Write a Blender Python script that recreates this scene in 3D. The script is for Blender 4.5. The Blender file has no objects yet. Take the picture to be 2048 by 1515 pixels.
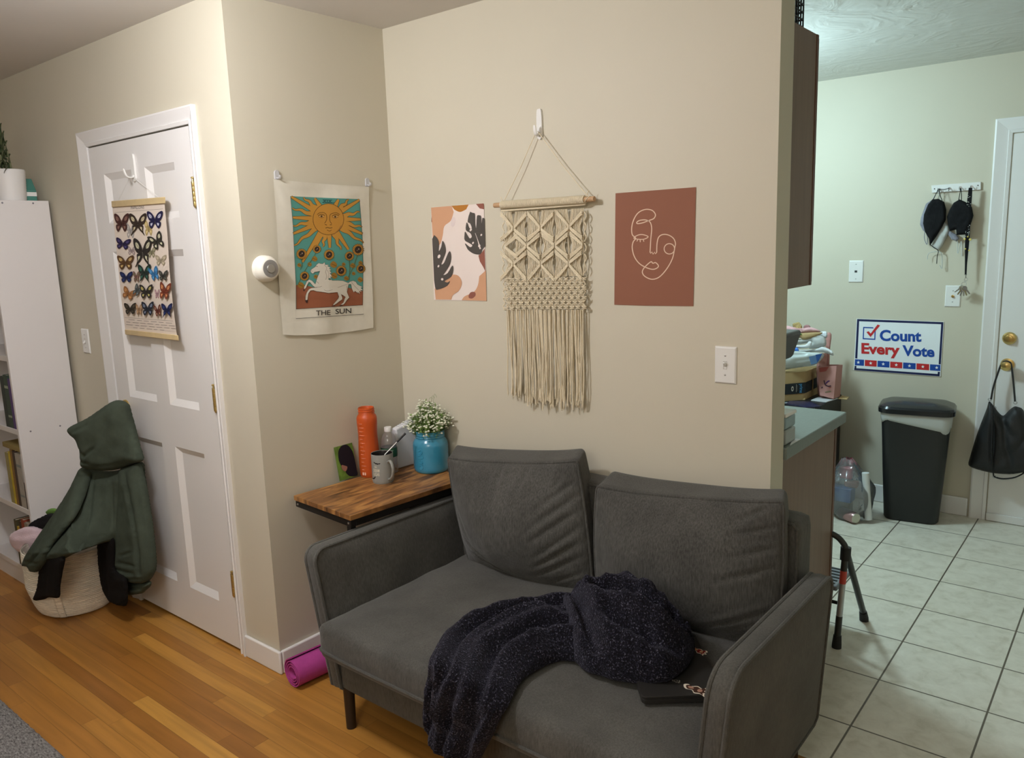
import bpy, bmesh, math, random
from math import sin, cos, pi, radians
from mathutils import Vector, Matrix, noise as mnoise
from mathutils.geometry import tessellate_polygon
random.seed(7)
C = bpy.context.scene.collection

# ------------------------------------------------------------------ camera
# focal length in pixels of a 2048 px wide frame, yaw, pitch, roll
FL, YAW, PITCH, ROLL = 1579.019095, 0.685705, 0.17196, -0.033852
CAM = Vector((2.468716, -2.279178, 1.588889))
fwd = Vector((-sin(YAW)*cos(PITCH), cos(YAW)*cos(PITCH), -sin(PITCH)))
s0 = fwd.cross(Vector((0, 0, 1))).normalized()
u0 = s0.cross(fwd)
rgt = cos(ROLL)*s0 + sin(ROLL)*u0
upv = -sin(ROLL)*s0 + cos(ROLL)*u0
cd = bpy.data.cameras.new('camera')
cam = bpy.data.objects.new('camera', cd)
C.objects.link(cam)
cd.sensor_fit = 'HORIZONTAL'
cd.sensor_width = 36.0
cd.lens = FL/2048*36
cd.clip_start = 0.02
mw = Matrix((rgt, upv, -fwd)).transposed().to_4x4()
mw.translation = CAM
cam.matrix_world = mw
bpy.context.scene.camera = cam

def at(px, py, ax, v):
    """point of a known real plane (axis ax = v) seen at photo pixel px,py"""
    d = fwd + rgt*((px-1024)/FL) - upv*((py-757.5)/FL)
    return CAM + d*((v-CAM[ax])/d[ax])
def atX(px, py, v): return at(px, py, 0, v)
def atY(px, py, v): return at(px, py, 1, v)
def atZ(px, py, v): return at(px, py, 2, v)

# ------------------------------------------------------------------ materials
def lin(c):
    return tuple((x/255/12.92 if x/255 <= .04045 else ((x/255+.055)/1.055)**2.4) for x in c)
_mc = {}
def mat(name, col, rough=.6, metal=0., bump=0., bscale=60., vary=0., vscale=8., sheen=0., spec=.5,
        alpha=1., trans=0., emis=0., stretch=None, coat=0.):
    """principled material; col linear rgb; vary = albedo mottling; bump = fine noise bump"""
    if name in _mc: return _mc[name]
    m = bpy.data.materials.new(name); m.use_nodes = True
    nt = m.node_tree; N = nt.nodes; L = nt.links
    b = N['Principled BSDF']
    b.inputs['Base Color'].default_value = (*col, 1)
    b.inputs['Roughness'].default_value = rough
    b.inputs['Metallic'].default_value = metal
    b.inputs['Specular IOR Level'].default_value = spec
    if sheen:
        b.inputs['Sheen Weight'].default_value = sheen
        b.inputs['Sheen Roughness'].default_value = .5
    if trans: b.inputs['Transmission Weight'].default_value = trans
    if alpha < 1: b.inputs['Alpha'].default_value = alpha
    if coat: b.inputs['Coat Weight'].default_value = coat
    if emis:
        b.inputs['Emission Color'].default_value = (*col, 1)
        b.inputs['Emission Strength'].default_value = emis
    if bump or vary:
        tc = N.new('ShaderNodeTexCoord'); mp = N.new('ShaderNodeMapping')
        L.new(tc.outputs['Object'], mp.inputs['Vector'])
        if stretch: mp.inputs['Scale'].default_value = stretch
    if vary:
        n = N.new('ShaderNodeTexNoise'); n.inputs['Scale'].default_value = vscale
        n.inputs['Detail'].default_value = 5
        L.new(mp.outputs['Vector'], n.inputs['Vector'])
        r = N.new('ShaderNodeMapRange')
        r.inputs['From Min'].default_value = .3; r.inputs['From Max'].default_value = .7
        r.inputs['To Min'].default_value = 1-vary; r.inputs['To Max'].default_value = 1+vary
        L.new(n.outputs['Fac'], r.inputs['Value'])
        mx = N.new('ShaderNodeVectorMath'); mx.operation = 'SCALE'
        mx.inputs[0].default_value = col
        L.new(r.outputs['Result'], mx.inputs['Scale'])
        L.new(mx.outputs['Vector'], b.inputs['Base Color'])
    if bump:
        n2 = N.new('ShaderNodeTexNoise'); n2.inputs['Scale'].default_value = bscale
        n2.inputs['Detail'].default_value = 4
        L.new(mp.outputs['Vector'], n2.inputs['Vector'])
        bp = N.new('ShaderNodeBump'); bp.inputs['Strength'].default_value = bump
        bp.inputs['Distance'].default_value = .01
        L.new(n2.outputs['Fac'], bp.inputs['Height'])
        L.new(bp.outputs['Normal'], b.inputs['Normal'])
    _mc[name] = m
    return m
def ink(c, rough=.75):
    """plain printed colour, c = 0-255 srgb"""
    return mat('ink_%02x%02x%02x_%d' % (*[int(v) for v in c], int(rough*100)), lin(c), rough, spec=.2)

def node_math(N, L, op, a, b=None, c=None):
    n = N.new('ShaderNodeMath'); n.operation = op
    for i, v in enumerate((a, b, c)):
        if v is None: continue
        if isinstance(v, (int, float)): n.inputs[i].default_value = v
        else: L.new(v, n.inputs[i])
    return n.outputs[0]

# ------------------------------------------------------------------ mesh builder
class MB:
    def __init__(s): s.v = []; s.f = []; s.m = []
    def add(s, vs, fs, mi=0):
        o = len(s.v); s.v += [Vector(v) for v in vs]
        s.f += [tuple(i+o for i in f) for f in fs]; s.m += [mi]*len(fs); return s
    def box(s, x0, y0, z0, x1, y1, z1, mi=0, M=None):
        vs = [Vector((x, y, z)) for z in (z0, z1) for y in (y0, y1) for x in (x0, x1)]
        if M: vs = [M @ v for v in vs]
        return s.add(vs, [(0,2,3,1), (4,5,7,6), (0,1,5,4), (2,6,7,3), (0,4,6,2), (1,3,7,5)], mi)
    def tube(s, path, r, seg=8, closed=False, mi=0, flat=1.):
        P = [Vector(p) for p in path]; n = len(P)
        R = r if isinstance(r, (list, tuple)) else [r]*n
        T = []
        for i in range(n):
            a = P[(i-1) % n] if (closed or i > 0) else P[i]
            b = P[(i+1) % n] if (closed or i < n-1) else P[i]
            t = b-a
            T.append(t.normalized() if t.length > 1e-9 else Vector((0, 0, 1)))
        ref = Vector((0, 0, 1)) if abs(T[0].z) < .9 else Vector((1, 0, 0))
        nrm = (ref - T[0]*ref.dot(T[0])).normalized()
        vs = []
        for i in range(n):
            nrm = nrm - T[i]*nrm.dot(T[i])
            nrm = nrm.normalized() if nrm.length > 1e-6 else T[i].orthogonal().normalized()
            bn = T[i].cross(nrm)
            for k in range(seg):
                a = 2*pi*k/seg
                vs.append(P[i] + nrm*(cos(a)*R[i]*flat) + bn*(sin(a)*R[i]))
        fs = []
        for i in range(n if closed else n-1):
            j = (i+1) % n
            for k in range(seg):
                l = (k+1) % seg
                fs.append((i*seg+k, i*seg+l, j*seg+l, j*seg+k))
        if not closed:
            fs.append(tuple(range(seg-1, -1, -1))); fs.append(tuple((n-1)*seg+k for k in range(seg)))
        return s.add(vs, fs, mi)
    def lathe(s, prof, c=(0, 0, 0), seg=32, mi=0, M=None, cap=True):
        vs = []
        for r, z in prof:
            for k in range(seg):
                a = 2*pi*k/seg; vs.append(Vector((r*cos(a), r*sin(a), z)))
        fs = []
        for i in range(len(prof)-1):
            for k in range(seg):
                l = (k+1) % seg
                fs.append((i*seg+k, i*seg+l, (i+1)*seg+l, (i+1)*seg+k))
        if cap:
            if prof[0][0] > 1e-6: fs.append(tuple(range(seg-1, -1, -1)))
            if prof[-1][0] > 1e-6: fs.append(tuple((len(prof)-1)*seg+k for k in range(seg)))
        c = Vector(c)
        vs = [(M @ v if M else v)+c for v in vs]
        return s.add(vs, fs, mi)
    def grid(s, fn, nu, nv, mi=0, wrapu=False):
        vs = [Vector(fn(i/(nu if wrapu else nu), j/nv)) for j in range(nv+1) for i in range(nu+(0 if wrapu else 1))]
        w = nu if wrapu else nu+1
        fs = []
        for j in range(nv):
            for i in range(nu):
                i2 = (i+1) % w
                fs.append((j*w+i, j*w+i2, (j+1)*w+i2, (j+1)*w+i))
        return s.add(vs, fs, mi)
    def prism(s, poly, fn, w0, w1, mi=0, mside=None):
        """poly list of (u,v); fn(u,v,w)->point"""
        n = len(poly)
        vs = [fn(u, v, w0) for u, v in poly]+[fn(u, v, w1) for u, v in poly]
        tri = tessellate_polygon([[Vector((u, v, 0)) for u, v in poly]])
        fs = [tuple(t) for t in tri]+[tuple(n+i for i in reversed(t)) for t in tri]
        s.add(vs, fs, mi)
        return s.add(vs, [(i, (i+1) % n, n+(i+1) % n, n+i) for i in range(n)], mi if mside is None else mside)
    def build(s, name, mats, parent=None, smooth=True, bevel=0., bseg=2, sub=0, origin=None, angle=35, solid=0., fix=True):
        me = bpy.data.meshes.new(name)
        if parent is not None: org = Vector(parent.get('_o', (0, 0, 0)))
        elif origin is not None: org = Vector(origin)
        else:
            xs = [v.x for v in s.v]; ys = [v.y for v in s.v]; zs = [v.z for v in s.v]
            org = Vector(((min(xs)+max(xs))/2, (min(ys)+max(ys))/2, min(zs)))
        me.from_pydata([v-org for v in s.v], [], s.f)
        if not isinstance(mats, (list, tuple)): mats = [mats]
        for m in mats: me.materials.append(m)
        for p, mi in zip(me.polygons, s.m): p.material_index = mi
        bm = bmesh.new(); bm.from_mesh(me)
        if fix:
            bmesh.ops.remove_doubles(bm, verts=bm.verts, dist=1e-6)
            bmesh.ops.recalc_face_normals(bm, faces=bm.faces)
        bm.to_mesh(me); bm.free()
        if smooth:
            for p in me.polygons: p.use_smooth = True
        o = bpy.data.objects.new(name, me); C.objects.link(o)
        if parent is not None:
            o.parent = parent; o['_o'] = list(org)
        else:
            o.location = org; o['_o'] = list(org)
        if bevel:
            md = o.modifiers.new('bevel', 'BEVEL'); md.width = bevel; md.segments = bseg
            md.limit_method = 'ANGLE'; md.angle_limit = radians(30)
        if sub:
            md = o.modifiers.new('sub', 'SUBSURF'); md.levels = sub; md.render_levels = sub
        if solid:
            md = o.modifiers.new('solid', 'SOLIDIFY'); md.thickness = solid; md.offset = 0
        if smooth and not sub:
            try: me.set_sharp_from_angle(angle=radians(angle))
            except Exception: pass
        return o

def tag(o, label, cat, group=None, kind=None):
    o['label'] = label; o['category'] = cat
    if group: o['group'] = group
    if kind: o['kind'] = kind
    return o
def thing(name, loc, label, cat, group=None):
    o = bpy.data.objects.new(name, None); C.objects.link(o)
    o.empty_display_size = .05
    o.location = loc; o['_o'] = list(loc)
    return tag(o, label, cat, group)
def struct(o, label=None):
    o['kind'] = 'structure'
    if label: o['label'] = label
    return o
def rot(ax, deg): return Matrix.Rotation(radians(deg), 3, ax)
def nz(x, y, z=0.): return mnoise.noise(Vector((x, y, z)))
def spline(pts, n=8, closed=False):
    """catmull-rom through points (2d or 3d)"""
    P = [Vector(p) if len(p) == 3 else Vector((p[0], p[1], 0)) for p in pts]
    out = []; m = len(P)
    for i in range(m if closed else m-1):
        p0 = P[(i-1) % m] if (closed or i > 0) else P[i]
        p1 = P[i]; p2 = P[(i+1) % m]
        p3 = P[(i+2) % m] if (closed or i < m-2) else P[(i+1) % m]
        for k in range(n):
            t = k/n
            out.append(.5*((2*p1)+(p2-p0)*t+(2*p0-5*p1+4*p2-p3)*t*t+(3*p1-p0-3*p2+p3)*t**3))
    if not closed: out.append(P[-1])
    return out
def sp2(pts, n=6, closed=True): return [(p.x, p.y) for p in spline([(a, b, 0) for a, b in pts], n, closed)]

# flat printed artwork: coloured polygons stacked in thin layers on a real plane
class Art:
    def __init__(s, fn, step=.0003, maxe=None):
        s.fn = fn; s.step = step; s.layer = 0; s.mb = MB(); s.mats = []; s.maxe = maxe
    def mi(s, c, rough=.75):
        m = c if not isinstance(c, tuple) else ink(c, rough)
        if m not in s.mats: s.mats.append(m)
        return s.mats.index(m)
    def tri(s, pts, fs, c, keep=False):
        if not keep: s.layer += 1
        mi = s.mi(c)
        if s.maxe:
            bm = bmesh.new(); vs = [bm.verts.new((p[0], p[1], 0)) for p in pts]
            for f in fs:
                try: bm.faces.new([vs[i] for i in f])
                except Exception: pass
            bmesh.ops.triangulate(bm, faces=bm.faces)
            for _ in range(7):
                es = [e for e in bm.edges if e.calc_length() > s.maxe]
                if not es: break
                bmesh.ops.subdivide_edges(bm, edges=es, cuts=1)
                bmesh.ops.triangulate(bm, faces=bm.faces)
            bm.verts.index_update()
            pts = [(v.co.x, v.co.y) for v in bm.verts]; fs = [[v.index for v in f.verts] for f in bm.faces]
            bm.free()
        s.mb.add([s.fn(u, v, s.layer*s.step) for u, v in pts], fs, mi)
        return s
    def poly(s, pts, c, keep=False):
        t = tessellate_polygon([[Vector((u, v, 0)) for u, v in pts]])
        return s.tri(pts, [tuple(x) for x in t], c, keep)
    def line(s, pts, w, c, closed=False, keep=False):
        P = [Vector((p[0], p[1])) for p in pts]; n = len(P); vs = []
        for i in range(n):
            a = P[(i-1) % n] if (closed or i > 0) else P[i]; b = P[(i+1) % n] if (closed or i < n-1) else P[i]
            t = b-a; t = t.normalized() if t.length > 1e-9 else Vector((1, 0))
            nn = Vector((-t.y, t.x)); ww = w[i] if isinstance(w, list) else w
            vs += [P[i]+nn*ww/2, P[i]-nn*ww/2]
        fs = [(2*i, 2*i+1, 2*((i+1) % n)+1, 2*((i+1) % n)) for i in range(n if closed else n-1)]
        return s.tri([(v.x, v.y) for v in vs], fs, c, keep)
    def disc(s, c, rx, ry, col, a0=0, n=20, keep=False):
        ca, sa = cos(a0), sin(a0); p = []
        for k in range(n):
            x, y = rx*cos(2*pi*k/n), ry*sin(2*pi*k/n); p.append((c[0]+x*ca-y*sa, c[1]+x*sa+y*ca))
        return s.tri(p, [tuple(range(n))], col, keep)
    def text(s, body, fn2, c, bold=0., keep=False):
        """fn2 maps text units (em box, x right, y up) to art coords"""
        vs, fs = text_mesh(body, bold)
        return s.tri([fn2(v[0], v[1]) for v in vs], fs, c, keep)
    def build(s, name, parent=None, **k):
        return s.mb.build(name, s.mats, parent, smooth=False, fix=False, **k)
_tx = {}
def text_mesh(body, bold=0.):
    k = (body, bold)
    if k in _tx: return _tx[k]
    cu = bpy.data.curves.new('lettering', 'FONT'); cu.body = body; cu.size = 1; cu.offset = bold
    cu.resolution_u = 4
    o = bpy.data.objects.new('lettering', cu); C.objects.link(o)
    dg = bpy.context.evaluated_depsgraph_get()
    me = bpy.data.meshes.new_from_object(o.evaluated_get(dg))
    vs = [tuple(v.co) for v in me.vertices]; fs = [tuple(p.vertices) for p in me.polygons]
    bpy.data.objects.remove(o); bpy.data.curves.remove(cu); bpy.data.meshes.remove(me)
    _tx[k] = (vs, fs)
    return _tx[k]
def text_w(body, bold=0.):
    vs, _ = text_mesh(body, bold); xs = [v[0] for v in vs]; return min(xs), max(xs)
# ------------------------------------------------------------------ setting
H = 2.436; D = .706; W = 1.606; K = 2.551
PAINT = mat('beige wall paint', (.595, .55, .438), .55, bump=.05, bscale=9, vary=.015, vscale=3, spec=.35)
CEIL = mat('ceiling paint', (.66, .625, .58), .8, bump=.12, bscale=7, vary=.02, vscale=4)
WHITE = mat('white gloss trim paint', (.78, .76, .74), .38, bump=.04, bscale=14, spec=.45)
WPLAST = mat('white plastic', (.78, .77, .74), .35)
BRASS = mat('polished brass', (.62, .47, .19), .28, 1.)
BLACKM = mat('black metal', (.018, .016, .015), .45, .6)
CHROME = mat('steel', (.55, .55, .55), .3, 1.)

def kitchen_ceiling():
    m = bpy.data.materials.new('swirled kitchen ceiling plaster'); m.use_nodes = True
    N = m.node_tree.nodes; L = m.node_tree.links; b = N['Principled BSDF']
    b.inputs['Base Color'].default_value = (.60, .60, .57, 1); b.inputs['Roughness'].default_value = .38
    tc = N.new('ShaderNodeTexCoord')
    n = N.new('ShaderNodeTexNoise'); n.inputs['Scale'].default_value = 3.2; n.inputs['Detail'].default_value = 3
    n.inputs['Distortion'].default_value = 2.2
    L.new(tc.outputs['Object'], n.inputs['Vector'])
    v = N.new('ShaderNodeTexVoronoi'); v.inputs['Scale'].default_value = 3.
    L.new(n.outputs['Color'], v.inputs['Vector'])
    r = N.new('ShaderNodeMapRange'); r.inputs['From Min'].default_value = .35; r.inputs['From Max'].default_value = .75
    L.new(n.outputs['Fac'], r.inputs['Value'])
    s = node_math(N, L, 'MULTIPLY', r.outputs['Result'], v.outputs['Distance'])
    bp = N.new('ShaderNodeBump'); bp.inputs['Strength'].default_value = .22; bp.inputs['Distance'].default_value = .03
    L.new(s, bp.inputs['Height']); L.new(bp.outputs['Normal'], b.inputs['Normal'])
    return m

def wood_floor():
    m = bpy.data.materials.new('honey oak strip floor'); m.use_nodes = True
    N = m.node_tree.nodes; L = m.node_tree.links; b = N['Principled BSDF']
    tc = N.new('ShaderNodeTexCoord'); sx = N.new('ShaderNodeSeparateXYZ'); L.new(tc.outputs['Object'], sx.inputs[0])
    pw, pl = .0575, .95
    yr = node_math(N, L, 'DIVIDE', sx.outputs['Y'], pw); row = node_math(N, L, 'FLOOR', yr)
    wn = N.new('ShaderNodeTexWhiteNoise'); wn.noise_dimensions = '1D'; L.new(row, wn.inputs['W'])
    xs = node_math(N, L, 'ADD', node_math(N, L, 'DIVIDE', sx.outputs['X'], pl), node_math(N, L, 'MULTIPLY', wn.outputs['Value'], 7.3))
    col = node_math(N, L, 'FLOOR', xs)
    cb = N.new('ShaderNodeCombineXYZ'); L.new(row, cb.inputs['X']); L.new(col, cb.inputs['Y'])
    w2 = N.new('ShaderNodeTexWhiteNoise'); w2.noise_dimensions = '2D'; L.new(cb.outputs[0], w2.inputs['Vector'])
    # grain, different on every board
    g = N.new('ShaderNodeCombineXYZ')
    L.new(node_math(N, L, 'MULTIPLY', sx.outputs['X'], 2.2), g.inputs['X'])
    L.new(node_math(N, L, 'MULTIPLY', sx.outputs['Y'], 38.), g.inputs['Y'])
    L.new(node_math(N, L, 'MULTIPLY', w2.outputs['Value'], 37.), g.inputs['Z'])
    n = N.new('ShaderNodeTexNoise'); n.inputs['Scale'].default_value = 1.; n.inputs['Detail'].default_value = 6
    n.inputs['Distortion'].default_value = .6
    L.new(g.outputs[0], n.inputs['Vector'])
    cr = N.new('ShaderNodeValToRGB'); e = cr.color_ramp.elements
    e[0].position = 0.; e[0].color = (*lin((146, 96, 42)), 1)
    e[1].position = 1.; e[1].color = (*lin((192, 142, 66)), 1)
    k = cr.color_ramp.elements.new(.45); k.color = (*lin((164, 112, 48)), 1)
    k = cr.color_ramp.elements.new(.82); k.color = (*lin((180, 128, 58)), 1)
    L.new(w2.outputs['Value'], cr.inputs['Fac'])
    mr = N.new('ShaderNodeMapRange'); mr.inputs['From Min'].default_value = .3; mr.inputs['From Max'].default_value = .7
    mr.inputs['To Min'].default_value = .80; mr.inputs['To Max'].default_value = 1.12
    L.new(n.outputs['Fac'], mr.inputs['Value'])
    # seams between the boards
    fy = node_math(N, L, 'FRACT', yr); fx = node_math(N, L, 'FRACT', xs)
    dy = node_math(N, L, 'MINIMUM', fy, node_math(N, L, 'SUBTRACT', 1., fy))
    dx = node_math(N, L, 'MULTIPLY', node_math(N, L, 'MINIMUM', fx, node_math(N, L, 'SUBTRACT', 1., fx)), pl/pw)
    dd = node_math(N, L, 'MINIMUM', dx, dy)
    sm = N.new('ShaderNodeMapRange'); sm.inputs['From Min'].default_value = .004; sm.inputs['From Max'].default_value = .022
    sm.inputs['To Min'].default_value = .55; sm.inputs['To Max'].default_value = 1.
    L.new(dd, sm.inputs['Value'])
    f = node_math(N, L, 'MULTIPLY', mr.outputs['Result'], sm.outputs['Result'])
    vm = N.new('ShaderNodeVectorMath'); vm.operation = 'SCALE'
    L.new(cr.outputs['Color'], vm.inputs[0]); L.new(f, vm.inputs['Scale'])
    L.new(vm.outputs['Vector'], b.inputs['Base Color'])
    b.inputs['Roughness'].default_value = .36; b.inputs['Specular IOR Level'].default_value = .4
    bp = N.new('ShaderNodeBump'); bp.inputs['Strength'].default_value = .25; bp.inputs['Distance'].default_value = .002
    L.new(f, bp.inputs['Height']); L.new(bp.outputs['Normal'], b.inputs['Normal'])
    return m

def tile_floor():
    m = bpy.data.materials.new('cream stone look floor tile'); m.use_nodes = True
    N = m.node_tree.nodes; L = m.node_tree.links; b = N['Principled BSDF']
    tc = N.new('ShaderNodeTexCoord'); sx = N.new('ShaderNodeSeparateXYZ'); L.new(tc.outputs['Object'], sx.inputs[0])
    T = .337
    ux = node_math(N, L, 'DIVIDE', node_math(N, L, 'SUBTRACT', sx.outputs['X'], GX), T)
    uy = node_math(N, L, 'DIVIDE', node_math(N, L, 'SUBTRACT', sx.outputs['Y'], GY), T)
    def edge(u):
        f = node_math(N, L, 'FRACT', u)
        return node_math(N, L, 'MINIMUM', f, node_math(N, L, 'SUBTRACT', 1., f))
    dd = node_math(N, L, 'MINIMUM', edge(ux), edge(uy))
    cb = N.new('ShaderNodeCombineXYZ')
    L.new(node_math(N, L, 'FLOOR', ux), cb.inputs['X']); L.new(node_math(N, L, 'FLOOR', uy), cb.inputs['Y'])
    w2 = N.new('ShaderNodeTexWhiteNoise'); w2.noise_dimensions = '2D'; L.new(cb.outputs[0], w2.inputs['Vector'])
    ad = N.new('ShaderNodeVectorMath'); ad.operation = 'ADD'
    sc = N.new('ShaderNodeVectorMath'); sc.operation = 'SCALE'; sc.inputs['Scale'].default_value = 9.
    L.new(w2.outputs['Color'], sc.inputs[0])
    L.new(tc.outputs['Object'], ad.inputs[0]); L.new(sc.outputs['Vector'], ad.inputs[1])
    n = N.new('ShaderNodeTexNoise'); n.inputs['Scale'].default_value = 16; n.inputs['Detail'].default_value = 8
    n.inputs['Distortion'].default_value = .5; n.inputs['Roughness'].default_value = .62
    L.new(ad.outputs['Vector'], n.inputs['Vector'])
    cr = N.new('ShaderNodeValToRGB'); e = cr.color_ramp.elements
    e[0].position = .3; e[0].color = (*lin((200, 192, 174)), 1)
    e[1].position = .72; e[1].color = (*lin((228, 222, 208)), 1)
    k = cr.color_ramp.elements.new(.48); k.color = (*lin((216, 209, 194)), 1)
    L.new(n.outputs['Fac'], cr.inputs['Fac'])
    gm = N.new('ShaderNodeMapRange'); gm.inputs['From Min'].default_value = .007; gm.inputs['From Max'].default_value = .011
    L.new(dd, gm.inputs['Value'])
    mx = N.new('ShaderNodeMix'); mx.data_type = 'RGBA'
    L.new(gm.outputs['Result'], mx.inputs['Factor'])
    mx.inputs[6].default_value = (*lin((96, 86, 72)), 1); L.new(cr.outputs['Color'], mx.inputs[7])
    L.new(mx.outputs[2], b.inputs['Base Color'])
    b.inputs['Roughness'].default_value = .34; b.inputs['Specular IOR Level'].default_value = .4
    hh = node_math(N, L, 'ADD', gm.outputs['Result'], node_math(N, L, 'MULTIPLY', n.outputs['Fac'], .5))
    bp = N.new('ShaderNodeBump'); bp.inputs['Strength'].default_value = .3; bp.inputs['Distance'].default_value = .003
    L.new(hh, bp.inputs['Height']); L.new(bp.outputs['Normal'], b.inputs['Normal'])
    return m
GX, GY = 1.814, 2.225

XL, XR, YF = -3.0, 3.35, -3.6
FY = -.042                                              # threshold between oak and tile
struct(MB().box(XL, YF, -.05, XR, FY, 0).build('floor', wood_floor(), smooth=False, origin=(0, 0, 0)))
struct(MB().box(-1.0, FY, -.05, XR, K+.1, 0).build('floor_kitchen', tile_floor(), smooth=False, origin=(0, 0, 0)))
struct(MB().box(XL, YF, H, XR, .05, H+.08).build('ceiling', CEIL, smooth=False))
struct(MB().box(-1.0, .05, H, XR, K+.1, H+.08).build('ceiling_kitchen', kitchen_ceiling(), smooth=False))
struct(MB().box(0, 0, 0, W, .103, H).build('wall_back', PAINT, smooth=False))
struct(MB().box(-.12, -D+.12, 0, 0, .103, H).build('wall_alcove', PAINT, smooth=False))
mb = MB().box(XL, -D, 0, -1.09, -D+.12, H).box(-.262, -D, 0, 0, -D+.12, H).box(-1.09, -D, 2.044, -.262, -D+.12, H)
struct(mb.build('wall_door', PAINT, smooth=False))
struct(MB().box(XL-.1, YF, 0, XL, -D+.12, H).build('wall_left', PAINT, smooth=False))
struct(MB().box(XL, YF-.1, 0, XR, YF, H).build('wall_front', PAINT, smooth=False))
struct(MB().box(XR, YF, 0, XR+.1, K+.1, H).build('wall_right', PAINT, smooth=False))
struct(MB().box(-1.0, K, 0, XR, K+.1, H).build('wall_kitchen', PAINT, smooth=False))
struct(MB().box(-1.1, .103, 0, -1.0, K+.1, H).build('wall_kitchen_left', PAINT, smooth=False))
# closet side behind the panel door
struct(MB().box(-1.2, -D+.125, 0, -.13, -D+.14, H).build('wall_closet', PAINT, smooth=False))

# baseboards with a rounded top
def base(name, x0, y0, x1, y1, h=.092):
    struct(MB().box(x0, y0, 0, x1, y1, h).build(name, WHITE, bevel=.006, bseg=3))
base('baseboard_door', -.222, -D-.014, .014, -D)
base('baseboard_alcove', 0, -D, .014, 0)
base('baseboard_back', .014, -.014, W, 0)
base('baseboard_left', XL, -D-.014, -1.163, -D)
base('baseboard_kitchen', -.9, K-.014, 1.757, K, .105)

# casing = stepped profile swept round an opening
def casing(name, x0, x1, zt, y, wl, wr, wt, sgn=-1):
    prof = [(0, .010), (.2, .013), (.24, .008), (.6, .013), (.9, .018), (1., .016)]   # across, depth
    mb = MB()
    def pt(side, a, d):
        return d
    rows = []
    for a, dpt in prof+[(1., 0.)]:
        rows.append([(x0-a*wl, y+sgn*dpt, 0), (x0-a*wl, y+sgn*dpt, zt+a*wt), (x1+a*wr, y+sgn*dpt, zt+a*wt), (x1+a*wr, y+sgn*dpt, 0)])
    rows = [[(x0, y, 0), (x0, y, zt), (x1, y, zt), (x1, y, 0)]]+rows
    vs = [p for r in rows for p in r]; fs = []
    for i in range(len(rows)-1):
        for j in range(3): fs.append((i*4+j, i*4+j+1, (i+1)*4+j+1, (i+1)*4+j))
    mb.add(vs, fs)
    return struct(mb.build(name, WHITE, angle=12))
casing('trim_1', -1.088, -.263, 2.042, -D, .075, .041, .062)

# six panel door
def panel_door(mb, x0, x1, z0, z1, yf, thick, panels, sgn=-1, dep=.016, bw=.026):
    xs = sorted({x0, x1, *[p[0] for p in panels], *[p[2] for p in panels]})
    zs = sorted({z0, z1, *[p[1] for p in panels], *[p[3] for p in panels]})
    for i in range(len(xs)-1):
        for j in range(len(zs)-1):
            a, b, c, d = xs[i], xs[i+1], zs[j], zs[j+1]
            if any(p[0] <= a and b <= p[2] and p[1] <= c and d <= p[3] for p in panels): continue
            mb.add([(a, yf, c), (b, yf, c), (b, yf, d), (a, yf, d)], [(0, 1, 2, 3)])
    for a, c, b, d in panels:
        yi = yf-sgn*dep
        o = [(a, yf, c), (b, yf, c), (b, yf, d), (a, yf, d)]
        q = [(a+bw, yi, c+bw), (b-bw, yi, c+bw), (b-bw, yi, d-bw), (a+bw, yi, d-bw)]
        mb.add(o+q, [(0, 1, 5, 4), (1, 2, 6, 5), (2, 3, 7, 6), (3, 0, 4, 7), (4, 5, 6, 7)])
    yb = yf-sgn*thick
    mb.add([(x0, yf, z0), (x1, yf, z0), (x1, yf, z1), (x0, yf, z1), (x0, yb, z0), (x1, yb, z0), (x1, yb, z1), (x0, yb, z1)],
           [(0, 1, 5, 4), (1, 2, 6, 5), (2, 3, 7, 6), (3, 0, 4, 7), (4, 5, 6, 7)])
DF = -.712
pan = []
for a, b in ((-.968, -.728), (-.622, -.396)):
    for c, d in ((.186, .805), (.98, 1.603), (1.72, 1.922)): pan.append((a, c, b, d))
mb = MB(); panel_door(mb, -1.082, -.272, .014, 2.036, DF, .035, pan)
door = struct(mb.build('door_1', WHITE, smooth=False, origin=(-.68, DF, .014)))
# three butt hinges with pins
for zt, zb in ((1.852, 1.744), (1.096, .977), (.333, .245)):
    zc = (zt+zb)/2
    m2 = MB()
    for k in range(5): m2.tube([(-.268, DF-.006, zc-.044+.0178*k), (-.268, DF-.006, zc-.044+.0178*k+.0165)], .0062, 10)
    m2.tube([(-.268, DF-.006, zc-.05), (-.268, DF-.006, zc+.056)], .0035, 8).lathe([(0, 0), (.006, .002), (.006, .006), (0, .009)], (-.268, DF-.006, zc+.053), 10)
    m2.box(-.287, DF-.0025, zc-.044, -.268, DF, zc+.044)
    h = m2.build('hinge', BRASS, door, bevel=.0006); h['label'] = 'brass butt hinge'
m2 = MB(); M = Matrix.Rotation(pi/2, 3, 'X')
m2.lathe([(0, 0), (.032, 0), (.032, .006), (.02, .009), (.011, .012), (.011, .034), (.022, .038), (.027, .05), (.024, .06), (.012, .066), (0, .067)], (-1.012, DF, .93), 28, M=M)
k = m2.build('door_knob', BRASS, door); k['label'] = 'brass door knob'

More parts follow.
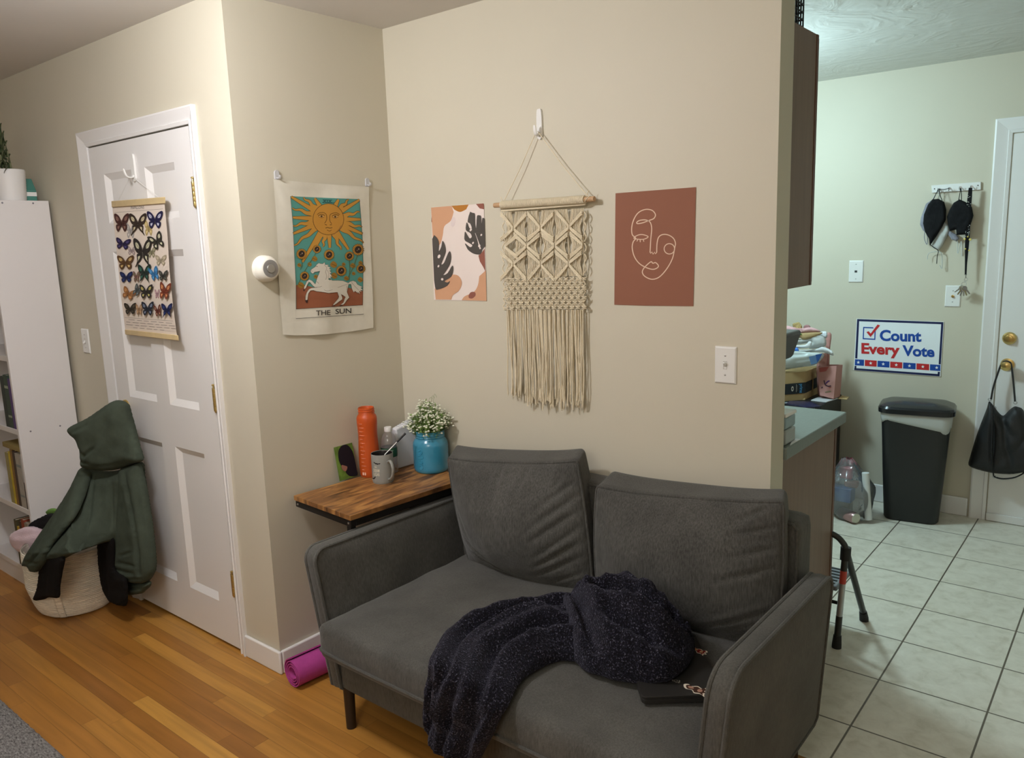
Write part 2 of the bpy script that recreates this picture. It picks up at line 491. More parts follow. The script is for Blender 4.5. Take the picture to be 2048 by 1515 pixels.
# kitchen entry door on the far wall
casing('trim_2', 1.845, 2.69, 2.046, K, .078, .078, .075)
pan2 = []
for a, b in ((1.98, 2.22), (2.33, 2.57)):
    for c, d in ((.24, .80), (1.04, 1.70)): pan2.append((a, c, b, d))
mb = MB(); panel_door(mb, 1.852, 2.684, .03, 2.04, K-.012, .011, pan2, dep=.006)
d2 = struct(mb.build('door_2', WHITE, smooth=False, origin=(2.26, K-.012, .03)))
m2 = MB().box(1.85, K-.02, .002, 2.69, K-.0125, .045); m2.build('door_sweep', WHITE, d2, bevel=.003)
KB = K-.012
p = atY(2018, 677, KB-.02)
m2 = MB().lathe([(0, 0), (.033, 0), (.033, .006), (.027, .014), (.018, .016), (.017, .024), (0, .026)], (p.x, KB, p.z), 28, M=M)
m2.box(p.x-.003, KB-.034, p.z-.012, p.x+.003, KB-.024, p.z+.012)
m2.build('deadbolt', BRASS, d2)
p = atY(2012, 731, KB-.05); KN = p
m2 = MB().lathe([(0, 0), (.032, 0), (.032, .006), (.02, .009), (.011, .012), (.011, .036), (.024, .042), (.028, .052), (.025, .061), (.012, .066), (0, .067)], (p.x, KB, p.z), 28, M=M)
m2.build('door_knob', BRASS, d2)
# ------------------------------------------------------------------ sofa
def fabric(name, col, vary=.22, scale=(60, 60, 14), rough=.9, bump=.5, bs=420, sheen=.35, patch=.18):
    m = bpy.data.materials.new(name); m.use_nodes = True
    N = m.node_tree.nodes; L = m.node_tree.links; b = N['Principled BSDF']
    tc = N.new('ShaderNodeTexCoord'); mp = N.new('ShaderNodeMapping'); mp.inputs['Scale'].default_value = scale
    L.new(tc.outputs['Object'], mp.inputs['Vector'])
    n = N.new('ShaderNodeTexNoise'); n.inputs['Scale'].default_value = 4; n.inputs['Detail'].default_value = 6
    L.new(mp.outputs['Vector'], n.inputs['Vector'])
    n1 = N.new('ShaderNodeTexNoise'); n1.inputs['Scale'].default_value = 7; n1.inputs['Detail'].default_value = 3
    L.new(tc.outputs['Object'], n1.inputs['Vector'])
    def rng(s, v):
        r = N.new('ShaderNodeMapRange'); r.inputs['From Min'].default_value = .3; r.inputs['From Max'].default_value = .7
        r.inputs['To Min'].default_value = 1-v; r.inputs['To Max'].default_value = 1+v; L.new(s, r.inputs['Value']); return r.outputs['Result']
    f = node_math(N, L, 'MULTIPLY', rng(n.outputs['Fac'], vary), rng(n1.outputs['Fac'], patch))
    vm = N.new('ShaderNodeVectorMath'); vm.operation = 'SCALE'; vm.inputs[0].default_value = col; L.new(f, vm.inputs['Scale'])
    L.new(vm.outputs['Vector'], b.inputs['Base Color'])
    b.inputs['Roughness'].default_value = rough; b.inputs['Specular IOR Level'].default_value = .15
    b.inputs['Sheen Weight'].default_value = sheen; b.inputs['Sheen Roughness'].default_value = .45
    n2 = N.new('ShaderNodeTexNoise'); n2.inputs['Scale'].default_value = bs; n2.inputs['Detail'].default_value = 2
    L.new(tc.outputs['Object'], n2.inputs['Vector'])
    bp = N.new('ShaderNodeBump'); bp.inputs['Strength'].default_value = bump; bp.inputs['Distance'].default_value = .003
    L.new(n2.outputs['Fac'], bp.inputs['Height']); L.new(bp.outputs['Normal'], b.inputs['Normal'])
    return m
SOFA = fabric('charcoal grey velvet upholstery', (.078, .076, .068), sheen=.18)
SOFAC = fabric('charcoal grey streaked upholstery', (.074, .072, .065), vary=.34, scale=(70, 70, 9), sheen=.18)
DARKW = mat('dark brown wood', (.022, .014, .010), .4)

def trilerp(cn, a, b, c):
    """cn[(i,j,k)] corners, params -1..1"""
    p = Vector((0, 0, 0))
    for i in (0, 1):
        for j in (0, 1):
            for k in (0, 1):
                w = ((1+a) if i else (1-a))*((1+b) if j else (1-b))*((1+c) if k else (1-c))/8
                p += cn[i, j, k]*w
    return p
def rbox(cn, rad, n=(28, 10, 24), disp=None):
    """rounded box on eight corners. i = x, j = y (0 front), k = z. rad = rounding in param units"""
    mb = MB(); N = n
    def mp(q):
        inner = [max(-(1-r), min(1-r, t)) for t, r in zip(q, rad)]
        d = Vector([(t-i)/r for t, i, r in zip(q, inner, rad)])
        if d.length > 1e-9:
            d = d.normalized()
            out = [i+dd*r for i, dd, r in zip(inner, d, rad)]
        else: out = inner
        p = trilerp(cn, *out)
        if disp: p = p+disp(out[0], out[1], out[2])
        return p
    def warp(t): return sin(t*pi/2)*.35+t*.65
    for ax in range(3):
        for sg in (-1, 1):
            o = [x for x in range(3) if x != ax]
            def fn(u, v):
                q = [0, 0, 0]; q[ax] = sg; q[o[0]] = warp(2*u-1); q[o[1]] = warp(2*v-1); return mp(q)
            mb.grid(fn, N[o[0]], N[o[1]])
    return mb, mp
def corners(x0, x1, y0, y1, z0, z1):
    return {(i, j, k): Vector(((x0, x1)[i], (y0, y1)[j], (z0, z1)[k])) for i in (0, 1) for j in (0, 1) for k in (0, 1)}

sofa = thing('sofa', (1.1, -.45, 0), 'charcoal grey two seat loveseat standing against the beige wall', 'sofa')
# arms: side profile in y,z swept across x, flaring outwards to the top
def arm(xo_top, xo_bot, inw, zt, yf, r, yr):
    zb = .135
    pr = []
    for a in range(0, 91, 15): pr.append((yf+r-r*cos(radians(a)), zt-r+r*sin(radians(a))))
    for a in range(90, -1, -15): pr.append((yr-.05+.05*cos(radians(a)), zt-.008-.05+.05*sin(radians(a))))
    pr += [(-.05, zb+.02), (-.07, zb), (-.775, zb), (-.795, zb+.015)]
    def X(z): return xo_bot+(xo_top-xo_bot)*max(0, min(1, (z-zb)/(zt-zb)))**.8
    def fn(u, v, w): return Vector((X(v)+w*inw*(1+.10*sin(pi*max(0, min(1, (v-zb)/(zt-zb))))), u, v))
    mb = MB()
    n = len(pr)
    # dense sides so the faces can puff a little
    cy = sum(p[0] for p in pr)/n; cz = sum(p[1] for p in pr)/n
    for w, sg in ((0., -1), (1., 1)):
        rings = [1., .97, .9, .75, .5, .25]
        vs = []
        for t in rings:
            for (u, v) in pr:
                q = fn(cy+(u-cy)*t, cz+(v-cz)*t, w)
                q.x += sg*(1 if inw > 0 else -1)*(.016 if sg > 0 else .006)*(1-t**4)
                vs.append(q)
        fs = []
        for r in range(len(rings)-1):
            for i in range(n):
                j = (i+1) % n; fs.append((r*n+i, r*n+j, (r+1)*n+j, (r+1)*n+i))
        fs.append(tuple((len(rings)-1)*n+i for i in range(n)))
        mb.add(vs, fs)
    vs = []
    for w in (0., .2, .5, .8, 1.):
        for (u, v) in pr:
            q = fn(u, v, w); bul = .006*sin(pi*w)
            q.y += bul*(-1 if u < -.4 else 1)*(1 if v < zt-.06 else .3); q.z += bul*(1 if v > zt-.06 else 0)
            vs.append(q)
    mb.add(vs, [(r*n+i, r*n+(i+1) % n, (r+1)*n+(i+1) % n, (r+1)*n+i) for r in range(4) for i in range(n)])
    a = mb.build('arm', SOFA, sofa, angle=70)
    for w in (.0, 1.):
        m2 = MB(); m2.tube([fn(u, v, w) for u, v in pr], .0062, 8, closed=True)
        m2.build('piping', SOFA, a)
arm(.376, .436, .046, .624, -.822, .042, -.07)
arm(1.822, 1.780, -.050, .638, -.772, .07, -.075)
mb, mp = rbox(corners(.455, 1.748, -.155, -.035, .14, .785), (.03, .35, .07), (30, 6, 14))
bk = mb.build('back', SOFA, sofa, angle=70)
m2 = MB(); m2.tube([mp((-1, -1, -.6)), mp((-1, -1, .94)), mp((-.97, -1, 1)), mp((.97, -1, 1)), mp((1, -1, .94)), mp((1, -1, -.6))], .005, 8)
m2.build('piping', SOFA, bk)
mb, mp = rbox(corners(.478, 1.748, -.795, -.07, .15, .285), (.02, .03, .08), (20, 10, 6))
mb.build('base', SOFA, sofa, angle=70)
def seatdisp(a, b, c):
    z = 0
    if c > -.2:
        z = .036*(1-a**4)*(1-.75*max(0, -b)**6)*(.75+.25*cos(2*pi*a))*max(0, c)
        z += .004*nz(a*4, b*4, 3)+.0025*nz(a*11, b*9, 8)
    y = -.012*(1-c*c)*(1-a**6) if b < -.8 else 0
    return Vector((0, y, z))
mb, mp = rbox(corners(.466, 1.752, -.862, -.14, .285, .402), (.025, .05, .42), (46, 30, 8), seatdisp)
seat = mb.build('seat_cushion', SOFA, sofa, angle=80)
m2 = MB(); m2.tube([mp((-1+2*i/60., -1, -.42))+Vector((0, -.002, 0)) for i in range(61)], .0052, 8)
m2.build('piping', SOFA, seat)
# four legs, tapered round posts
for (lx, ly) in ((.487, -.772), (1.735, -.772), (.487, -.095), (1.735, -.115)):
    MB().tube([(lx, ly, 0), (lx, ly, .15)], [.0165, .019], 20).build('leg', DARKW, sofa, angle=60)

# back cushions, each slumped its own way
def seg_d(p, a, b):
    ab = (b[0]-a[0], b[1]-a[1]); t = ((p[0]-a[0])*ab[0]+(p[1]-a[1])*ab[1])/(ab[0]**2+ab[1]**2+1e-9)
    tc = max(0, min(1, t)); return math.hypot(p[0]-a[0]-ab[0]*tc, p[1]-a[1]-ab[1]*tc), tc
def cushion(label, FTL, FTR, FBL, FBR, BTL, BTR, BBL, BBR, bulge, folds, seed, skew=0):
    V = Vector
    cn = {(0, 0, 1): V(FTL), (1, 0, 1): V(FTR), (0, 0, 0): V(FBL), (1, 0, 0): V(FBR),
          (0, 1, 1): V(BTL), (1, 1, 1): V(BTR), (0, 1, 0): V(BBL), (1, 1, 0): V(BBR)}
    nf = (cn[1, 0, 0]-cn[0, 0, 0]).cross(cn[0, 0, 1]-cn[0, 0, 0]).normalized()
    up = V((0, 0, 1))
    def disp(a, b, c):
        fr = max(0, -b)                              # 1 on the front face
        e = (1-abs(a)**2.4)*(1-abs(c)**2.2)
        sag = 1-.28*c
        d = nf*(bulge*e*fr*sag)
        # pillow edges dip between the corners
        d += up*(.014*(abs(a)**3-.6)*max(0, c)**6)+V((1 if a > 0 else -1, 0, 0))*(.012*(1-c*c)*abs(a)**6)
        if fr > .3:
            f = .0035*nz(a*3+seed, c*3)+.002*nz(a*9+seed, c*6)
            for (p, q, wd, dp) in folds:
                dist, t = seg_d((a, c), p, q)
                f -= dp*math.exp(-(dist/wd)**2)*sin(pi*(.15+.85*t))**.7 if 0 < t < 1 else 0
                f += .55*dp*math.exp(-((dist-wd*1.9)/(wd*1.1))**2)*sin(pi*(.15+.85*t))**.7 if 0 < t < 1 else 0
            d += nf*(f*(1-abs(a)**10)*(1-abs(c)**10))
        return d
    mb, mp = rbox(cn, (.06, .30, .09), (64, 12, 56), disp)
    o = mb.build('back_cushion', SOFAC, sofa, angle=80)
    o['label'] = label
    def ring(b):
        q = []
        for i in range(40): q.append(mp((-1+2*i/40., b, 1)))
        for i in range(30): q.append(mp((1, b, 1-2*i/30.)))
        for i in range(40): q.append(mp((1-2*i/40., b, -1)))
        for i in range(30): q.append(mp((-1, b, -1+2*i/30.)))
        return q
    m2 = MB(); m2.tube(ring(-.93), .0048, 8, closed=True); m2.build('piping', SOFAC, o)
    return o
F1 = [((-.05, .98), (-.12, .35), .03, .006), ((.35, .95), (.2, .5), .03, .005), ((.96, .75), (.45, .3), .028, .007), ((.98, .55), (.4, .05), .03, .008),
      ((.98, .35), (.35, -.2), .03, .008), ((.98, .12), (.4, -.42), .028, .008), ((.98, -.1), (.35, -.58), .03, .008), ((.98, -.32), (.3, -.72), .03, .007),
      ((.97, -.55), (.45, -.82), .025, .006), ((-.9, -.3), (-.2, -.86), .03, .006), ((-.8, -.62), (.1, -.92), .025, .006), ((-.95, .1), (-.6, -.5), .04, .004), ((.8, .95), (.7, .55), .03, .006)]
cushion('plump back cushion with creases on its right side', (.45, -.215, .795), (1.045, -.215, .873), (.535, -.215, .40), (1.098, -.215, .40),
        (.38, -.088, .812), (.995, -.092, .885), (.52, -.07, .42), (1.06, -.07, .42), .105, F1, 2.)
F2 = [((-.35, .98), (-.45, .5), .03, .005), ((.05, .98), (-.08, .55), .03, .005), ((.97, .7), (.5, .55), .03, .006), ((.97, .45), (.55, .28), .03, .007),
      ((.97, .2), (.5, .0), .035, .006), ((.97, -.35), (.3, -.75), .03, .006), ((-.95, .6), (-.6, .1), .04, .004), ((.9, .95), (.6, .75), .03, .007), ((.97, -.6), (.55, -.85), .03, .006)]
cushion('smoother back cushion beside the right arm', (1.112, -.215, .798), (1.728, -.215, .862), (1.112, -.215, .40), (1.712, -.215, .40),
        (1.10, -.088, .822), (1.69, -.09, .86), (1.11, -.07, .42), (1.70, -.07, .42), .10, F2, 9.)

# ------------------------------------------------------------------ navy throw, heaped on the seat and hanging over the front
def chenille():
    m = bpy.data.materials.new('navy chenille'); m.use_nodes = True
    N = m.node_tree.nodes; L = m.node_tree.links; b = N['Principled BSDF']
    tc = N.new('ShaderNodeTexCoord')
    n = N.new('ShaderNodeTexNoise'); n.inputs['Scale'].default_value = 210; n.inputs['Detail'].default_value = 2; n.inputs['Roughness'].default_value = .6
    L.new(tc.outputs['Object'], n.inputs['Vector'])
    cr = N.new('ShaderNodeValToRGB'); e = cr.color_ramp.elements
    e[0].position = .46; e[0].color = (.0028, .0026, .0058, 1); e[1].position = .74; e[1].color = (.17, .165, .22, 1)
    k = e.new(.60); k.color = (.012, .011, .022, 1)
    L.new(n.outputs['Fac'], cr.inputs['Fac']); L.new(cr.outputs['Color'], b.inputs['Base Color'])
    b.inputs['Roughness'].default_value = .85; b.inputs['Specular IOR Level'].default_value = .2
    b.inputs['Sheen Weight'].default_value = .14; b.inputs['Sheen Roughness'].default_value = .3; b.inputs['Sheen Tint'].default_value = (.62, .62, .85, 1)
    bp = N.new('ShaderNodeBump'); bp.inputs['Strength'].default_value = 1.; bp.inputs['Distance'].default_value = .008
    L.new(n.outputs['Fac'], bp.inputs['Height']); L.new(bp.outputs['Normal'], b.inputs['Normal'])
    return m
V = Vector
def sec(A, B, up, th): return ((A+B)/2, (A-B)/2, V(up), th)
ZS = .442
HANG = [sec(atY(846, 1436, -.905), atY(940, 1580, -.905), (0, -1, 0), .024),
     sec(atY(851, 1400, -.905), atY(955, 1530, -.905), (0, -1, 0), .032),
     sec(atY(861, 1350, -.90), atY(985, 1470, -.90), (0, -1, .1), .042),
     sec(atY(868, 1305, -.89), atY(1012, 1418, -.885), (0, -.75, .6), .05),
     sec(atZ(905, 1262, ZS+.01), atZ(1040, 1366, ZS), (0, -.3, .95), .055),
     sec(atZ(965, 1232, ZS+.03), atZ(1075, 1338, ZS), (0, -.1, 1), .062),
     sec(atZ(1030, 1212, ZS+.04), atZ(1120, 1320, ZS), (0, -.05, 1), .062),
     sec(atZ(1100, 1204, ZS+.05), atZ(1178, 1325, ZS), (0, 0, 1), .058),
     sec(atZ(1180, 1200, ZS+.05), atZ(1240, 1330, ZS), (0, 0, 1), .05)]
HEAP = [sec(atZ(1122, 1204, ZS+.055), atZ(1150, 1322, ZS+.005), (0, 0, 1), .070),
     sec(atZ(1150, 1192, ZS+.07), atZ(1180, 1342, ZS), (0, 0, 1), .088),
     sec(atZ(1192, 1186, ZS+.08), atZ(1226, 1356, ZS), (0, 0, 1), .102),
     sec(atZ(1240, 1184, ZS+.09), atZ(1280, 1364, ZS+.005), (0, 0, 1), .108),
     sec(atZ(1290, 1206, ZS+.075), atZ(1330, 1360, ZS+.02), (0, 0, 1), .095),
     sec(atZ(1326, 1238, ZS+.05), atZ(1364, 1342, ZS+.022), (0, 0, 1), .070),
     sec(atZ(1358, 1270, ZS+.035), atZ(1384, 1316, ZS+.024), (0, 0, 1), .040),
     sec(atZ(1382, 1288, ZS+.03), atZ(1390, 1300, ZS+.026), (0, 0, 1), .014)]
def secat(S, t):
    x = t*(len(S)-1); i = min(int(x), len(S)-2); f = x-i
    p = [S[max(i-1, 0)], S[i], S[i+1], S[min(i+2, len(S)-1)]]
    def cr(a, b, c, d): return .5*(2*b+(c-a)*f+(2*a-5*b+4*c-d)*f*f+(3*b-a-3*c+d)*f**3)
    return [cr(*[q[k] for q in p]) for k in range(4)]
def shell(mb, S, NV, NU, folds, seed, amp, endcap):
    vs = []
    for j in range(NV+1):
        t = j/NV; c, h, up, th = secat(S, t)
        up = (up-h*(up.dot(h)/h.length_squared)).normalized()
        k0 = min(1, t/endcap); cap = math.sqrt(max(.02, 1-(1-k0)**2)) if k0 < 1 else 1
        th *= .35+.65*cap; hs = .93+.07*cap
        for i in range(NU):
            a = 2*pi*i/NU; ca, sa = cos(a), sin(a)
            cu = math.copysign(abs(ca)**.75, ca); s_ = sa if sa > 0 else sa*.35
            w = cu*h.length; k = max(0, sa)**.5
            f = sin(w*34+4*nz(t*4, w*3, seed)+t*7+seed)*.007*amp-(abs(nz(w*6+1.2*sin(t*7+seed), t*5, seed))-.2)*.034*amp
            f += sin(w*2*pi/.0125+1.5*nz(t*6, w*5, seed))*.0016+nz(w*26, t*24, seed)*.004
            for (p, q, wd, dp) in folds:
                dist, tt = seg_d((t, cu*.5), (p[0], p[1]*.5), (q[0], q[1]*.5))
                env = sin(pi*min(1, max(0, .1+.8*tt)))**.5
                f += env*dp*(-math.exp(-(dist/wd)**2)+.6*math.exp(-((dist-1.7*wd)/wd)**2))
            p = c+h*cu*hs*(1+.035*nz(t*12, 3*ca, seed+2))+up*(th*s_+f*k*cap)
            vs.append(p+up*.0025*nz(w*80, t*100, 3)*k)
    fs = [(j*NU+i, j*NU+(i+1) % NU, (j+1)*NU+(i+1) % NU, (j+1)*NU+i) for j in range(NV) for i in range(NU)]
    fs += [tuple(range(NU-1, -1, -1)), tuple(NV*NU+i for i in range(NU))]
    mb.add(vs, fs)
mb = MB()
shell(mb, HANG, 150, 130, [((.0, -.1), (.3, .1), .06, .022), ((.25, -.5), (.95, -.2), .07, .030), ((.35, .4), (.95, .55), .06, .030), ((.05, .55), (.3, .7), .05, .018), ((0, -.6), (.35, -.7), .06, .02)], 1.5, .8, .03)
shell(mb, HEAP, 130, 130, [((.28, .35), (.84, -.35), .065, .075), ((.46, .9), (.92, .1), .055, .055), ((.08, .9), (.20, -.8), .05, .04), ((.30, -.25), (.70, -.80), .06, .032), ((.60, .30), (.80, -.05), .045, .04), ((.2, .65), (.42, .8), .05, .035)], 6.2, .8, .10)
throw = mb.build('throw_blanket', chenille(), angle=180)
tag(throw, 'dark navy chenille throw heaped on the sofa seat and hanging over its front', 'blanket')

# ------------------------------------------------------------------ closed laptop under the throw
LAPM = mat('dark brushed laptop shell', (.03, .028, .026), .42, .3)
FLc = atZ(1284, 1392, .452); e1 = V((.77, .638, 0)); e2 = V((-.638, .77, 0))
LZ = .431
lap = thing('laptop', (FLc.x+.05, FLc.y+.2, LZ), 'closed dark laptop with stickers lying on the sofa seat beside the right arm', 'laptop')
def lp(u, v, z): return V((FLc.x, FLc.y, 0))+e1*u+e2*v+V((0, 0, LZ+z))
def rrect(x0, y0, x1, y1, r, n=5):
    p = []
    for cx, cy, a0 in ((x1-r, y0+r, -90), (x1-r, y1-r, 0), (x0+r, y1-r, 90), (x0+r, y0+r, 180)):
        for k in range(n+1):
            a = radians(a0+90*k/n); p.append((cx+r*cos(a), cy+r*sin(a)))
    return p
LW, LD = .208, .315
MB().prism(rrect(0, 0, LW, LD, .012), lp, 0, .0105).build('base', LAPM, lap, bevel=.0015)
MB().prism(rrect(0, 0, LW, LD, .012), lp, .0115, .019).build('lid', LAPM, lap, bevel=.0015)
def blob(c, pts, s, a=0):
    return [(c[0]+s*(x*cos(a)-y*sin(a)), c[1]+s*(x*sin(a)+y*cos(a))) for x, y in pts]
shape = [(-1, .1), (-.75, .3), (-.45, .2), (-.1, .45), (.3, .35), (.5, .6), (.8, .45), (.7, .15), (1, 0), (.75, -.2), (.9, -.5), (.5, -.35), (.1, -.5), (-.2, -.25), (-.6, -.35), (-.85, -.2)]
def luv(px, py):
    q = atZ(px, py, LZ+.0195)-FLc; q.z = 0; return (q.dot(e1), q.dot(e2))
for c, s, a, cols in ((luv(1392, 1378), .036, -.72, ((225, 215, 195), (70, 45, 35), (170, 130, 110))), (luv(1398, 1301), .026, -.9, ((225, 215, 195), (120, 30, 30), (190, 150, 110))), (luv(1352, 1361), .012, -.6, ((190, 185, 175), (40, 38, 36), (120, 110, 100)))):
    ar = Art(lambda u, v, w: lp(u, v, .0192+w))
    P = sp2(blob(c, shape, s, a), 4)
    ar.poly(P, cols[0]); ar.poly(sp2(blob(c, shape, s*.8, a), 4), cols[1])
    ar.disc((c[0]-s*.4*cos(a), c[1]-s*.4*sin(a)), s*.22, s*.14, cols[2], a); ar.disc((c[0]+s*.3*cos(a), c[1]+s*.3*sin(a)), s*.18, s*.2, cols[2], a)
    st = ar.build('sticker', lap); st['label'] = 'white edged cut out sticker'

# ------------------------------------------------------------------ rolled yoga mat beside the sofa
PINK = mat('magenta foam', lin((176, 62, 140)), .75, bump=.25, bscale=350, vary=.05, vscale=60)
mc = V((.121, -.742, 0)); md = V((.09, 1., 0)).normalized(); mr0 = .052
mb = MB(); pr = []
turns, n = 3.6, 110
for i in range(n+1):
    t = i/n; a = -2*pi*turns*t+radians(-40); r = .018+(mr0-.018)*t
    pr.append((r, a))
nx = V((md.y, -md.x, 0))
def matpt(r, a, s): return mc+md*s+nx*(r*cos(a))+V((0, 0, r*sin(a)+.0555))
vs = []
th = .0042
for s in (0., .55):
    for (r, a) in pr: vs.append(matpt(r, a, s))
    for (r, a) in pr: vs.append(matpt(r+th, a, s))
m = n+1; fs = []
for i in range(n):
    fs += [(i, i+1, m+i+1, m+i), (2*m+i, 3*m+i, 3*m+i+1, 2*m+i+1), (i, 2*m+i, 2*m+i+1, i+1), (m+i, m+i+1, 3*m+i+1, 3*m+i)]
fs += [(0, m, 3*m, 2*m), (m-1, 3*m-1, 4*m-1, 2*m-1)]
mb.add(vs, fs)
tag(mb.build('yoga_mat', PINK, angle=50), 'rolled magenta yoga mat on the floor between wall corner and sofa', 'yoga mat')
# ------------------------------------------------------------------ side table and what stands on it
def rustic():
    m = bpy.data.materials.new('rustic brown wood top'); m.use_nodes = True
    N = m.node_tree.nodes; L = m.node_tree.links; b = N['Principled BSDF']
    tc = N.new('ShaderNodeTexCoord'); mp = N.new('ShaderNodeMapping'); mp.inputs['Scale'].default_value = (26, 5, 5)
    L.new(tc.outputs['Object'], mp.inputs['Vector'])
    n = N.new('ShaderNodeTexNoise'); n.inputs['Scale'].default_value = 1.4; n.inputs['Detail'].default_value = 6; n.inputs['Distortion'].default_value = .8
    L.new(mp.outputs['Vector'], n.inputs['Vector'])
    cr = N.new('ShaderNodeValToRGB'); e = cr.color_ramp.elements
    e[0].position = .28; e[0].color = (*lin((70, 44, 24)), 1); e[1].position = .78; e[1].color = (*lin((190, 146, 86)), 1)
    k = e.new(.45); k.color = (*lin((128, 86, 46)), 1); k = e.new(.6); k.color = (*lin((166, 118, 64)), 1)
    L.new(n.outputs['Fac'], cr.inputs['Fac']); L.new(cr.outputs['Color'], b.inputs['Base Color'])
    b.inputs['Roughness'].default_value = .45
    return m
TZ = .68; TO = V((.022, -.604, 0)); tex = V((.9969, -.0785, 0)); tey = V((.0785, .9969, 0)); TW, TD = .362, .565
def tp(u, v, z): return TO+tex*u+tey*v+V((0, 0, z))
TM = Matrix((tex, tey, V((0, 0, 1)))).transposed().to_4x4(); TM.translation = TO
tab = thing('side_table', (.22, -.32, 0), 'narrow side table with rustic wood top and black metal frame beside the sofa', 'table')
MB().box(0, 0, TZ-.018, TW, TD, TZ, M=TM).build('tabletop', rustic(), tab, bevel=.0012)
mb = MB(); z0, z1 = TZ-.043, TZ-.0185
for a in ((.004, .004, TW-.004, .026), (.004, TD-.026, TW-.004, TD-.004), (.004, .026, .026, TD-.026), (TW-.026, .026, TW-.004, TD-.026)):
    mb.box(a[0], a[1], z0, a[2], a[3], z1, M=TM)
mb.build('frame', BLACKM, tab, bevel=.001)
for u, v in ((TW-.030, .004), (.004, TD-.026), (TW-.030, TD-.026)):
    MB().box(u, v, 0, u+.022, v+.022, z0, M=TM).build('leg', BLACKM, tab, bevel=.001)
for u, v, z in ((.02, .003, TZ-.031), (TW-.018, .003, TZ-.031)):
    p = tp(u, v, z); MB().lathe([(.004, 0), (.004, .001), (.002, .0022), (0, .0025)], p, 12, M=Matrix.Rotation(pi/2, 3, 'X')).build('screw', CHROME, tab)

# orange sports bottle without its cap
ORG = mat('translucent orange plastic', lin((226, 98, 34)), .42, trans=.4, spec=.4)
bc = atZ(741, 950, TZ); bo = thing('water_bottle', (bc.x, bc.y, TZ), 'tall orange plastic sports bottle without a cap on the side table', 'bottle')
R = .0415
prof = [(0, 0), (R*.86, 0), (R*.95, .006), (R*.97, .02), (R, .05), (R*.99, .10), (R*.93, .15), (R*.91, .175), (R*.94, .2), (R*.97, .22), (R*.97, .238), (R*.9, .248), (R*.76, .255), (R*.75, .28), (R*.72, .281),
        (R*.70, .28), (R*.70, .255), (R*.86, .244), (R*.91, .22), (R*.86, .17), (R*.93, .05), (R*.88, .008), (0, .006)]
MB().lathe(prof, bc-V((0, 0, 0)), 40).build('body', ORG, bo, angle=50)
mb = MB()
for k in range(2):
    mb.tube([(bc.x+R*.765*cos(2*pi*i/28), bc.y+R*.765*sin(2*pi*i/28), TZ+.262+k*.009+.006*i/28) for i in range(29)], .0016, 6)
mb.build('neck_thread', ORG, bo)
view = (V((CAM.x, CAM.y, 0))-V((bc.x, bc.y, 0))).normalized(); va = math.atan2(view.y, view.x)
ar = Art(lambda u, v, w: V((bc.x+(R*1.0+.0004+w)*cos(u), bc.y+(R*1.0+.0004+w)*sin(u), TZ+v)), step=.0001, maxe=.03)
for i in range(13):
    z = .035+i*.0155
    rr = 0
    ar.line([(va-.85, z), (va-.85+(.5 if i % 2 else .32), z)], .0016, (250, 170, 140), keep=i > 0)
ar.poly([(va-.8, .012), (va-.62, .012), (va-.62, .024), (va-.8, .024)], (240, 190, 165)); ar.poly([(va-.55, .012), (va-.42, .012), (va-.42, .024), (va-.55, .024)], (240, 190, 165), keep=True)
ar.build('volume_marks', bo)

# grey mug with bats and the metal stirrer standing in it
GREYC = mat('grey glazed ceramic', lin((142, 142, 136)), .32, spec=.5); BLKG = mat('black glaze', (.012, .010, .010), .25)
mc2 = atZ(767, 962, TZ); mug = thing('mug', (mc2.x, mc2.y, TZ), 'grey mug with black bats and cream lettering on the side table', 'mug')
r = .0425; h = .116
MB().lathe([(0, 0), (r*.93, 0), (r*.97, .004), (r, .012), (r, h-.003), (r*.985, h), (r*.96, h-.001)], mc2, 40, cap=False).build('body', GREYC, mug, angle=50)
MB().lathe([(r*.965, h-.0012), (r*.93, h-.006), (r*.92, .02), (r*.8, .008), (0, .007)], mc2, 40, cap=False).build('lining', BLKG, mug, angle=50)
view = (V((CAM.x, CAM.y, 0))-V((mc2.x, mc2.y, 0))).normalized(); va = math.atan2(view.y, view.x)
ha = va+.55; hd = V((cos(ha), sin(ha), 0))
pth = spline([mc2+hd*(r-.002)+V((0, 0, .086)), mc2+hd*(r+.016)+V((0, 0, .092)), mc2+hd*(r+.031)+V((0, 0, .07)), mc2+hd*(r+.027)+V((0, 0, .04)), mc2+hd*(r+.012)+V((0, 0, .022)), mc2+hd*(r-.002)+V((0, 0, .018))], 6)
MB().tube(pth, .0062, 12, flat=.75).build('handle', GREYC, mug)
ar = Art(lambda u, v, w: V((mc2.x+(r+.0003+w)*cos(u), mc2.y+(r+.0003+w)*sin(u), TZ+v)), step=.00008, maxe=.02)
bat = [(-1, .35), (-.62, .3), (-.3, .12), (-.14, .3), (-.06, .16), (.06, .16), (.14, .3), (.3, .12), (.62, .3), (1, .35), (.78, -.05), (.52, -.02), (.28, -.28), (0, -.12), (-.28, -.28), (-.52, -.02), (-.78, -.05)]
K1 = (28, 22, 22)
for u0, v0, s, a in ((va-.55, .083, .0125, -.16), (va-1.0, .022, .012, .5), (va+1.9, .07, .012, .3), (va-2.2, .05, .012, -.2)):
    ar = Art(lambda u, v, w: V((mc2.x+(r+.0003+w)*cos(u), mc2.y+(r+.0003+w)*sin(u), TZ+v)), step=.00008, maxe=.02)
    ar.poly([(u0+(x*cos(a)-y*sin(a))*s/r*1.25, v0+(x*sin(a)+y*cos(a))*s) for x, y in bat], K1)
    ar.build('bat', mug)['label'] = 'printed black bat'
ar = Art(lambda u, v, w: V((mc2.x+(r+.0003+w)*cos(u), mc2.y+(r+.0003+w)*sin(u), TZ+v)), step=.00008, maxe=.02)
CRM = (214, 206, 184)
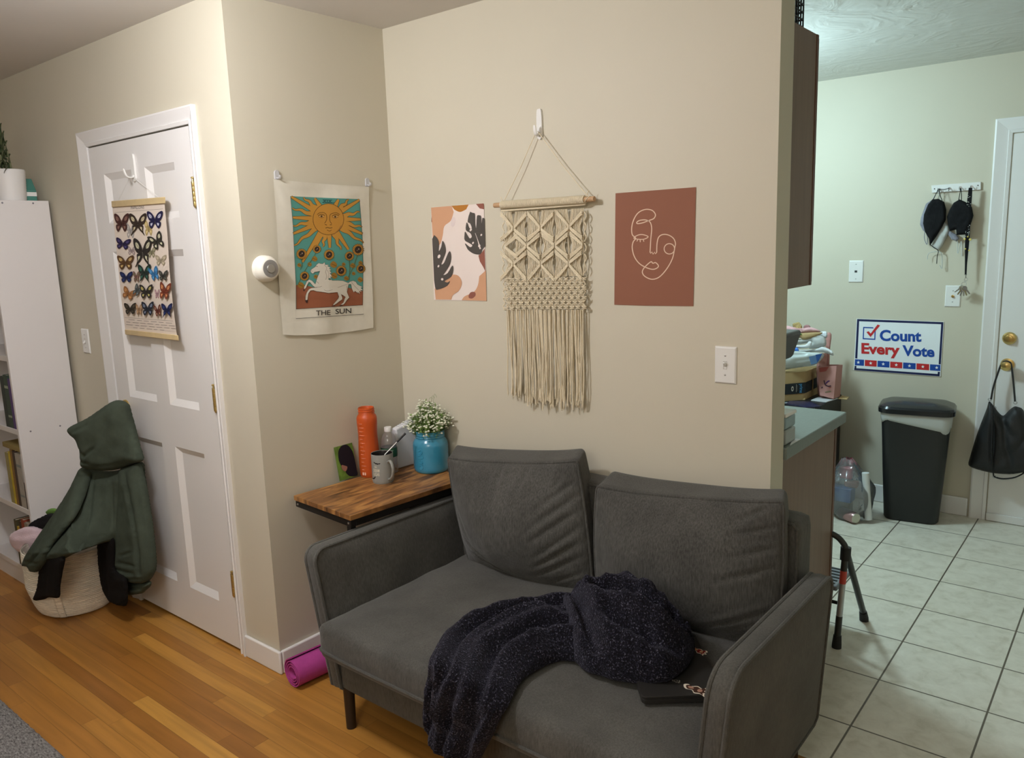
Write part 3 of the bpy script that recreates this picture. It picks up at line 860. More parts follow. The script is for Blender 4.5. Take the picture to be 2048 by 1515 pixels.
for body, u0, v0, sz in (('no', va-.82, .067, .0095), ('CREAM', va-1.02, .0495, .0175), ('SUGAR', va-1.02, .034, .0175)):
    vs_, _ = text_mesh(body, .02); wx = max(v[0] for v in vs_)
    sc = sz; wd = .72 if len(body) > 2 else .26
    ar.text(body, lambda x, y, u0=u0, v0=v0, sc=sc, wx=wx, wd=wd: (u0+x/wx*wd, v0+y*sc), CRM, .02)
ar.build('lettering', mug)['label'] = 'cream lettering'
s0_ = mc2+V((.012, .008, .012))+V((0, 0, 0))
pA = atX(770, 908, mc2.x+.012); pB = atX(811, 866, mc2.x+.05)
pA = V((pA.x, pA.y, pA.z)); dirn = (pB-pA).normalized()
foot = pA-dirn*((pA.z-(TZ+.014))/dirn.z) if dirn.z > .05 else pA
foot = mc2+(foot-mc2)*min(1, .028/max(1e-6, (V((foot.x, foot.y, 0))-V((mc2.x, mc2.y, 0))).length)) if (V((foot.x, foot.y, 0))-V((mc2.x, mc2.y, 0))).length > .028 else foot
foot.z = TZ+.014
sp = thing('stirrer', foot, 'thin steel straw spoon with black tip standing in the grey mug', 'spoon')
MB().tube([foot, pA, pA+(pB-pA)*.6], .0024, 10).build('shaft', CHROME, sp)
MB().tube([pA+(pB-pA)*.58, pB], [.0036, .0042], 10).build('tip', BLKG, sp)

# small water bottle
PET = mat('clear bottle plastic', (.95, .93, .93), .08, trans=.92, spec=.5)
wc = atZ(781, 944, TZ); wb = thing('water_bottle', (wc.x, wc.y, TZ), 'small clear water bottle with green label behind the grey mug', 'bottle')
r2 = .0325
MB().lathe([(0, .003), (r2*.6, 0), (r2*.95, .003), (r2, .012), (r2*.97, .03), (r2, .04), (r2*.97, .05), (r2, .07), (r2, .108), (r2*.98, .112), (r2, .12), (r2*.94, .138), (r2*.7, .158), (r2*.42, .17), (r2*.4, .182)], wc, 32, cap=False).build('bottle', PET, wb, angle=60, solid=.0008)
MB().lathe([(r2*.46, .172), (r2*.47, .174), (r2*.46, .188), (r2*.42, .19), (0, .19)], wc, 24).build('cap', WPLAST, wb)
MB().lathe([(r2+.0006, .07), (r2+.0008, .072), (r2+.0008, .106), (r2+.0006, .108)], wc, 32, cap=False).build('label_band', mat('green bottle label', lin((28, 74, 48)), .4), wb)
view = (V((CAM.x, CAM.y, 0))-V((wc.x, wc.y, 0))).normalized(); va = math.atan2(view.y, view.x)
ar = Art(lambda u, v, w: V((wc.x+(r2+.0011+w)*cos(u), wc.y+(r2+.0011+w)*sin(u), TZ+v)), step=.00008, maxe=.03)
for i in range(3):
    ar.line([(va+.1+.05*k, .098-.011*i+.002*sin(k*2+i)) for k in range(9-i)], .0022, (176, 196, 180), keep=i > 0)
ar.build('label_print', wb)

# white upright box (modem) with slanted top
A = atZ(797, 937, TZ); Bx = A+tey*.105; mo = .032
wbx = [(0, 0, .178), (1, 0, .205)]
a0 = A-tex*mo; pts = []
mb = MB()
c4 = [a0, A, Bx, Bx-tex*mo]
ht = [.168, .168, .196, .196]
vs_ = [V((p.x, p.y, TZ)) for p in c4]+[V((p.x, p.y, TZ+z)) for p, z in zip(c4, ht)]
mb.add(vs_, [(3, 2, 1, 0), (4, 5, 6, 7), (0, 1, 5, 4), (1, 2, 6, 5), (2, 3, 7, 6), (3, 0, 4, 7)])
mod = thing('modem', ((A.x+Bx.x)/2-.016, (A.y+Bx.y)/2, TZ), 'upright white plastic modem with slanted top standing between bottles and blue jar', 'modem')
mb.build('case', mat('white modem plastic', (.74, .75, .78), .4), mod, bevel=.006, bseg=4)
m2 = MB()
for k in range(7):
    t = .2+.1*k
    p = c4[0].lerp(c4[3], t); q = c4[1].lerp(c4[2], t); zz = TZ+.168+.028*t+.0004
    m2.tube([V((p.x, p.y, zz)).lerp(V((q.x, q.y, zz)), .15), V((p.x, p.y, zz)).lerp(V((q.x, q.y, zz)), .85)], .0009, 6)
m2.build('vent', mat('grey vent', (.45, .45, .46), .6), mod)

# turquoise jar with baby's breath
BLUE = mat('turquoise glazed jar', lin((58, 138, 168)), .22, vary=.08, vscale=18, spec=.55, coat=.4)
jc = atZ(858, 940, TZ); jc = V((jc.x+.004, jc.y+.012, TZ)); R3 = .072
jar = thing('mason_jar', (jc.x, jc.y, TZ), 'turquoise mason jar of white flowers on the side table beside the sofa cushion', 'jar')
MB().lathe([(0, 0), (R3*.88, 0), (R3*.97, .006), (R3, .018), (R3, .108), (R3*.97, .122), (R3*.87, .134), (R3*.82, .138), (R3*.82, .142), (R3*.85, .1445), (R3*.82, .147), (R3*.82, .150), (R3*.85, .1525), (R3*.82, .155), (R3*.82, .164), (R3*.84, .166), (R3*.82, .168), (R3*.76, .167), (R3*.76, .14), (R3*.92, .11), (R3*.93, .02), (0, .012)], jc, 48).build('glass', BLUE, jar, angle=45)
view = (V((CAM.x, CAM.y, 0))-V((jc.x, jc.y, 0))).normalized(); va = math.atan2(view.y, view.x)
m2 = MB()
def jp(u, v, o=.0005): return V((jc.x+(R3+o)*cos(va+u), jc.y+(R3+o)*sin(va+u), TZ+v))
for pts in ([(-.75, .095), (-.55, .1), (-.5, .09), (-.62, .082), (-.72, .088)], [(-.8, .075), (-.5, .078), (-.48, .068), (-.78, .066)], [(-.72, .055), (-.6, .06), (-.5, .052), (-.55, .045), (-.68, .046), (-.5, .04)], [(-.76, .03), (-.62, .036), (-.5, .028), (-.6, .02), (-.74, .024)]):
    m2.tube([jp(p.x, p.y) for p in spline([(a, b, 0) for a, b in pts], 5)], .0016, 6)
m2.build('embossing', BLUE, jar)
rn = random.Random(3)
fl = thing('flower_bunch', (jc.x, jc.y, TZ+.03), "bunch of white baby's breath on green stems standing in the turquoise jar", 'flowers')
GRN = mat('flower stem green', lin((104, 132, 66)), .7); GRN2 = mat('fine green leaf', lin((120, 150, 78)), .7); PET2 = mat('cream white petals', (.74, .74, .60), .7)
mst = MB(); mlf = MB(); mbl = MB()
def blossom(c, r):
    vs_ = []; n = 6
    for k in range(n):
        a = 2*pi*k/n; vs_.append(c+V((cos(a)*r, sin(a)*r, 0)))
    mbl.add(vs_+[c+V((0, 0, r*.8)), c-V((0, 0, r*.7))], [(k, (k+1) % n, n) for k in range(n)]+[((k+1) % n, k, n+1) for k in range(n)])
for i in range(120):
    a = rn.uniform(0, 2*pi); rr = math.sqrt(rn.random()); sp_ = rr*.092
    z1_ = TZ+.172+.118*(1-rr**1.8)*rn.uniform(.55, 1.)+.012
    tip = V((jc.x+cos(a)*sp_, jc.y+sin(a)*sp_*.95, z1_))
    if tip.y > -.012: tip.y = -.012-rn.random()*.02
    b0 = V((jc.x+cos(a)*sp_*.35, jc.y+sin(a)*sp_*.35, TZ+.12))
    if i % 2 == 0:
        b1 = V((jc.x+cos(a)*.025*rr, jc.y+sin(a)*.025*rr, TZ+.04))
        mst.tube([b1, b0, b0.lerp(tip, .5)+V((0, 0, .01)), tip], [.0011, .0011, .0009, .0007], 5)
    else: mst.tube([b0, b0.lerp(tip, .5)+V((0, 0, .01)), tip], [.0010, .0009, .0007], 5)
    for k in range(rn.choice((3, 4, 5))):
        c = tip+V((rn.gauss(0, .011), rn.gauss(0, .009), rn.gauss(-.004, .011)))
        if c.y > -.008: c.y = -.008
        mst.tube([tip-V((0, 0, .014)), c], .0006, 4)
        blossom(c, rn.uniform(.0042, .0064))
    for k in range(10):
        c = b0.lerp(tip, rn.uniform(.3, 1)); d = V((rn.gauss(0, 1), rn.gauss(0, 1), rn.gauss(.5, .6))).normalized()*rn.uniform(.012, .022)
        if c.y+d.y > -.006: continue
        w_ = d.orthogonal().normalized()*.0024
        mlf.add([c, c+d*.5+w_, c+d, c+d*.5-w_], [(0, 1, 2, 3)])
for k in range(3):                                         # the few stray sprigs sticking up
    a = V((jc.x+.0+k*.012, jc.y, TZ+.26)); q = spline([a, a+V((.006, 0, .03)), a+V((.018, -.004, .045+.008*k)), a+V((.03, -.004, .04+.004*k))], 5)
    mst.tube(q, .0006, 4)
mst.build('stems', GRN, fl)['kind'] = 'stuff'; mlf.build('leaves', GRN2, fl, fix=False)['kind'] = 'stuff'; mbl.build('blossoms', PET2, fl, smooth=False)['kind'] = 'stuff'

# postcard leaning on the alcove wall
cl = atZ(669, 958, TZ); cr_ = atZ(711, 949, TZ)
c0 = V((.026, cl.y, TZ)); c1 = V((.026, cr_.y+.004, TZ)); hh = .134
def cp(u, v, w): return V((.027-.022*v+w, c0.y-.006+(c1.y-c0.y)*u, TZ+.0002+hh*v))
card = thing('postcard', (.05, (c0.y+c1.y)/2, TZ), 'green photo card with a dark shape leaning on the alcove wall behind the orange bottle', 'photo card')
mb = MB(); mb.add([cp(0, 0, -.0006), cp(1, 0, -.0006), cp(1, 1, -.0006), cp(0, 1, -.0006), cp(0, 0, 0), cp(1, 0, 0), cp(1, 1, 0), cp(0, 1, 0)], [(3, 2, 1, 0), (4, 5, 6, 7), (0, 1, 5, 4), (1, 2, 6, 5), (2, 3, 7, 6), (3, 0, 4, 7)])
mb.build('card', mat('leafy green print', lin((98, 128, 52)), .35, vary=.35, vscale=40), card, smooth=False)
ar = Art(lambda u, v, w: cp(u, v, w+.0002), step=.0002)
ar.poly(sp2([(.2, .86), (.42, .99), (.72, .97), (.92, .78), (.98, .55), (1.0, .2), (.98, .02), (.62, .04), (.42, .16), (.36, .3), (.22, .42), (.14, .62)], 5), (30, 24, 32))
ar.build('dark_shape', card); ar = Art(lambda u, v, w: cp(u, v, w+.0005), step=.0002)
ar.poly(sp2([(.24, .44), (.40, .40), (.52, .34), (.42, .24), (.30, .26), (.22, .34)], 5), (150, 108, 92))
ar.build('tan_patch', card)
# ------------------------------------------------------------------ things on the beige back wall
def adhesive_hook(name, p, axis, label, w=.021, h=.10, hook=.03, matl=None):
    """white plastic J hook. p = top centre on wall, axis 'y-' faces -y, 'x+' faces +x"""
    matl = matl or WPLAST
    def loc(a, d, z):
        return V((p[0]+a, p[1]-d, p[2]+z)) if axis == 'y-' else V((p[0]+d, p[1]+a, p[2]+z))
    t = thing(name, loc(0, 0, -h), label, 'wall hook')
    poly = [(x, z) for x, z in sp2([(-w/2*.75, -.004), (0, 0), (w/2*.75, -.004), (w/2, -h*.3), (w/2, -h*.75), (w/2*.95, -h*.9), (0, -h), (-w/2*.95, -h*.9), (-w/2, -h*.75), (-w/2, -h*.3)], 4)]
    MB().prism(poly, lambda u, v, q: loc(u, q, v), .0005, .006+w*.1).build('plate', matl, t, bevel=.002, angle=60)
    pth = spline([loc(0, .006, -h*.78), loc(0, .016, -h*.86), loc(0, .016+hook*.45, -h*.82), loc(0, .018+hook*.6, -h*.55)], 6)
    MB().tube(pth, [w*.30]*(len(pth)-4)+[w*.28, w*.26, w*.22, w*.12], 12, flat=.5).build('hook', matl, t)
    return t
hk = atY(1080, 218, 0)
adhesive_hook('wall_hook', (hk.x, 0, hk.z), 'y-', 'white plastic adhesive hook holding the macrame hanging', w=.022, h=.102)

# macrame wall hanging
COTTON = mat('natural cotton cord', lin((232, 218, 188)), .9, bump=.5, bscale=500, vary=.06, vscale=40, sheen=.2)
PALEW = mat('pale dowel wood', lin((186, 150, 112)), .6, vary=.12, vscale=20, stretch=(1, 20, 20))
mac = thing('macrame_hanging', (.765, -.03, 1.0), 'cream macrame wall hanging with long fringe on a wooden dowel above the sofa', 'wall hanging')
dy = -.030
dA, dB = atY(989, 410.5, dy), atY(1189, 397.5, dy)
MB().tube([dA, dB], .0088, 18).build('dowel', PALEW, mac, angle=50)
wA, wB = atY(1003, 409.5, dy), atY(1170, 398.7, dy)
m2 = MB()
n = 64
for i in range(n):
    a = wA.lerp(wB, (i+.1)/n); b = wA.lerp(wB, (i+.9)/n); m_ = a.lerp(b, .5)
    m2.tube([a, m_, b], [.0136, .0146, .0136], 14)
m2.build('cord_wrap', COTTON, mac)
# hanging cord, up over the hook
top = V((hk.x, -.02, hk.z-.078))
m2 = MB()
for e0, sx_ in ((dA.lerp(dB, .10), -1), (dB.lerp(dA, .06), 1)):
    lp_ = [e0+V((.0095*cos(a), .0095*sin(a)*0, 0))+V((0, .0098*sin(a), .0098*cos(a))) for a in [k*pi/5 for k in range(10)]]
    m2.tube(lp_, .0017, 6, closed=True)
    m2.tube([e0+V((0, 0, .010)), e0.lerp(top, .5)+V((sx_*.0005, 0, .0008)), top+V((sx_*.008, 0, -.004)), top+V((sx_*.003, 0, .002))], .0016, 6)
    m2.tube([e0+V((0, -.004, .009)), e0+V((sx_*.004, -.006, .022)), e0+V((sx_*.009, -.006, .028))], .0014, 6)
m2.build('hanging_cord', COTTON, mac)
cy_ = -.020
def mp_(px, py, d=0): return atY(px, py, cy_-d)
# horizontal carrier cord
m2 = MB(); m2.tube([mp_(1003, 421.5, .004), mp_(1090, 415, .005), mp_(1171, 408.5, .004)], .0034, 10)
XS = [(1027, 457.2), (1080.8, 456.4), (1138.5, 454)], [(1009.5, 493), (1053.3, 491.8), (1109.5, 491), (1166, 490.5)], [(1026.7, 528), (1081.3, 528), (1137, 527.5)]
rows_ = [('A', XS[0]), ('B', XS[1]), ('C', XS[2])]
def leg(c, dx, dyp, first):
    for k in range(3):
        o = (k-1)*3.3
        s = 1 if dyp < 0 else -1
        a = mp_(c[0]+dx*.04+ (0), c[1]+dyp*.06+o*.45, .0085)
        b = mp_(c[0]+dx*.55, c[1]+dyp*.58+o*.85, .0115)
        d_ = mp_(c[0]+dx, c[1]+dyp+o, .0085)
        q = spline([a, b, d_], 5)
        # knotted cord: little beads along it
        r_ = [.0022+.0005*abs(sin(i*1.57)) for i in range(len(q))]
        m2.tube(q, r_, 7)
for nm, L_ in rows_:
    for ci, c in enumerate(L_):
        up_ = -30 if nm == 'A' else -23
        dn_ = 30 if nm == 'C' else 22
        for sx_ in (-1, 1):
            if nm == 'B' and ci == 0 and sx_ < 0: continue
            if nm == 'B' and ci == 3 and sx_ > 0: continue
            w_ = 26
            leg(c, sx_*w_, up_, 0); leg(c, sx_*w_, dn_, 0)
m2.build('knotted_ridges', COTTON, mac)
# vertical working cords behind the ridges, drawn in at the crossings
m2 = MB(); NC = 54
allX = [c for L_ in XS for c in L_]
for k in range(NC):
    u = (k+.5)/NC; x0 = 1009+159*u
    pth = []
    for j in range(36):
        t = j/35; y0 = 421-8*u+3+t*(556-421)
        x = x0
        for c in allX:
            dxp, dyp = x0-c[0], y0-c[1]
            g = math.exp(-(dyp/9)**2)*math.exp(-(dxp/17)**2)
            x -= dxp*.55*g
        # dark slits opened between neighbouring knots
        for c in allX:
            for sy in (-34, 34):
                dxp, dyp = x0-c[0], y0-(c[1]+sy)
                g = math.exp(-(dyp/15)**2)*math.exp(-(dxp/6)**2)
                x += math.copysign(3.2*g, dxp if abs(dxp) > .1 else 1)
        pth.append(mp_(x, y0, .001+.002*sin(k*2.1)))
    m2.tube(pth, .0021, 6)
for k in range(6):                                          # loops at the two selvedges
    for ex, sg in ((1008.5, -1), (1169, 1)):
        yy = 432+k*21
        m2.tube(spline([mp_(ex, yy-9, .003), mp_(ex+sg*3.5, yy, .003), mp_(ex, yy+9, .003)], 5), .0023, 6)
m2.build('working_cords', COTTON, mac)
# open net of alternating knots
m2 = MB()
NR, NCOL = 7, 13
def nodep(r, c):
    off = .5 if r % 2 else 0
    px = 1011+(c+off)*(156/NCOL)+1; py = 559+r*9.6-2*((px-1011)/156)
    return px, py
for r in range(NR):
    for c in range(NCOL+(0 if r % 2 else 1)):
        px, py = nodep(r, c)
        if px > 1170: continue
        # the knot itself: a little pretzel of cord
        m2.tube(spline([mp_(px-4.6, py-2.2, .004), mp_(px, py-1.2, .0085), mp_(px+4.6, py-2.4, .004)], 4), .0021, 6)
        m2.tube(spline([mp_(px-4.4, py+2.0, .004), mp_(px, py+1.4, .0085), mp_(px+4.4, py+1.8, .004)], 4), .0021, 6)
        for sg in (-1, 1):
            if r < NR-1:
                qx, qy = px+sg*156/NCOL/2, py+9.6
                if 1009 < qx < 1170:
                    for dd in (-1.6, 1.6):
                        m2.tube(spline([mp_(px+sg*2+dd*.3, py+1, .003), mp_((px+qx)/2+dd, (py+qy)/2, .0045), mp_(qx-sg*2+dd*.3, qy-1, .003)], 4), .0021, 6)
for k in range(4):
    for ex, sg in ((1011, -1), (1166, 1)):
        yy = 568+k*15
        m2.tube(spline([mp_(ex, yy-7, .003), mp_(ex+sg*4.5, yy, .003), mp_(ex, yy+7, .003)], 5), .0022, 6)
m2.build('knotted_net', COTTON, mac)
# fringe
m2 = MB(); rn = random.Random(11); NF = 68
for k in range(NF):
    u = (k+.5)/NF; grp = k//4; gu = (grp*4+2)/NF
    x0 = 1012+156*(gu+(u-gu)*.75); x1 = 1014+152*u+rn.gauss(0, 2.4)+4
    ylow = 785+24*u+rn.gauss(0, 6)+(8 if 0.2 < u < .8 else 0)
    ylow = min(ylow, 818)
    ph = rn.uniform(0, 6); am = rn.uniform(.6, 2.0); pth = []
    for j in range(16):
        t = j/15; x = x0+(x1-x0)*min(1, t*1.3)+am*sin(ph+t*7)*t
        pth.append(mp_(x, 619+(ylow-619)*t, .002+.006*rn.random()*t+.004*sin(k*1.7)))
    m2.tube(pth, [.0024]*13+[.0024, .0027, .0032], 6)
    e = pth[-1]
    for q in range(3): m2.tube([e+V((0, 0, .003)), e+V((rn.gauss(0, .003), rn.gauss(-.001, .001), -.007))], [.0016, .0006], 5)
m2.build('fringe', COTTON, mac)['kind'] = 'stuff'

# abstract leaf print
def crop(sx_, sy_, sc): return lambda pts: [(sx_+a/sc, sy_+b/sc) for a, b in pts]
c5 = crop(840, 200, 3.4425)
lp1 = thing('art_print', tuple(atY(917, 600, 0)), 'unframed paper print of dark leaves and peach shapes left of the macrame', 'art print')
def yfn(y): return lambda u, v, w: atY(u, v, y-w)
PO = [(862, 415), (967.5, 407), (973.5, 602), (868, 599.5)]
MB().prism(PO, yfn(-.001), 0, .0006).build('sheet', ink((230, 216, 208)), lp1, smooth=False)
ar = Art(yfn(-.0017), .00015)
PE = (204, 156, 122); LF = (82, 77, 72); BG = (230, 216, 208); MR = (142, 90, 76)
ar.poly(PO, BG)
ar.poly(c5([(76, 740), (218, 728)]+sp2([(232, 770), (212, 830), (168, 868), (157, 930), (142, 985), (118, 1010)], 4, False)+[(98, 1000), (88, 950)]), PE)
ar.poly(c5([(217, 728), (335, 719)]+sp2([(318, 752), (275, 770), (237, 754)], 4, False)), (176, 118, 52))
ar.poly(c5([(385, 715), (438, 711), (441, 752), (410, 745)]), MR)
ar.disc((840+228/3.4425, 200+838/3.4425), 4.6, 10, (222, 206, 202), .15)
ar.poly(c5(sp2([(80, 800), (82, 840), (78, 835)], 2)), MR)
ar.poly(c5([(402, 1070)]+sp2([(425, 1050), (444, 1022)], 3, False)+[(450, 1180)]+sp2([(436, 1150), (412, 1110)], 3, False)), MR)
ar.poly(c5([(446, 1175), (452, 1180), (455, 1268), (445, 1255)]), MR)
ar.poly(c5([(101, 1300)]+sp2([(150, 1222), (215, 1201), (265, 1210), (288, 1258), (268, 1312), (228, 1340), (216, 1373)], 4, False)+[(108, 1372)]), PE)
ar.poly(c5([(453, 1172)]+sp2([(408, 1212), (398, 1275), (370, 1320), (308, 1350), (287, 1377)], 4, False)+[(458, 1382)]), PE)
ar.poly(c5(sp2([(335, 1345), (350, 1322), (378, 1322), (382, 1345), (360, 1365), (338, 1362)], 4)), MR)
# leaves with cut fingers
ar.poly(c5(sp2([(345, 768), (362, 776), (378, 784), (380, 850), (386, 880), (392, 800), (408, 793), (420, 800), (424, 850), (430, 812), (444, 815)], 3, False)+[(449, 1005)]+sp2([(430, 1028), (415, 1060), (372, 1058), (335, 1035), (320, 1012), (310, 985), (345, 1012), (360, 1000), (340, 985), (308, 965), (306, 930), (312, 905), (340, 950), (356, 940), (345, 915), (316, 895), (318, 850), (326, 845), (340, 880), (356, 880), (345, 850), (328, 838), (334, 800)], 3, False)), LF)
for cx, cy_2, rx, ry in ((349, 893, 2, 3.2), (422, 928, 1.6, 2.2), (365, 983, 1.6, 2.4), (408, 1003, 2.2, 2.8)): ar.disc((840+cx/3.4425, 200+cy_2/3.4425), rx, ry, BG, .5)
ar.line(c5([(380, 915), (398, 965), (415, 1025)]), [.6, 1.2, 3.2], BG)
ar.poly(c5([(84, 955)]+sp2([(98, 928), (118, 950), (130, 985), (128, 1040), (146, 1010), (155, 968), (172, 1000), (176, 1045), (160, 1090), (145, 1130), (165, 1120), (190, 1060), (206, 1040), (214, 1080), (205, 1130), (175, 1180), (158, 1205), (190, 1190), (222, 1138), (228, 1170), (214, 1215), (170, 1245), (190, 1255), (206, 1245), (190, 1275), (150, 1296), (112, 1306)], 3, False)+[(104, 1290), (97, 1240)]), LF)
for cx, cy_2, rx, ry in ((131, 1076, 2.6, 4), (127, 1143, 1.6, 2.6), (153, 1233, 2.4, 2.4)): ar.disc((840+cx/3.4425, 200+cy_2/3.4425), rx, ry, BG, .4)
ar.build('print', lp1)

# terracotta line face print
c7 = crop(1200, 350, 3.367)
lp2 = thing('art_print', tuple(atY(1308, 611, 0)), 'terracotta paper print of a pale one line face right of the macrame', 'art print')
PO = [(1231, 386.3), (1392, 374), (1386.5, 612), (1288, 611), (1228.5, 609)]
TER = ink((142, 95, 76))
MB().prism(PO, yfn(-.001), 0, .0006).build('sheet', TER, lp2, smooth=False)
ar = Art(yfn(-.0018), .00015)
ar.poly(PO, TER)
pth = [(330, 305), (362, 292), (373, 265), (350, 237), (305, 231), (258, 253), (228, 298), (214, 350), (217, 400), (240, 424), (223, 450), (217, 490), (230, 545), (260, 590), (300, 617), (345, 633), (375, 630), (394, 612), (375, 589), (356, 593), (347, 583), (335, 588), (312, 608), (293, 630), (285, 655), (303, 682), (350, 701), (400, 685), (450, 630), (488, 560), (503, 490), (508, 458), (494, 425), (460, 403), (422, 400), (395, 418), (384, 460), (382, 520)]
ar.line(c7(sp2(pth, 5, False)), 1.9, (224, 196, 172))
ar.line(c7([(382, 520), (372, 530), (369, 518), (357, 532), (349, 517), (341, 526), (337, 520)]), 1.7, (224, 196, 172), keep=True)
ar.line(c7(sp2([(337, 520), (342, 430), (348, 360), (338, 318), (310, 302), (270, 304), (248, 317), (254, 327), (290, 320), (330, 305)], 5, False)), 1.9, (224, 196, 172), keep=True)
ar.line(c7(sp2([(228, 425), (250, 406), (285, 400), (324, 414), (300, 430), (265, 432)], 5, True)), 1.7, (224, 196, 172), True)
for a, b in (((256, 431), (248, 446)), ((270, 434), (271, 451)), ((292, 432), (295, 448))): ar.line(c7([a, b]), 1.6, (224, 196, 172), keep=True)
ar.line(c7([(467+35*cos(k*pi/16), 496+35*sin(k*pi/16)) for k in range(32)]), 1.8, (224, 196, 172), True)
ar.build('print', lp2)

# wall plates
def plate(name, c, axis, label, cat, w=.071, h=.116, kind='switch', updown=1):
    def loc(a, d, z): return V((c[0]+a, c[1]-d, c[2]+z))
    t = thing(name, loc(0, 0, -h/2), label, cat)
    m = MB()
    a, b = w/2, h/2; q = .0045
    vs_ = [loc(-a, 0, -b), loc(a, 0, -b), loc(a, 0, b), loc(-a, 0, b), loc(-a, .0025, -b), loc(a, .0025, -b), loc(a, .0025, b), loc(-a, .0025, b), loc(-a+q, .0065, -b+q), loc(a-q, .0065, -b+q), loc(a-q, .0065, b-q), loc(-a+q, .0065, b-q)]
    fs_ = [(3, 2, 1, 0), (8, 9, 10, 11)]
    for o in (0, 4):
        for i in range(4): fs_.append((o+i, o+(i+1) % 4, o+4+(i+1) % 4, o+4+i))
    m.add(vs_, fs_); m.build('plate', WPLAST, t, bevel=.0012, angle=20)
    for sg in (-1, 1):
        if kind == 'jack' or kind == 'coax' or kind == 'switch':
            z = sg*(.030 if kind != 'jack' else .042)
            MB().lathe([(.0032, 0), (.0032, .0006), (.0022, .0014), (0, .0016)], loc(0, .0065, z), 14, M=Matrix.Rotation(pi/2, 3, 'X')).build('screw', mat('painted screw', (.45, .44, .42), .4, .5) if kind == 'switch' else CHROME, t)
    if kind == 'switch':
        m = MB()
        for (x0, z0, x1, z1) in ((-.006, -.0125, .006, -.0110), (-.006, .0110, .006, .0125), (-.006, -.0125, -.0048, .0125), (.0048, -.0125, .006, .0125)):
            m.prism([(x0, z0), (x1, z0), (x1, z1), (x0, z1)], lambda u, v, q_: loc(u, q_, v), .0064, .0072)
        m.build('toggle_surround', mat('switch surround line', (.5, .47, .42), .5), t)  # thin raised frame round the toggle, darker than the plate
        vs_ = [loc(-.0045, .006, -.006), loc(.0045, .006, -.006), loc(.0045, .006, .006), loc(-.0045, .006, .006)]
        s = updown
        vs_ += [loc(-.0035, .0185, .003*s+.004*s), loc(.0035, .0185, .007*s), loc(.0035, .017, .012*s), loc(-.0035, .017, .012*s)]
        if s < 0: vs_ = vs_[:4]+[vs_[7], vs_[6], vs_[5], vs_[4]]
        MB().add(vs_, [(3, 2, 1, 0), (4, 5, 6, 7), (0, 1, 5, 4), (1, 2, 6, 5), (2, 3, 7, 6), (3, 0, 4, 7)]).build('toggle', WPLAST, t, bevel=.0012)
    elif kind == 'jack':
        MB().prism([(-.007, -.006), (.007, -.006), (.007, .006), (-.007, .006)], lambda u, v, q_: loc(u, q_, v), .0064, .0075).build('socket', mat('dark socket', (.03, .03, .03), .5), t, smooth=False)
    else:
        MB().lathe([(.0075, 0), (.0075, .003), (.0048, .0035), (.0048, .011), (.003, .011), (.003, .006), (0, .006)], loc(0, .0065, 0), 16, M=Matrix.Rotation(pi/2, 3, 'X')).build('socket', BRASS, t)
    return t
pc = atY(1452, 729.5, 0)
plate('light_switch', (pc.x, 0, pc.z), 'y', 'white toggle light switch on the beige wall above the right back cushion', 'light switch')
pc = atY(173, 681.5, -D)
plate('light_switch', (pc.x, -D, pc.z), 'y', 'white toggle light switch between the bookcase and the panel door', 'light switch', w=.07, h=.114, updown=-1)
pc = atY(1712.5, 542.5, K)
plate('phone_jack', (pc.x, K, pc.z), 'y', 'white wall plate with a dark phone socket, left of the hanging masks', 'wall plate', w=.080, h=.126, kind='jack')
pc = atY(1906, 592, K)
plate('cable_plate', (pc.x, K, pc.z), 'y', 'white wall plate with a brass cable socket behind the hanging keys', 'wall plate', w=.076, h=.116, kind='coax')

# ------------------------------------------------------------------ things on the alcove wall
tc_ = atX(527, 537, 0)
th_ = thing('thermostat', (0, tc_.y, tc_.z-.048), 'round cream thermostat with grey dial beside the cloth banner', 'thermostat')
MX = Matrix.Rotation(pi/2, 3, 'Y')
tcc = (0, tc_.y, tc_.z)
CREAM = mat('cream plastic', (.80, .77, .68), .4)
MB().lathe([(.047, 0), (.047, .010), (.0455, .0125), (.0445, .013)], tcc, 48, M=MX).build('base_ring', CREAM, th_)
MB().lathe([(.0445, .0128), (.0462, .0145), (.0455, .024), (.041, .036), (.034, .043), (.031, .044)], tcc, 48, M=MX, cap=False).build('housing', CREAM, th_)
MB().lathe([(.0312, .0438), (.0295, .0445), (.0165, .0445), (.016, .042)], tcc, 40, M=MX, cap=False).build('dial', mat('brushed grey dial', (.30, .29, .28), .42, .4), th_, angle=60)
MB().lathe([(.0158, .041), (.0158, .0455), (.0145, .0475), (0, .048)], tcc, 32, M=MX).build('centre_cap', mat('satin metal cap', (.42, .41, .38), .35, .7), th_)

# sun cloth
def wr(u, v):
    du, dv = u-640, v-520
    fx = .004+.0022*sin(du*.05+dv*.012)+.0018*nz(u*.02, v*.012, 5)
    # creases fanning from the two pinned corners, folded crease lines
    for cx, cy2 in ((551, 365), (733, 378)):
        d = math.hypot(u-cx, v-cy2); a = math.atan2(v-cy2, u-cx)
        fx += .0030*sin(a*7+1)*math.exp(-d/85)*(d*d/(d*d+1600))
    fx += .0014*math.exp(-((u-659)/9.)**2)*(1 if v > 560 else .4)+.0012*math.exp(-((v-512)/8.)**2)+.0012*math.exp(-((v-588)/8.)**2)
    fx += .002*max(0, (v-600)/70)*sin(u*.09)
    return fx+.0012
ban = thing('cloth_banner', tuple(atX(652, 668, .004)), 'white cloth banner of a sun, sunflowers and a white horse pinned to the alcove wall', 'banner')
tfn = lambda u, v, w: atX(u, v, .0015+wr(u, v)+w)
CLOTH = mat('off white cotton cloth', lin((216, 211, 196)), .9, bump=.06, bscale=700, vary=.03, vscale=30)
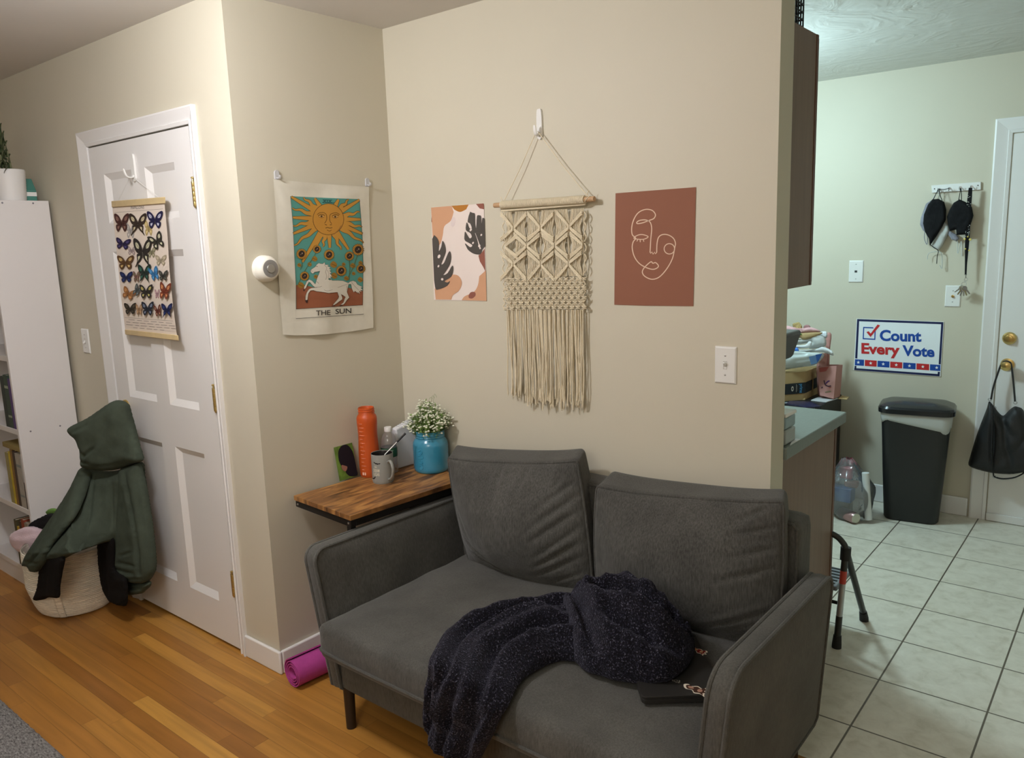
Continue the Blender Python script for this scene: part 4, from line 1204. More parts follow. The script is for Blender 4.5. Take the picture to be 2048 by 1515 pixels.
OUT = sp2([(547, 357.5), (552, 358.5)], 1, False)+[(590, 362.5), (640, 367), (690, 370.5), (735, 373), (738, 373)]+[(738, 400), (740, 460), (743, 530), (746, 600), (747, 655)]+[(720, 660), (690, 664), (655, 668), (620, 670), (590, 670.5), (566, 669)]+[(561, 610), (557, 550), (556, 500), (553, 440), (549, 390)]
ar = Art(tfn, .00006, maxe=5)
ar.poly(OUT, CLOTH)
ar.build('cloth', ban).data.polygons.foreach_set('use_smooth', [True]*len(ar.mb.f))
TEAL = (84, 146, 136); GOLD = (188, 138, 58); LN = (66, 52, 34); EARTH = (146, 88, 62); DARKN = (52, 40, 34)
t7 = lambda pts: [(570+a/12.047, 380+b/12.047) for a, b in pts]
t8 = lambda pts: [(570+a/9.47, 480+b/9.47) for a, b in pts]
ar = Art(tfn, .00009, maxe=4.5); ar.layer = 4
PIC = [(581, 392), (620, 394), (665, 396), (719, 398), (721.5, 430), (724.5, 470), (726.5, 530), (726, 580), (725.5, 609.7), (592, 617.8), (592, 570), (589, 510), (586, 450)]
ar.poly(PIC, TEAL)
ar.poly(t8([(212, 850), (330, 838), (560, 900), (900, 960), (1200, 900), (1478, 962), (1474, 1228), (215, 1303)]), EARTH)
sc_ = (1045, 700)
def ray(end, w0, wavy=False, amp=24):
    dx, dy_ = end[0]-sc_[0], end[1]-sc_[1]; L_ = math.hypot(dx, dy_); ux, uy = dx/L_, dy_/L_; px_, py_ = -uy, ux
    pts = []; ws = []; n = 22 if wavy else 3
    for i in range(n+1):
        t = i/n; d = 330+(L_-330)*t; o = amp*sin(t*4*pi)*(.3+.7*t) if wavy else 0
        pts.append((sc_[0]+ux*d+px_*o, sc_[1]+uy*d+py_*o)); ws.append((w0*(1-t)+w0*(.16 if wavy else .42)*t)/12.047)
    RAYS.append((t7(pts), ws))
RAYS = []
for e in ((450, 170), (1540, 235), (178, 430), (1800, 530), (195, 855), (1855, 895), (215, 1330), (1890, 1275), (910, 1360), (1345, 1440)): ray(e, 125, True)
for e in ((150, 160), (715, 195), (1290, 225), (1795, 235), (188, 660), (1820, 705), (195, 1050), (1870, 1055), (690, 1460), (420, 1730), (1080, 1390), (1530, 1430)): ray(e, 118)
for i, (p_, w_) in enumerate(RAYS): ar.line(p_, [w+1.5 for w in w_], LN, keep=i > 0)
for i, (p_, w_) in enumerate(RAYS): ar.line(p_, w_, GOLD, keep=i > 0)
ar.disc(t7([sc_])[0], 31.2, 31.6, LN, n=40); ar.disc(t7([sc_])[0], 30.3, 30.7, (186, 134, 56), n=40); ar.layer += 1
for pts, w in (([(775, 590), (830, 550), (920, 540), (985, 575), (1005, 640), (1000, 720), (955, 800)], 14), ([(1320, 590), (1250, 550), (1160, 555), (1090, 590), (1075, 670), (1085, 750), (1125, 810)], 14), ([(960, 825), (1010, 840)], 16), ([(1080, 835), (1130, 830)], 16), ([(975, 915), (1030, 900), (1075, 915), (1140, 905)], 18), ([(1010, 960), (1075, 985), (1120, 960)], 13), ([(800, 620), (870, 585), (960, 610)], 18), ([(1135, 625), (1210, 590), (1300, 610)], 18), ([(810, 640), (880, 668), (950, 645)], 9), ([(1140, 650), (1210, 675), (1290, 645)], 9), ([(1180, 1060), (1290, 960), (1360, 850)], 22)):
    ar.line(t7(sp2(pts, 4, False)), w/12.047, (104, 74, 34) if w < 20 else (150, 104, 50), keep=True)
for k_, (c, r1, r2, cc) in enumerate((((880, 630), 4.2, 1.9, (190, 160, 110)), ((1210, 640), 4.2, 1.9, (190, 160, 110)), ((880, 630), 2.3, 2., (84, 62, 34)), ((1210, 640), 2.3, 2., (84, 62, 34)))): ar.disc(t7([c])[0], r1, r2, cc, keep=k_ in (1, 3))
vs_, _ = text_mesh('XIX', .01); wx = max(v[0] for v in vs_)
ar.text('XIX', lambda x, y: (645.3+x/wx*19, 404.6+x/wx*.6-y*8.), (38, 74, 74), .01)
for a, b in (((905, 232), (1140, 240)), ((895, 298), (1180, 306))): ar.line(t7([a, b]), 1.0, (38, 74, 74), keep=True)
LEAVES = []
for cx, cy2, r_, kind_ in ((560, 350, 55, 1), (465, 455, 42, 1), (920, 460, 66, 1), (930, 670, 62, 1), (1285, 480, 52, 1), (1300, 630, 36, 1), (585, 690, 42, 1), (300, 850, 62, 1), (1425, 745, 52, 1), (1160, 720, 46, 1), (270, 470, 40, 1), (1110, 455, 36, 1), (1430, 430, 42, 1)):
    LEAVES.append((cx, cy2, r_))
for k_, (cx, cy2, r_) in enumerate(LEAVES): ar.poly(t8(sp2([(cx-r_, cy2+r_*.2), (cx-r_*.3, cy2-r_*.9), (cx+r_*.6, cy2-r_*.6), (cx+r_, cy2+r_*.3), (cx+.1*r_, cy2+r_)], 4)), (150, 112, 44), keep=k_ > 0)
for k_, (cx, cy2, r_) in enumerate(LEAVES): ar.line(t8([(cx-r_*.6, cy2-r_*.2), (cx+r_*.7, cy2+r_*.4)]), .7, LN, keep=k_ > 0)
for pts in ([(605, 200), (520, 350), (350, 620), (250, 830)], [(1220, 380), (1230, 560), (1210, 760)], [(1385, 250), (1300, 500), (1200, 700)], [(315, 350), (330, 480), (290, 560)]): ar.line(t8(pts), 1.1, (92, 104, 60), keep=True)
FLW = []
for cx, cy2, r_ in ((315, 260, 105), (605, 170, 82), (835, 275, 104), (1385, 180, 116), (1220, 300, 92), (1065, 580, 104), (1438, 540, 90), (370, 680, 92)):
    p = t8([(cx, cy2)])[0]; R_ = r_/9.47; n = 17
    out = []
    for k in range(n*2): a = pi*k/n; q = R_*(1.04 if k % 2 else .86); out.append((p[0]+q*cos(a), p[1]+q*sin(a)))
    FLW.append((p, R_, out))
L0 = ar.layer
for p, R_, out in FLW:
    ar.layer = L0; n = 17
    ar.poly(out, LN); ar.poly([(p[0]+(x-p[0])*.93, p[1]+(y-p[1])*.93) for x, y in out], (178, 130, 52))
    for k in range(n): a = 2*pi*k/n; ar.line([(p[0]+R_*.5*cos(a), p[1]+R_*.5*sin(a)), (p[0]+R_*.88*cos(a), p[1]+R_*.88*sin(a))], .45, LN, keep=k > 0)
    ar.disc(p, R_*.55, R_*.6, DARKN, .4); ar.disc((p[0]+R_*.1, p[1]-R_*.1), R_*.12, R_*.16, (140, 120, 104)); ar.disc((p[0]-R_*.15, p[1]+R_*.12), R_*.1, R_*.1, (120, 98, 80), keep=True)
HORSE = [(487, 575), (515, 545), (575, 505), (605, 460), (640, 435), (680, 447), (715, 450), (750, 420), (757, 465), (830, 470), (800, 492), (862, 520), (830, 537), (876, 565), (842, 577), (882, 620), (847, 622), (890, 690), (850, 692), (880, 722), (832, 717), (817, 742), (900, 765), (1000, 765), (1100, 772), (1170, 800), (1200, 813), (1230, 788), (1290, 770), (1340, 790), (1370, 840), (1470, 890), (1430, 902), (1475, 945), (1422, 945), (1450, 977), (1400, 962), (1420, 1015), (1372, 977), (1385, 1007), (1330, 962), (1300, 985), (1270, 920), (1250, 832), (1205, 832), (1187, 900), (1172, 980), (1195, 1040), (1215, 1085), (1172, 1130), (1132, 1190), (1102, 1220), (1055, 1225), (1108, 1180), (1128, 1120), (1148, 1075), (1100, 1042), (1062, 1022), (1085, 1090), (1080, 1122), (1020, 1162), (970, 1202), (922, 1232), (913, 1220), (960, 1165), (1008, 1110), (1023, 1070), (995, 982), (900, 992), (830, 1000), (760, 987), (690, 977), (600, 967), (540, 947), (482, 952), (442, 1010), (432, 1070), (422, 1150), (390, 1130), (390, 1060), (415, 990), (455, 930), (500, 908), (600, 898), (645, 886), (570, 892), (530, 862), (480, 802), (450, 792), (422, 840), (397, 900), (367, 932), (363, 890), (388, 840), (415, 780), (455, 746), (510, 768), (573, 838), (590, 790), (610, 720), (640, 650), (665, 582), (620, 592), (560, 602), (530, 632), (510, 622), (490, 602)]
cxm = sum(p[0] for p in HORSE)/len(HORSE)
ar.line(t8(HORSE), 1.3, (96, 84, 70), True); ar.poly(t8(HORSE), (206, 200, 186)); ar.layer += 1
for pts, w in (([(745, 470), (790, 520), (770, 600), (790, 680), (770, 750)], .7), ([(800, 560), (830, 640), (815, 720)], .6), ([(590, 495), (620, 500)], 1.3), ([(495, 580), (525, 590)], .7), ([(560, 895), (660, 885), (700, 870)], .7), ([(740, 940), (800, 960), (900, 940)], .6), ([(1000, 900), (1100, 860), (1200, 825)], .6), ([(1170, 860), (1165, 950)], .6), ([(1260, 800), (1330, 880), (1400, 950)], .6), ([(600, 780), (640, 820)], .8)):
    ar.line(t8(sp2(pts, 4, False)), w, (128, 118, 104), keep=True)
for pts in ([(385, 1135), (425, 1130), (432, 1170), (410, 1195), (390, 1165)], [(345, 935), (372, 925), (370, 965), (352, 965)], [(885, 1245), (940, 1232), (945, 1245), (900, 1252)], [(1030, 1240), (1085, 1222), (1090, 1238), (1040, 1250)]): ar.poly(t8(pts), (62, 44, 40))
ar.line([(592, 617.8), (725.5, 609.7), (727.4, 627.9), (591.6, 636.9)], .9, (84, 76, 66), True)
ar.line([(581, 392), (586, 450), (589, 510), (592, 570), (592, 617)], .7, (70, 70, 62)); ar.line([(719, 398), (721.5, 430), (724.5, 470), (726.5, 530), (726, 580), (725.5, 609)], .7, (70, 70, 62), keep=True)
for body, xa, xb, ya, yb in (('THE', 632, 661, 630.6, 629.2), ('SUN', 670.5, 702.6, 627.6, 625.6)):
    vs_, _ = text_mesh(body, .008); wx = max(v[0] for v in vs_)
    ar.text(body, lambda x, y, xa=xa, xb=xb, ya=ya, yb=yb, wx=wx: (xa+x/wx*(xb-xa), ya+(yb-ya)*x/wx-y*14.2), (52, 46, 40), .008)
o = ar.build('print', ban); o.data.polygons.foreach_set('use_smooth', [True]*len(o.data.polygons))
CLEAR = mat('clear plastic', (.92, .92, .94), .12, trans=.6)
for i, (px, py) in enumerate(((551, 340), (732.5, 356))):
    p = atX(px, py, 0)
    hkk = adhesive_hook('wall_hook', (0, p.y, p.z), 'x+', ('small clear adhesive hook at the left top corner of the cloth banner', 'small clear adhesive hook at the right top corner of the cloth banner')[i], w=.018, h=.034, hook=.012, matl=CLEAR)
    hkk['group'] = 'clear hooks holding the banner'
# ------------------------------------------------------------------ soft shapes from an outline: inflated cloth, paper, bags
from mathutils.geometry import delaunay_2d_cdt
def pip(p, poly):
    c = False; n = len(poly); x, y = p
    for i in range(n):
        x1, y1 = poly[i]; x2, y2 = poly[i-1]
        if (y1 > y) != (y2 > y) and x < (x2-x1)*(y-y1)/(y2-y1+1e-12)+x1: c = not c
    return c
def puff(outline, pos, nrm, cell, th, rnd, creases=(), fn=None, back=.5, smooth=3):
    """closed inflated sheet. outline in 2d, pos(u,v)->point, nrm = front direction, th = half thickness, rnd = rounding width in outline units,
    creases = (a, b, width, depth)"""
    P = sp2(outline, smooth) if smooth else list(outline)
    # resample boundary
    B = []
    for i in range(len(P)):
        a, b = P[i], P[(i+1) % len(P)]; d = math.hypot(b[0]-a[0], b[1]-a[1]); k = max(1, int(d/cell))
        for j in range(k): B.append((a[0]+(b[0]-a[0])*j/k, a[1]+(b[1]-a[1])*j/k))
    xs = [p[0] for p in B]; ys = [p[1] for p in B]; pts = []
    j = 0; y = min(ys)+cell*.5
    while y < max(ys):
        x = min(xs)+cell*(.5 if j % 2 else 0)
        while x < max(xs):
            if pip((x, y), B):
                dm = min((x-b[0])**2+(y-b[1])**2 for b in B)
                if dm > (cell*.55)**2: pts.append((x, y))
            x += cell
        y += cell*.87; j += 1
    nb = len(B); allp = B+pts
    r = delaunay_2d_cdt([Vector(p) for p in allp], [(i, (i+1) % nb) for i in range(nb)], [], 1, 1e-5)
    co = [(v.x, v.y) for v in r[0]]; tris = [tuple(f) for f in r[2]]
    nv = len(co); front = []; bk = []; isb = []
    for p in co:
        d = 1e9
        for i in range(nb):
            q, _ = seg_d(p, B[i], B[(i+1) % nb]); d = min(d, q)
        t = min(1, d/rnd); h = th*math.sqrt(max(0, 1-(1-t)**2))
        f = h
        for (a, b, wd, dp) in creases:
            q, tt = seg_d(p, a, b)
            env = sin(pi*min(1, max(0, .12+.76*tt)))**.6 if 0 < tt < 1 else .35
            f -= dp*math.exp(-(q/wd)**2)*env*min(1, t*1.5)
            f += .18*dp*math.exp(-((q-2.2*wd)/(1.5*wd))**2)*env*min(1, t*1.5)
        if fn: f += fn(*p)*min(1, t*1.3)
        w = pos(*p); isb.append(d < 1e-4)
        front.append(w+nrm*f); bk.append(w-nrm*(h*back))
    mb = MB(); idx = list(range(nv)); vs = front[:]; m = {}
    for i in range(nv):
        if isb[i]: m[i] = i
        else: m[i] = len(vs); vs.append(bk[i])
    mb.add(vs, tris+[(m[a], m[c], m[b]) for a, b, c in tris])
    return mb
def lerp1(a, b, t): return a+(b-a)*max(0., min(1., t))

# ------------------------------------------------------------------ bookcase with books
BX, BF, BB, BH = -1.52, -.98, -.724, 1.845
bcase = thing('bookcase', (BX-.3, -.85, 0), 'tall white bookcase of books standing against the wall left of the panel door', 'bookcase')
BWH = mat('white laminate', (.74, .71, .70), .5)
MB().box(BX-.02, BF, 0, BX, BB, BH).build('side_panel', BWH, bcase, bevel=.0015)
MB().box(BX-.66, BF, 0, BX-.64, BB, BH).build('side_panel', BWH, bcase, bevel=.0015)
MB().box(BX-.64, BF, BH-.022, BX-.0205, BB, BH).build('top_panel', BWH, bcase, bevel=.0015)
MB().box(BX-.64, BB, .02, BX-.0205, BB+.005, BH-.022).build('back_panel', BWH, bcase, smooth=False)
SH = [.105, .425, .812, 1.155, 1.50]
for z in SH: MB().box(BX-.64, BF+.004, z-.025, BX-.0205, BB, z).build('shelf', BWH, bcase, bevel=.0012)
MB().box(BX-.64, BF+.02, 0, BX-.0205, BF+.0086, .08).build('plinth', BWH, bcase, smooth=False)
for py_, pz in ((atX(4, 401, BX).y, BH-.012), (atX(66, 405, BX).y, BH-.012), (atX(62, 868, BX).y, .80), (atX(121, 857, BX).y, .80)):
    MB().lathe([(.004, 0), (.004, .0008), (0, .001)], (BX, py_, pz), 12, M=MX).build('screw_cap', mat('grey screw cap', (.2, .19, .22), .5, .4), bcase)
PAGE = mat('book pages', (.62, .56, .44), .9, vary=.1, vscale=(200), stretch=(1, 1, .05))
def book(x1, z0, w, h, d, col, label, lean=0., band=None, group=None, rough=.55):
    t = thing('book', (x1-w/2, BF+.008+d/2, z0), label, 'book', group)
    yf = BF+.008; m = MB(); c = .002
    m.box(x1-w, yf, z0, x1-w+c, yf+d, z0+h).box(x1-c, yf, z0, x1, yf+d, z0+h).box(x1-w+c, yf, z0, x1-c, yf+c, z0+h)
    m.build('cover', mat('cloth_%02x%02x%02x' % col, lin(col), rough, vary=.1, vscale=40), t, smooth=False)
    MB().box(x1-w+c, yf+c, z0+.003, x1-c, yf+d-.004, z0+h-.003).build('pages', PAGE, t, smooth=False)
    if band:
        for (q, hh) in ((.75, .05), (.2, .04)):
            MB().box(x1-w+.003, yf-.0006, z0+h*q, x1-.003, yf-.0001, z0+h*q+h*hh).build('spine_band', mat('band_%02x%02x%02x' % band, lin(band), .5), t, smooth=False)
G = 'books standing on the shelf'
xx = BX-.047
for (w, h, col, lab, bd) in ((.026, .235, (84, 58, 118), 'purple spine book standing against the right end of the middle shelf', None), (.05, .25, (56, 74, 64), 'thick dark green book on the middle shelf beside the purple one', (150, 160, 140)), (.04, .24, (40, 52, 50), 'dark teal book at the picture edge on the middle shelf', None)):
    book(xx, SH[2], w, h, .19, col, lab, band=bd, group='books on the middle shelf'); xx -= w+.002
xx = BX-.026
book(BX-.047, SH[1], .008, .13, .16, (60, 44, 38), 'very thin dark booklet at the right end of the second shelf', group='books on the second shelf'); xx = BX-.056
for (w, h, col, lab, bd) in ((.062, .265, (166, 160, 150), 'wide pale grey book on the second shelf', (120, 130, 126)), (.030, .27, (62, 46, 40), 'dark brown book on the second shelf beside the wide pale one', None), (.026, .275, (132, 98, 46), 'tan brown book on the second shelf beside the dark brown one', None), (.024, .26, (196, 172, 40), 'bright yellow book on the second shelf', None), (.04, .25, (150, 140, 90), 'olive book at the picture edge on the second shelf', None)):
    book(xx, SH[1], w, h, .19, col, lab, band=bd, group='books on the second shelf'); xx -= w+.002
t_ = thing('book', (BX-.14, BF+.13, SH[1]+.278), 'flat olive brown book lying across the tops of the upright books', 'book', 'books on the second shelf')
MB().box(BX-.26, BF+.008, SH[1]+.2765, BX-.04, BF+.2, SH[1]+.300).build('cover', mat('olive cover', lin((140, 122, 70)), .6), t_, bevel=.002)
xx = BX-.047
for (w, h, col, lab, bd) in ((.018, .215, (48, 36, 34), 'black book at the right end of the bottom shelf', (150, 130, 100)), (.022, .225, (104, 48, 40), 'dark red book on the bottom shelf beside the black one', None), (.034, .24, (150, 138, 122), 'pale grey book on the bottom shelf beside the dark red one', (100, 92, 84)), (.036, .25, (140, 60, 40), 'wide rust red book with tan bands on the bottom shelf', (180, 140, 90)), (.03, .235, (66, 50, 40), 'brown book on the bottom shelf beside the wide rust one', None), (.03, .2, (190, 156, 44), 'mustard yellow book on the bottom shelf', None), (.03, .23, (70, 66, 44), 'dark olive book at the picture edge on the bottom shelf', None)):
    book(xx, SH[0], w, h, .18, col, lab, band=bd, group='books on the bottom shelf'); xx -= w+.002

# potted plant and teal carton on the bookcase
pe = atY(32, 370, -.845); PR = .066; pcx = pe.x-PR+.002
pot = thing('potted_plant', (pcx, -.845, BH), 'green leafy plant in a white ribbed pot on top of the bookcase', 'plant')
prof = [(0, 0), (PR*.84, 0)]
for k in range(12): prof += [(PR*(.86+.011*k), .006+.0105*k), (PR*(.875+.011*k), .011+.0105*k)]
prof += [(PR, .137), (PR*.96, .139), (PR*.94, .137), (PR*.90, .115), (0, .115)]
MB().lathe(prof, (pcx, -.845, BH), 40).build('pot', mat('white ribbed ceramic', (.76, .74, .72), .5), pot, angle=60)
LEAF = mat('dark waxy leaf', lin((74, 84, 56)), .4, vary=.15, vscale=12); STEM = mat('pale green stem', lin((110, 112, 78)), .6)
rn = random.Random(5); ms = MB()
MB().lathe([(0, 0), (PR*.9, 0)], (pcx, -.845, BH+.118), 24, cap=False).build('soil', mat('dark soil', (.03, .022, .016), .95, bump=.6, bscale=200), pot)
leaves = []
def leaf(base_, dirv, L_, wd):
    dirv = dirv.normalized(); sd = dirv.cross(V((0, -1, .4))).normalized(); up = sd.cross(dirv)
    m = MB(); 
    m.grid(lambda u, v: base_+dirv*(L_*v)+sd*((u-.5)*2*wd*sin(pi*min(1, v*.96+.04))**.75)+up*(.10*L_*sin(pi*v)-.25*wd*abs(u-.5)*2*0+.18*wd*(1-abs(2*u-1))*-1), 6, 10)
    m.build('leaf', LEAF, pot, solid=.0012)
for k, (dx_, hh) in enumerate(((.034, .135), (-.01, .19), (.016, .17), (-.03, .16))):
    b0 = V((pcx+dx_*.4, -.845-.01*k+.01, BH+.115)); b1 = V((pcx+dx_, -.855, BH+.115+hh))
    q = spline([b0, b0.lerp(b1, .5)+V((dx_*.1, 0, 0)), b1], 6); ms.tube(q, [.005-.003*i/(len(q)-1) for i in range(len(q))], 8)
    for j in range(5):
        p_ = q[min(len(q)-1, 3+j*2)]; sg = 1 if (j+k) % 2 else -1
        leaf(p_, V((sg*1.0, -.25, .55+.15*j)), .055, .0165)
    leaf(q[-1], V((.3, -.1, 1)), .055, .016)
leaf(V((pcx+.024, -.865, BH+.120)), V((1., -.2, .42)), .075, .018); leaf(V((pcx+.024, -.865, BH+.165)), V((1., -.3, .9)), .075, .017); leaf(V((pcx+.03, -.86, BH+.205)), V((1., -.3, 1.1)), .06, .016); leaf(V((pcx+.02, -.865, BH+.150)), V((1., -.2, .6)), .035, .010)
ms.build('stem', STEM, pot)
tl_ = atY(33, 345, -.79); tr_ = atY(52, 388, -.79)
tb = thing('teal_carton', (tr_.x-.03, -.78, BH), 'small teal carton with a white band behind the plant pot on the bookcase', 'box')
TEALP = mat('teal card', lin((70, 128, 116)), .5)
tw = .085
MB().prism([(-tw, 0), (0, 0), (0, .05), (-.038, .105), (-tw, .105)], lambda u, v, w: V((tr_.x+u, -.80+w, BH+v)), 0, .055).build('carton', TEALP, tb, bevel=.001)
MB().box(tr_.x-tw-.0005, -.8008, BH+.024, tr_.x+.0006, -.7445, BH+.042).build('white_band', WPLAST, tb, smooth=False)

# ------------------------------------------------------------------ woven basket with washing in it
BCX, BCY, BR = -1.308, -.905, .178
WOVEN = fabric('white woven rope', (.80, .75, .65), vary=.22, scale=(5, 5, 85), rough=.85, bump=.9, bs=130, sheen=0, patch=.1)
bk_ = thing('laundry_basket', (BCX, BCY, 0), 'white woven rope basket of clothes on the floor in front of the bookcase', 'basket')
def ring(r, z, n=60): return [V((BCX+r*cos(2*pi*k/n), BCY+r*sin(2*pi*k/n), z)) for k in range(n)]
mb = MB(); nr = 34; prev = None
def brad(t): return BR*(.80+.28*min(1, t*2.2)**.6 - .06*max(0, t-.5))
n = 72
def bfn(u, v, o=0.):
    a = 2*pi*u; r = brad(v)+.0028*abs(sin(v*nr*pi))+o+.006*sin(3*a+1)*v+.004*nz(cos(a)*2, sin(a)*2, v*3)
    r *= 1+.03*(abs(cos(a-.3))**6)
    return V((BCX+r*cos(a), BCY+r*sin(a), .002+.30*v+.006*sin(2*a)*v))
mb.grid(lambda u, v: bfn(u, v), n, nr*4, wrapu=True)
mb.grid(lambda u, v: bfn(u, 1-v*.95, -.009), n, 30, wrapu=True)
mb.add(ring(brad(0), .002, n), [tuple(range(n))])
mb.build('wall', WOVEN, bk_, angle=80)
va = math.atan2(CAM.y-BCY, CAM.x-BCX)
for da in (-.42, 1.6, 3.1):
    a = va+da; m2 = MB(); pts = []
    m2.grid(lambda u, v: (lambda q: V((q.x, q.y, q.z)))(bfn((a+.085*(u-.5)*2)/(2*pi) % 1., v*.985, .004)), 4, 50)
    m2.build('strap', WOVEN, bk_, solid=.003)
PINKC = mat('pale pink fleece', lin((222, 196, 206)), .9, bump=.4, bscale=200, sheen=.3, vary=.06, vscale=20)
pk = puff([(24, 1082), (28, 1066), (45, 1056), (62, 1052), (82, 1054), (105, 1062), (112, 1085), (98, 1108), (70, 1114), (48, 1108), (32, 1098)], lambda u, v: atY(u, v, -1.03+.0011*(u-40)), V((.35, -.8, .45)).normalized(), 5, .05, 26, [((50, 1072), (95, 1066), 6, .008), ((40, 1090), (80, 1098), 6, .008)], lambda u, v: .006*nz(u*.06, v*.06))
tag(pk.build('pink_fleece', PINKC, angle=180), 'pale pink fleece bundled at the top of the woven basket', 'clothing')
dk = puff([(58, 1052), (66, 1044), (84, 1034), (104, 1026), (120, 1030), (118, 1050), (100, 1058), (76, 1060), (62, 1060)], lambda u, v: atY(u, v, -.985), V((.35, -.7, .6)).normalized(), 4, .028, 14, [((66, 1052), (110, 1042), 3, .006), ((70, 1058), (110, 1052), 3, .005)], lambda u, v: .004*nz(u*.1, v*.1))
tag(dk.build('dark_garment', fabric('dark charcoal knit', (.014, .014, .018), sheen=0), angle=180), 'dark charcoal garment folded on top of the pink fleece in the basket', 'clothing')
gr_ = puff([(92, 1026), (98, 1018), (110, 1016), (118, 1022), (114, 1030), (100, 1031)], lambda u, v: atY(u, v, -.93), V((.35, -.7, .6)).normalized(), 3, .016, 8)
tag(gr_.build('green_sock', mat('bright green cotton', lin((104, 150, 62)), .9), angle=180), 'bit of bright green cloth peeking out behind the dark garment in the basket', 'clothing')

# ------------------------------------------------------------------ hoodie on the door knob
HOOD = fabric('forest green sweatshirt fleece', (.056, .070, .051), vary=.10, scale=(8, 8, 8), rough=.95, bump=.25, bs=350, sheen=.0, patch=.12)
hd = thing('hoodie', (-1.05, -.86, .08), 'forest green hooded sweatshirt hanging by its hood from the panel door knob', 'hoodie')
nh = V((.55, -.83, .1)).normalized()
def yh(u, v): return lerp1(-.925, -.80, (u-140)/125)
def yt(u, v): return lerp1(-.86, -.775, (u-160)/130)-.20*max(0, min(1, (v-950)/150))*max(0, min(1, (262-u)/110))
hm = puff([(140, 857), (148, 849), (178, 834), (206, 815), (226, 802), (241, 800), (256, 806), (262, 822), (271, 856), (280, 890), (287, 914), (284, 922), (262, 930), (236, 938), (206, 941), (182, 937), (167, 931), (165, 905), (157, 880), (145, 869)],
          lambda u, v: atY(u, v, yh(u, v)), nh, 3.2, .062, 26, [((148, 866), (190, 846), 3.5, .010), ((160, 892), (184, 908), 3.2, .015), ((184, 908), (204, 892), 3.2, .012), ((166, 918), (192, 922), 3., .012), ((240, 806), (214, 880), 7, .005), ((258, 815), (262, 900), 7, .004), ((196, 930), (270, 922), 3, .006)], lambda u, v: .006*nz(u*.04, v*.04, 1))
hm.build('hood', HOOD, hd, angle=180)
tm = puff([(172, 936), (205, 941), (240, 939), (284, 923), (290, 950), (296, 990), (300, 1040), (280, 1070), (262, 1082), (225, 1081), (190, 1091), (150, 1106), (124, 1119), (98, 1123), (84, 1117), (108, 1086), (140, 1048), (158, 1004), (168, 966)],
          lambda u, v: atY(u, v, yt(u, v)), nh, 3.6, .06, 26, [((204, 946), (190, 1060), 4, .010), ((180, 990), (128, 1090), 4, .013), ((170, 1020), (110, 1095), 3.5, .012), ((160, 1060), (136, 1086), 4, .014), ((238, 950), (240, 1050), 4, .010), ((150, 1080), (225, 1062), 2.6, .006), ((120, 1105), (200, 1078), 2.4, .006), ((145, 1030), (165, 1060), 4, .012)], lambda u, v: .008*nz(u*.045, v*.03, 4))
tm.build('body', HOOD, hd, angle=180)
ls = puff([(164, 934), (182, 944), (176, 975), (164, 1008), (148, 1038), (120, 1072), (100, 1098), (94, 1122), (80, 1141), (66, 1141), (60, 1132), (48, 1130), (52, 1114), (62, 1096), (82, 1066), (110, 1026), (136, 986), (152, 956)],
          lambda u, v: atY(u, v, yt(u, v)-.035), nh, 3.2, .042, 14, [((160, 960), (120, 1045), 3, .010), ((112, 1040), (72, 1105), 3, .012), ((98, 1090), (70, 1122), 3, .012), ((56, 1116), (92, 1122), 2.2, .008)], lambda u, v: .005*nz(u*.06, v*.05, 7))
ls.build('sleeve', HOOD, hd, angle=180)
rs = puff([(243, 936), (262, 930), (280, 925), (288, 950), (296, 985), (303, 1030), (309, 1075), (313, 1120), (311, 1142), (300, 1160), (292, 1164), (272, 1164), (250, 1158), (236, 1148), (228, 1136), (222, 1100), (219, 1074), (226, 1030), (234, 980)],
          lambda u, v: atY(u, v, lerp1(-.815, -.79, (u-219)/90)-.03*max(0, (v-950)/200)), nh, 3.4, .055, 22, [((262, 940), (286, 1060), 3., .016), ((286, 1060), (292, 1140), 3.2, .018), ((254, 1104), (278, 1096), 2.4, .009), ((240, 1130), (280, 1140), 4, .010), ((248, 1150), (296, 1150), 2.6, .008), ((244, 960), (236, 1080), 5, .007), ((250, 1118), (284, 1124), 3, .008), ((280, 930), (304, 1090), 3.2, .01)], lambda u, v: .006*nz(u*.05, v*.04, 9))
rs.build('sleeve', HOOD, hd, angle=180)
cf = puff([(249, 1158), (272, 1164), (300, 1161), (302, 1170), (292, 1180), (284, 1186), (262, 1189), (251, 1187)], lambda u, v: atY(u, v, -.825), nh, 3, .028, 10, [((252, 1170), (298, 1172), 2.6, .006)])
cf.build('cuff', HOOD, hd, angle=180)
BLKC = fabric('black jersey', (.007, .006, .0055), vary=.1, sheen=.0)
tr = thing('black_trousers', (-1.2, -.95, .09), 'black garment hanging below the hem of the green hoodie', 'clothing')
puff([(79, 1112), (128, 1110), (126, 1140), (121, 1170), (119, 1194), (98, 1194), (88, 1198), (67, 1199), (74, 1175), (78, 1145)], lambda u, v: atY(u, v, -1.085), nh, 3.4, .018, 10, [((100, 1120), (95, 1190), 4, .006)], lambda u, v: .004*nz(u*.08, v*.06)).build('trouser_leg', BLKC, tr, angle=180)
puff([(198, 1078), (226, 1072), (230, 1110), (232, 1140), (254, 1158), (255, 1205), (246, 1211), (232, 1208), (218, 1200), (206, 1178), (200, 1150), (196, 1110)], lambda u, v: atY(u, v, -.88), nh, 3.4, .02, 10, [((214, 1090), (220, 1190), 4, .006)], lambda u, v: .004*nz(u*.08, v*.06)).build('trouser_leg', BLKC, tr, angle=180)

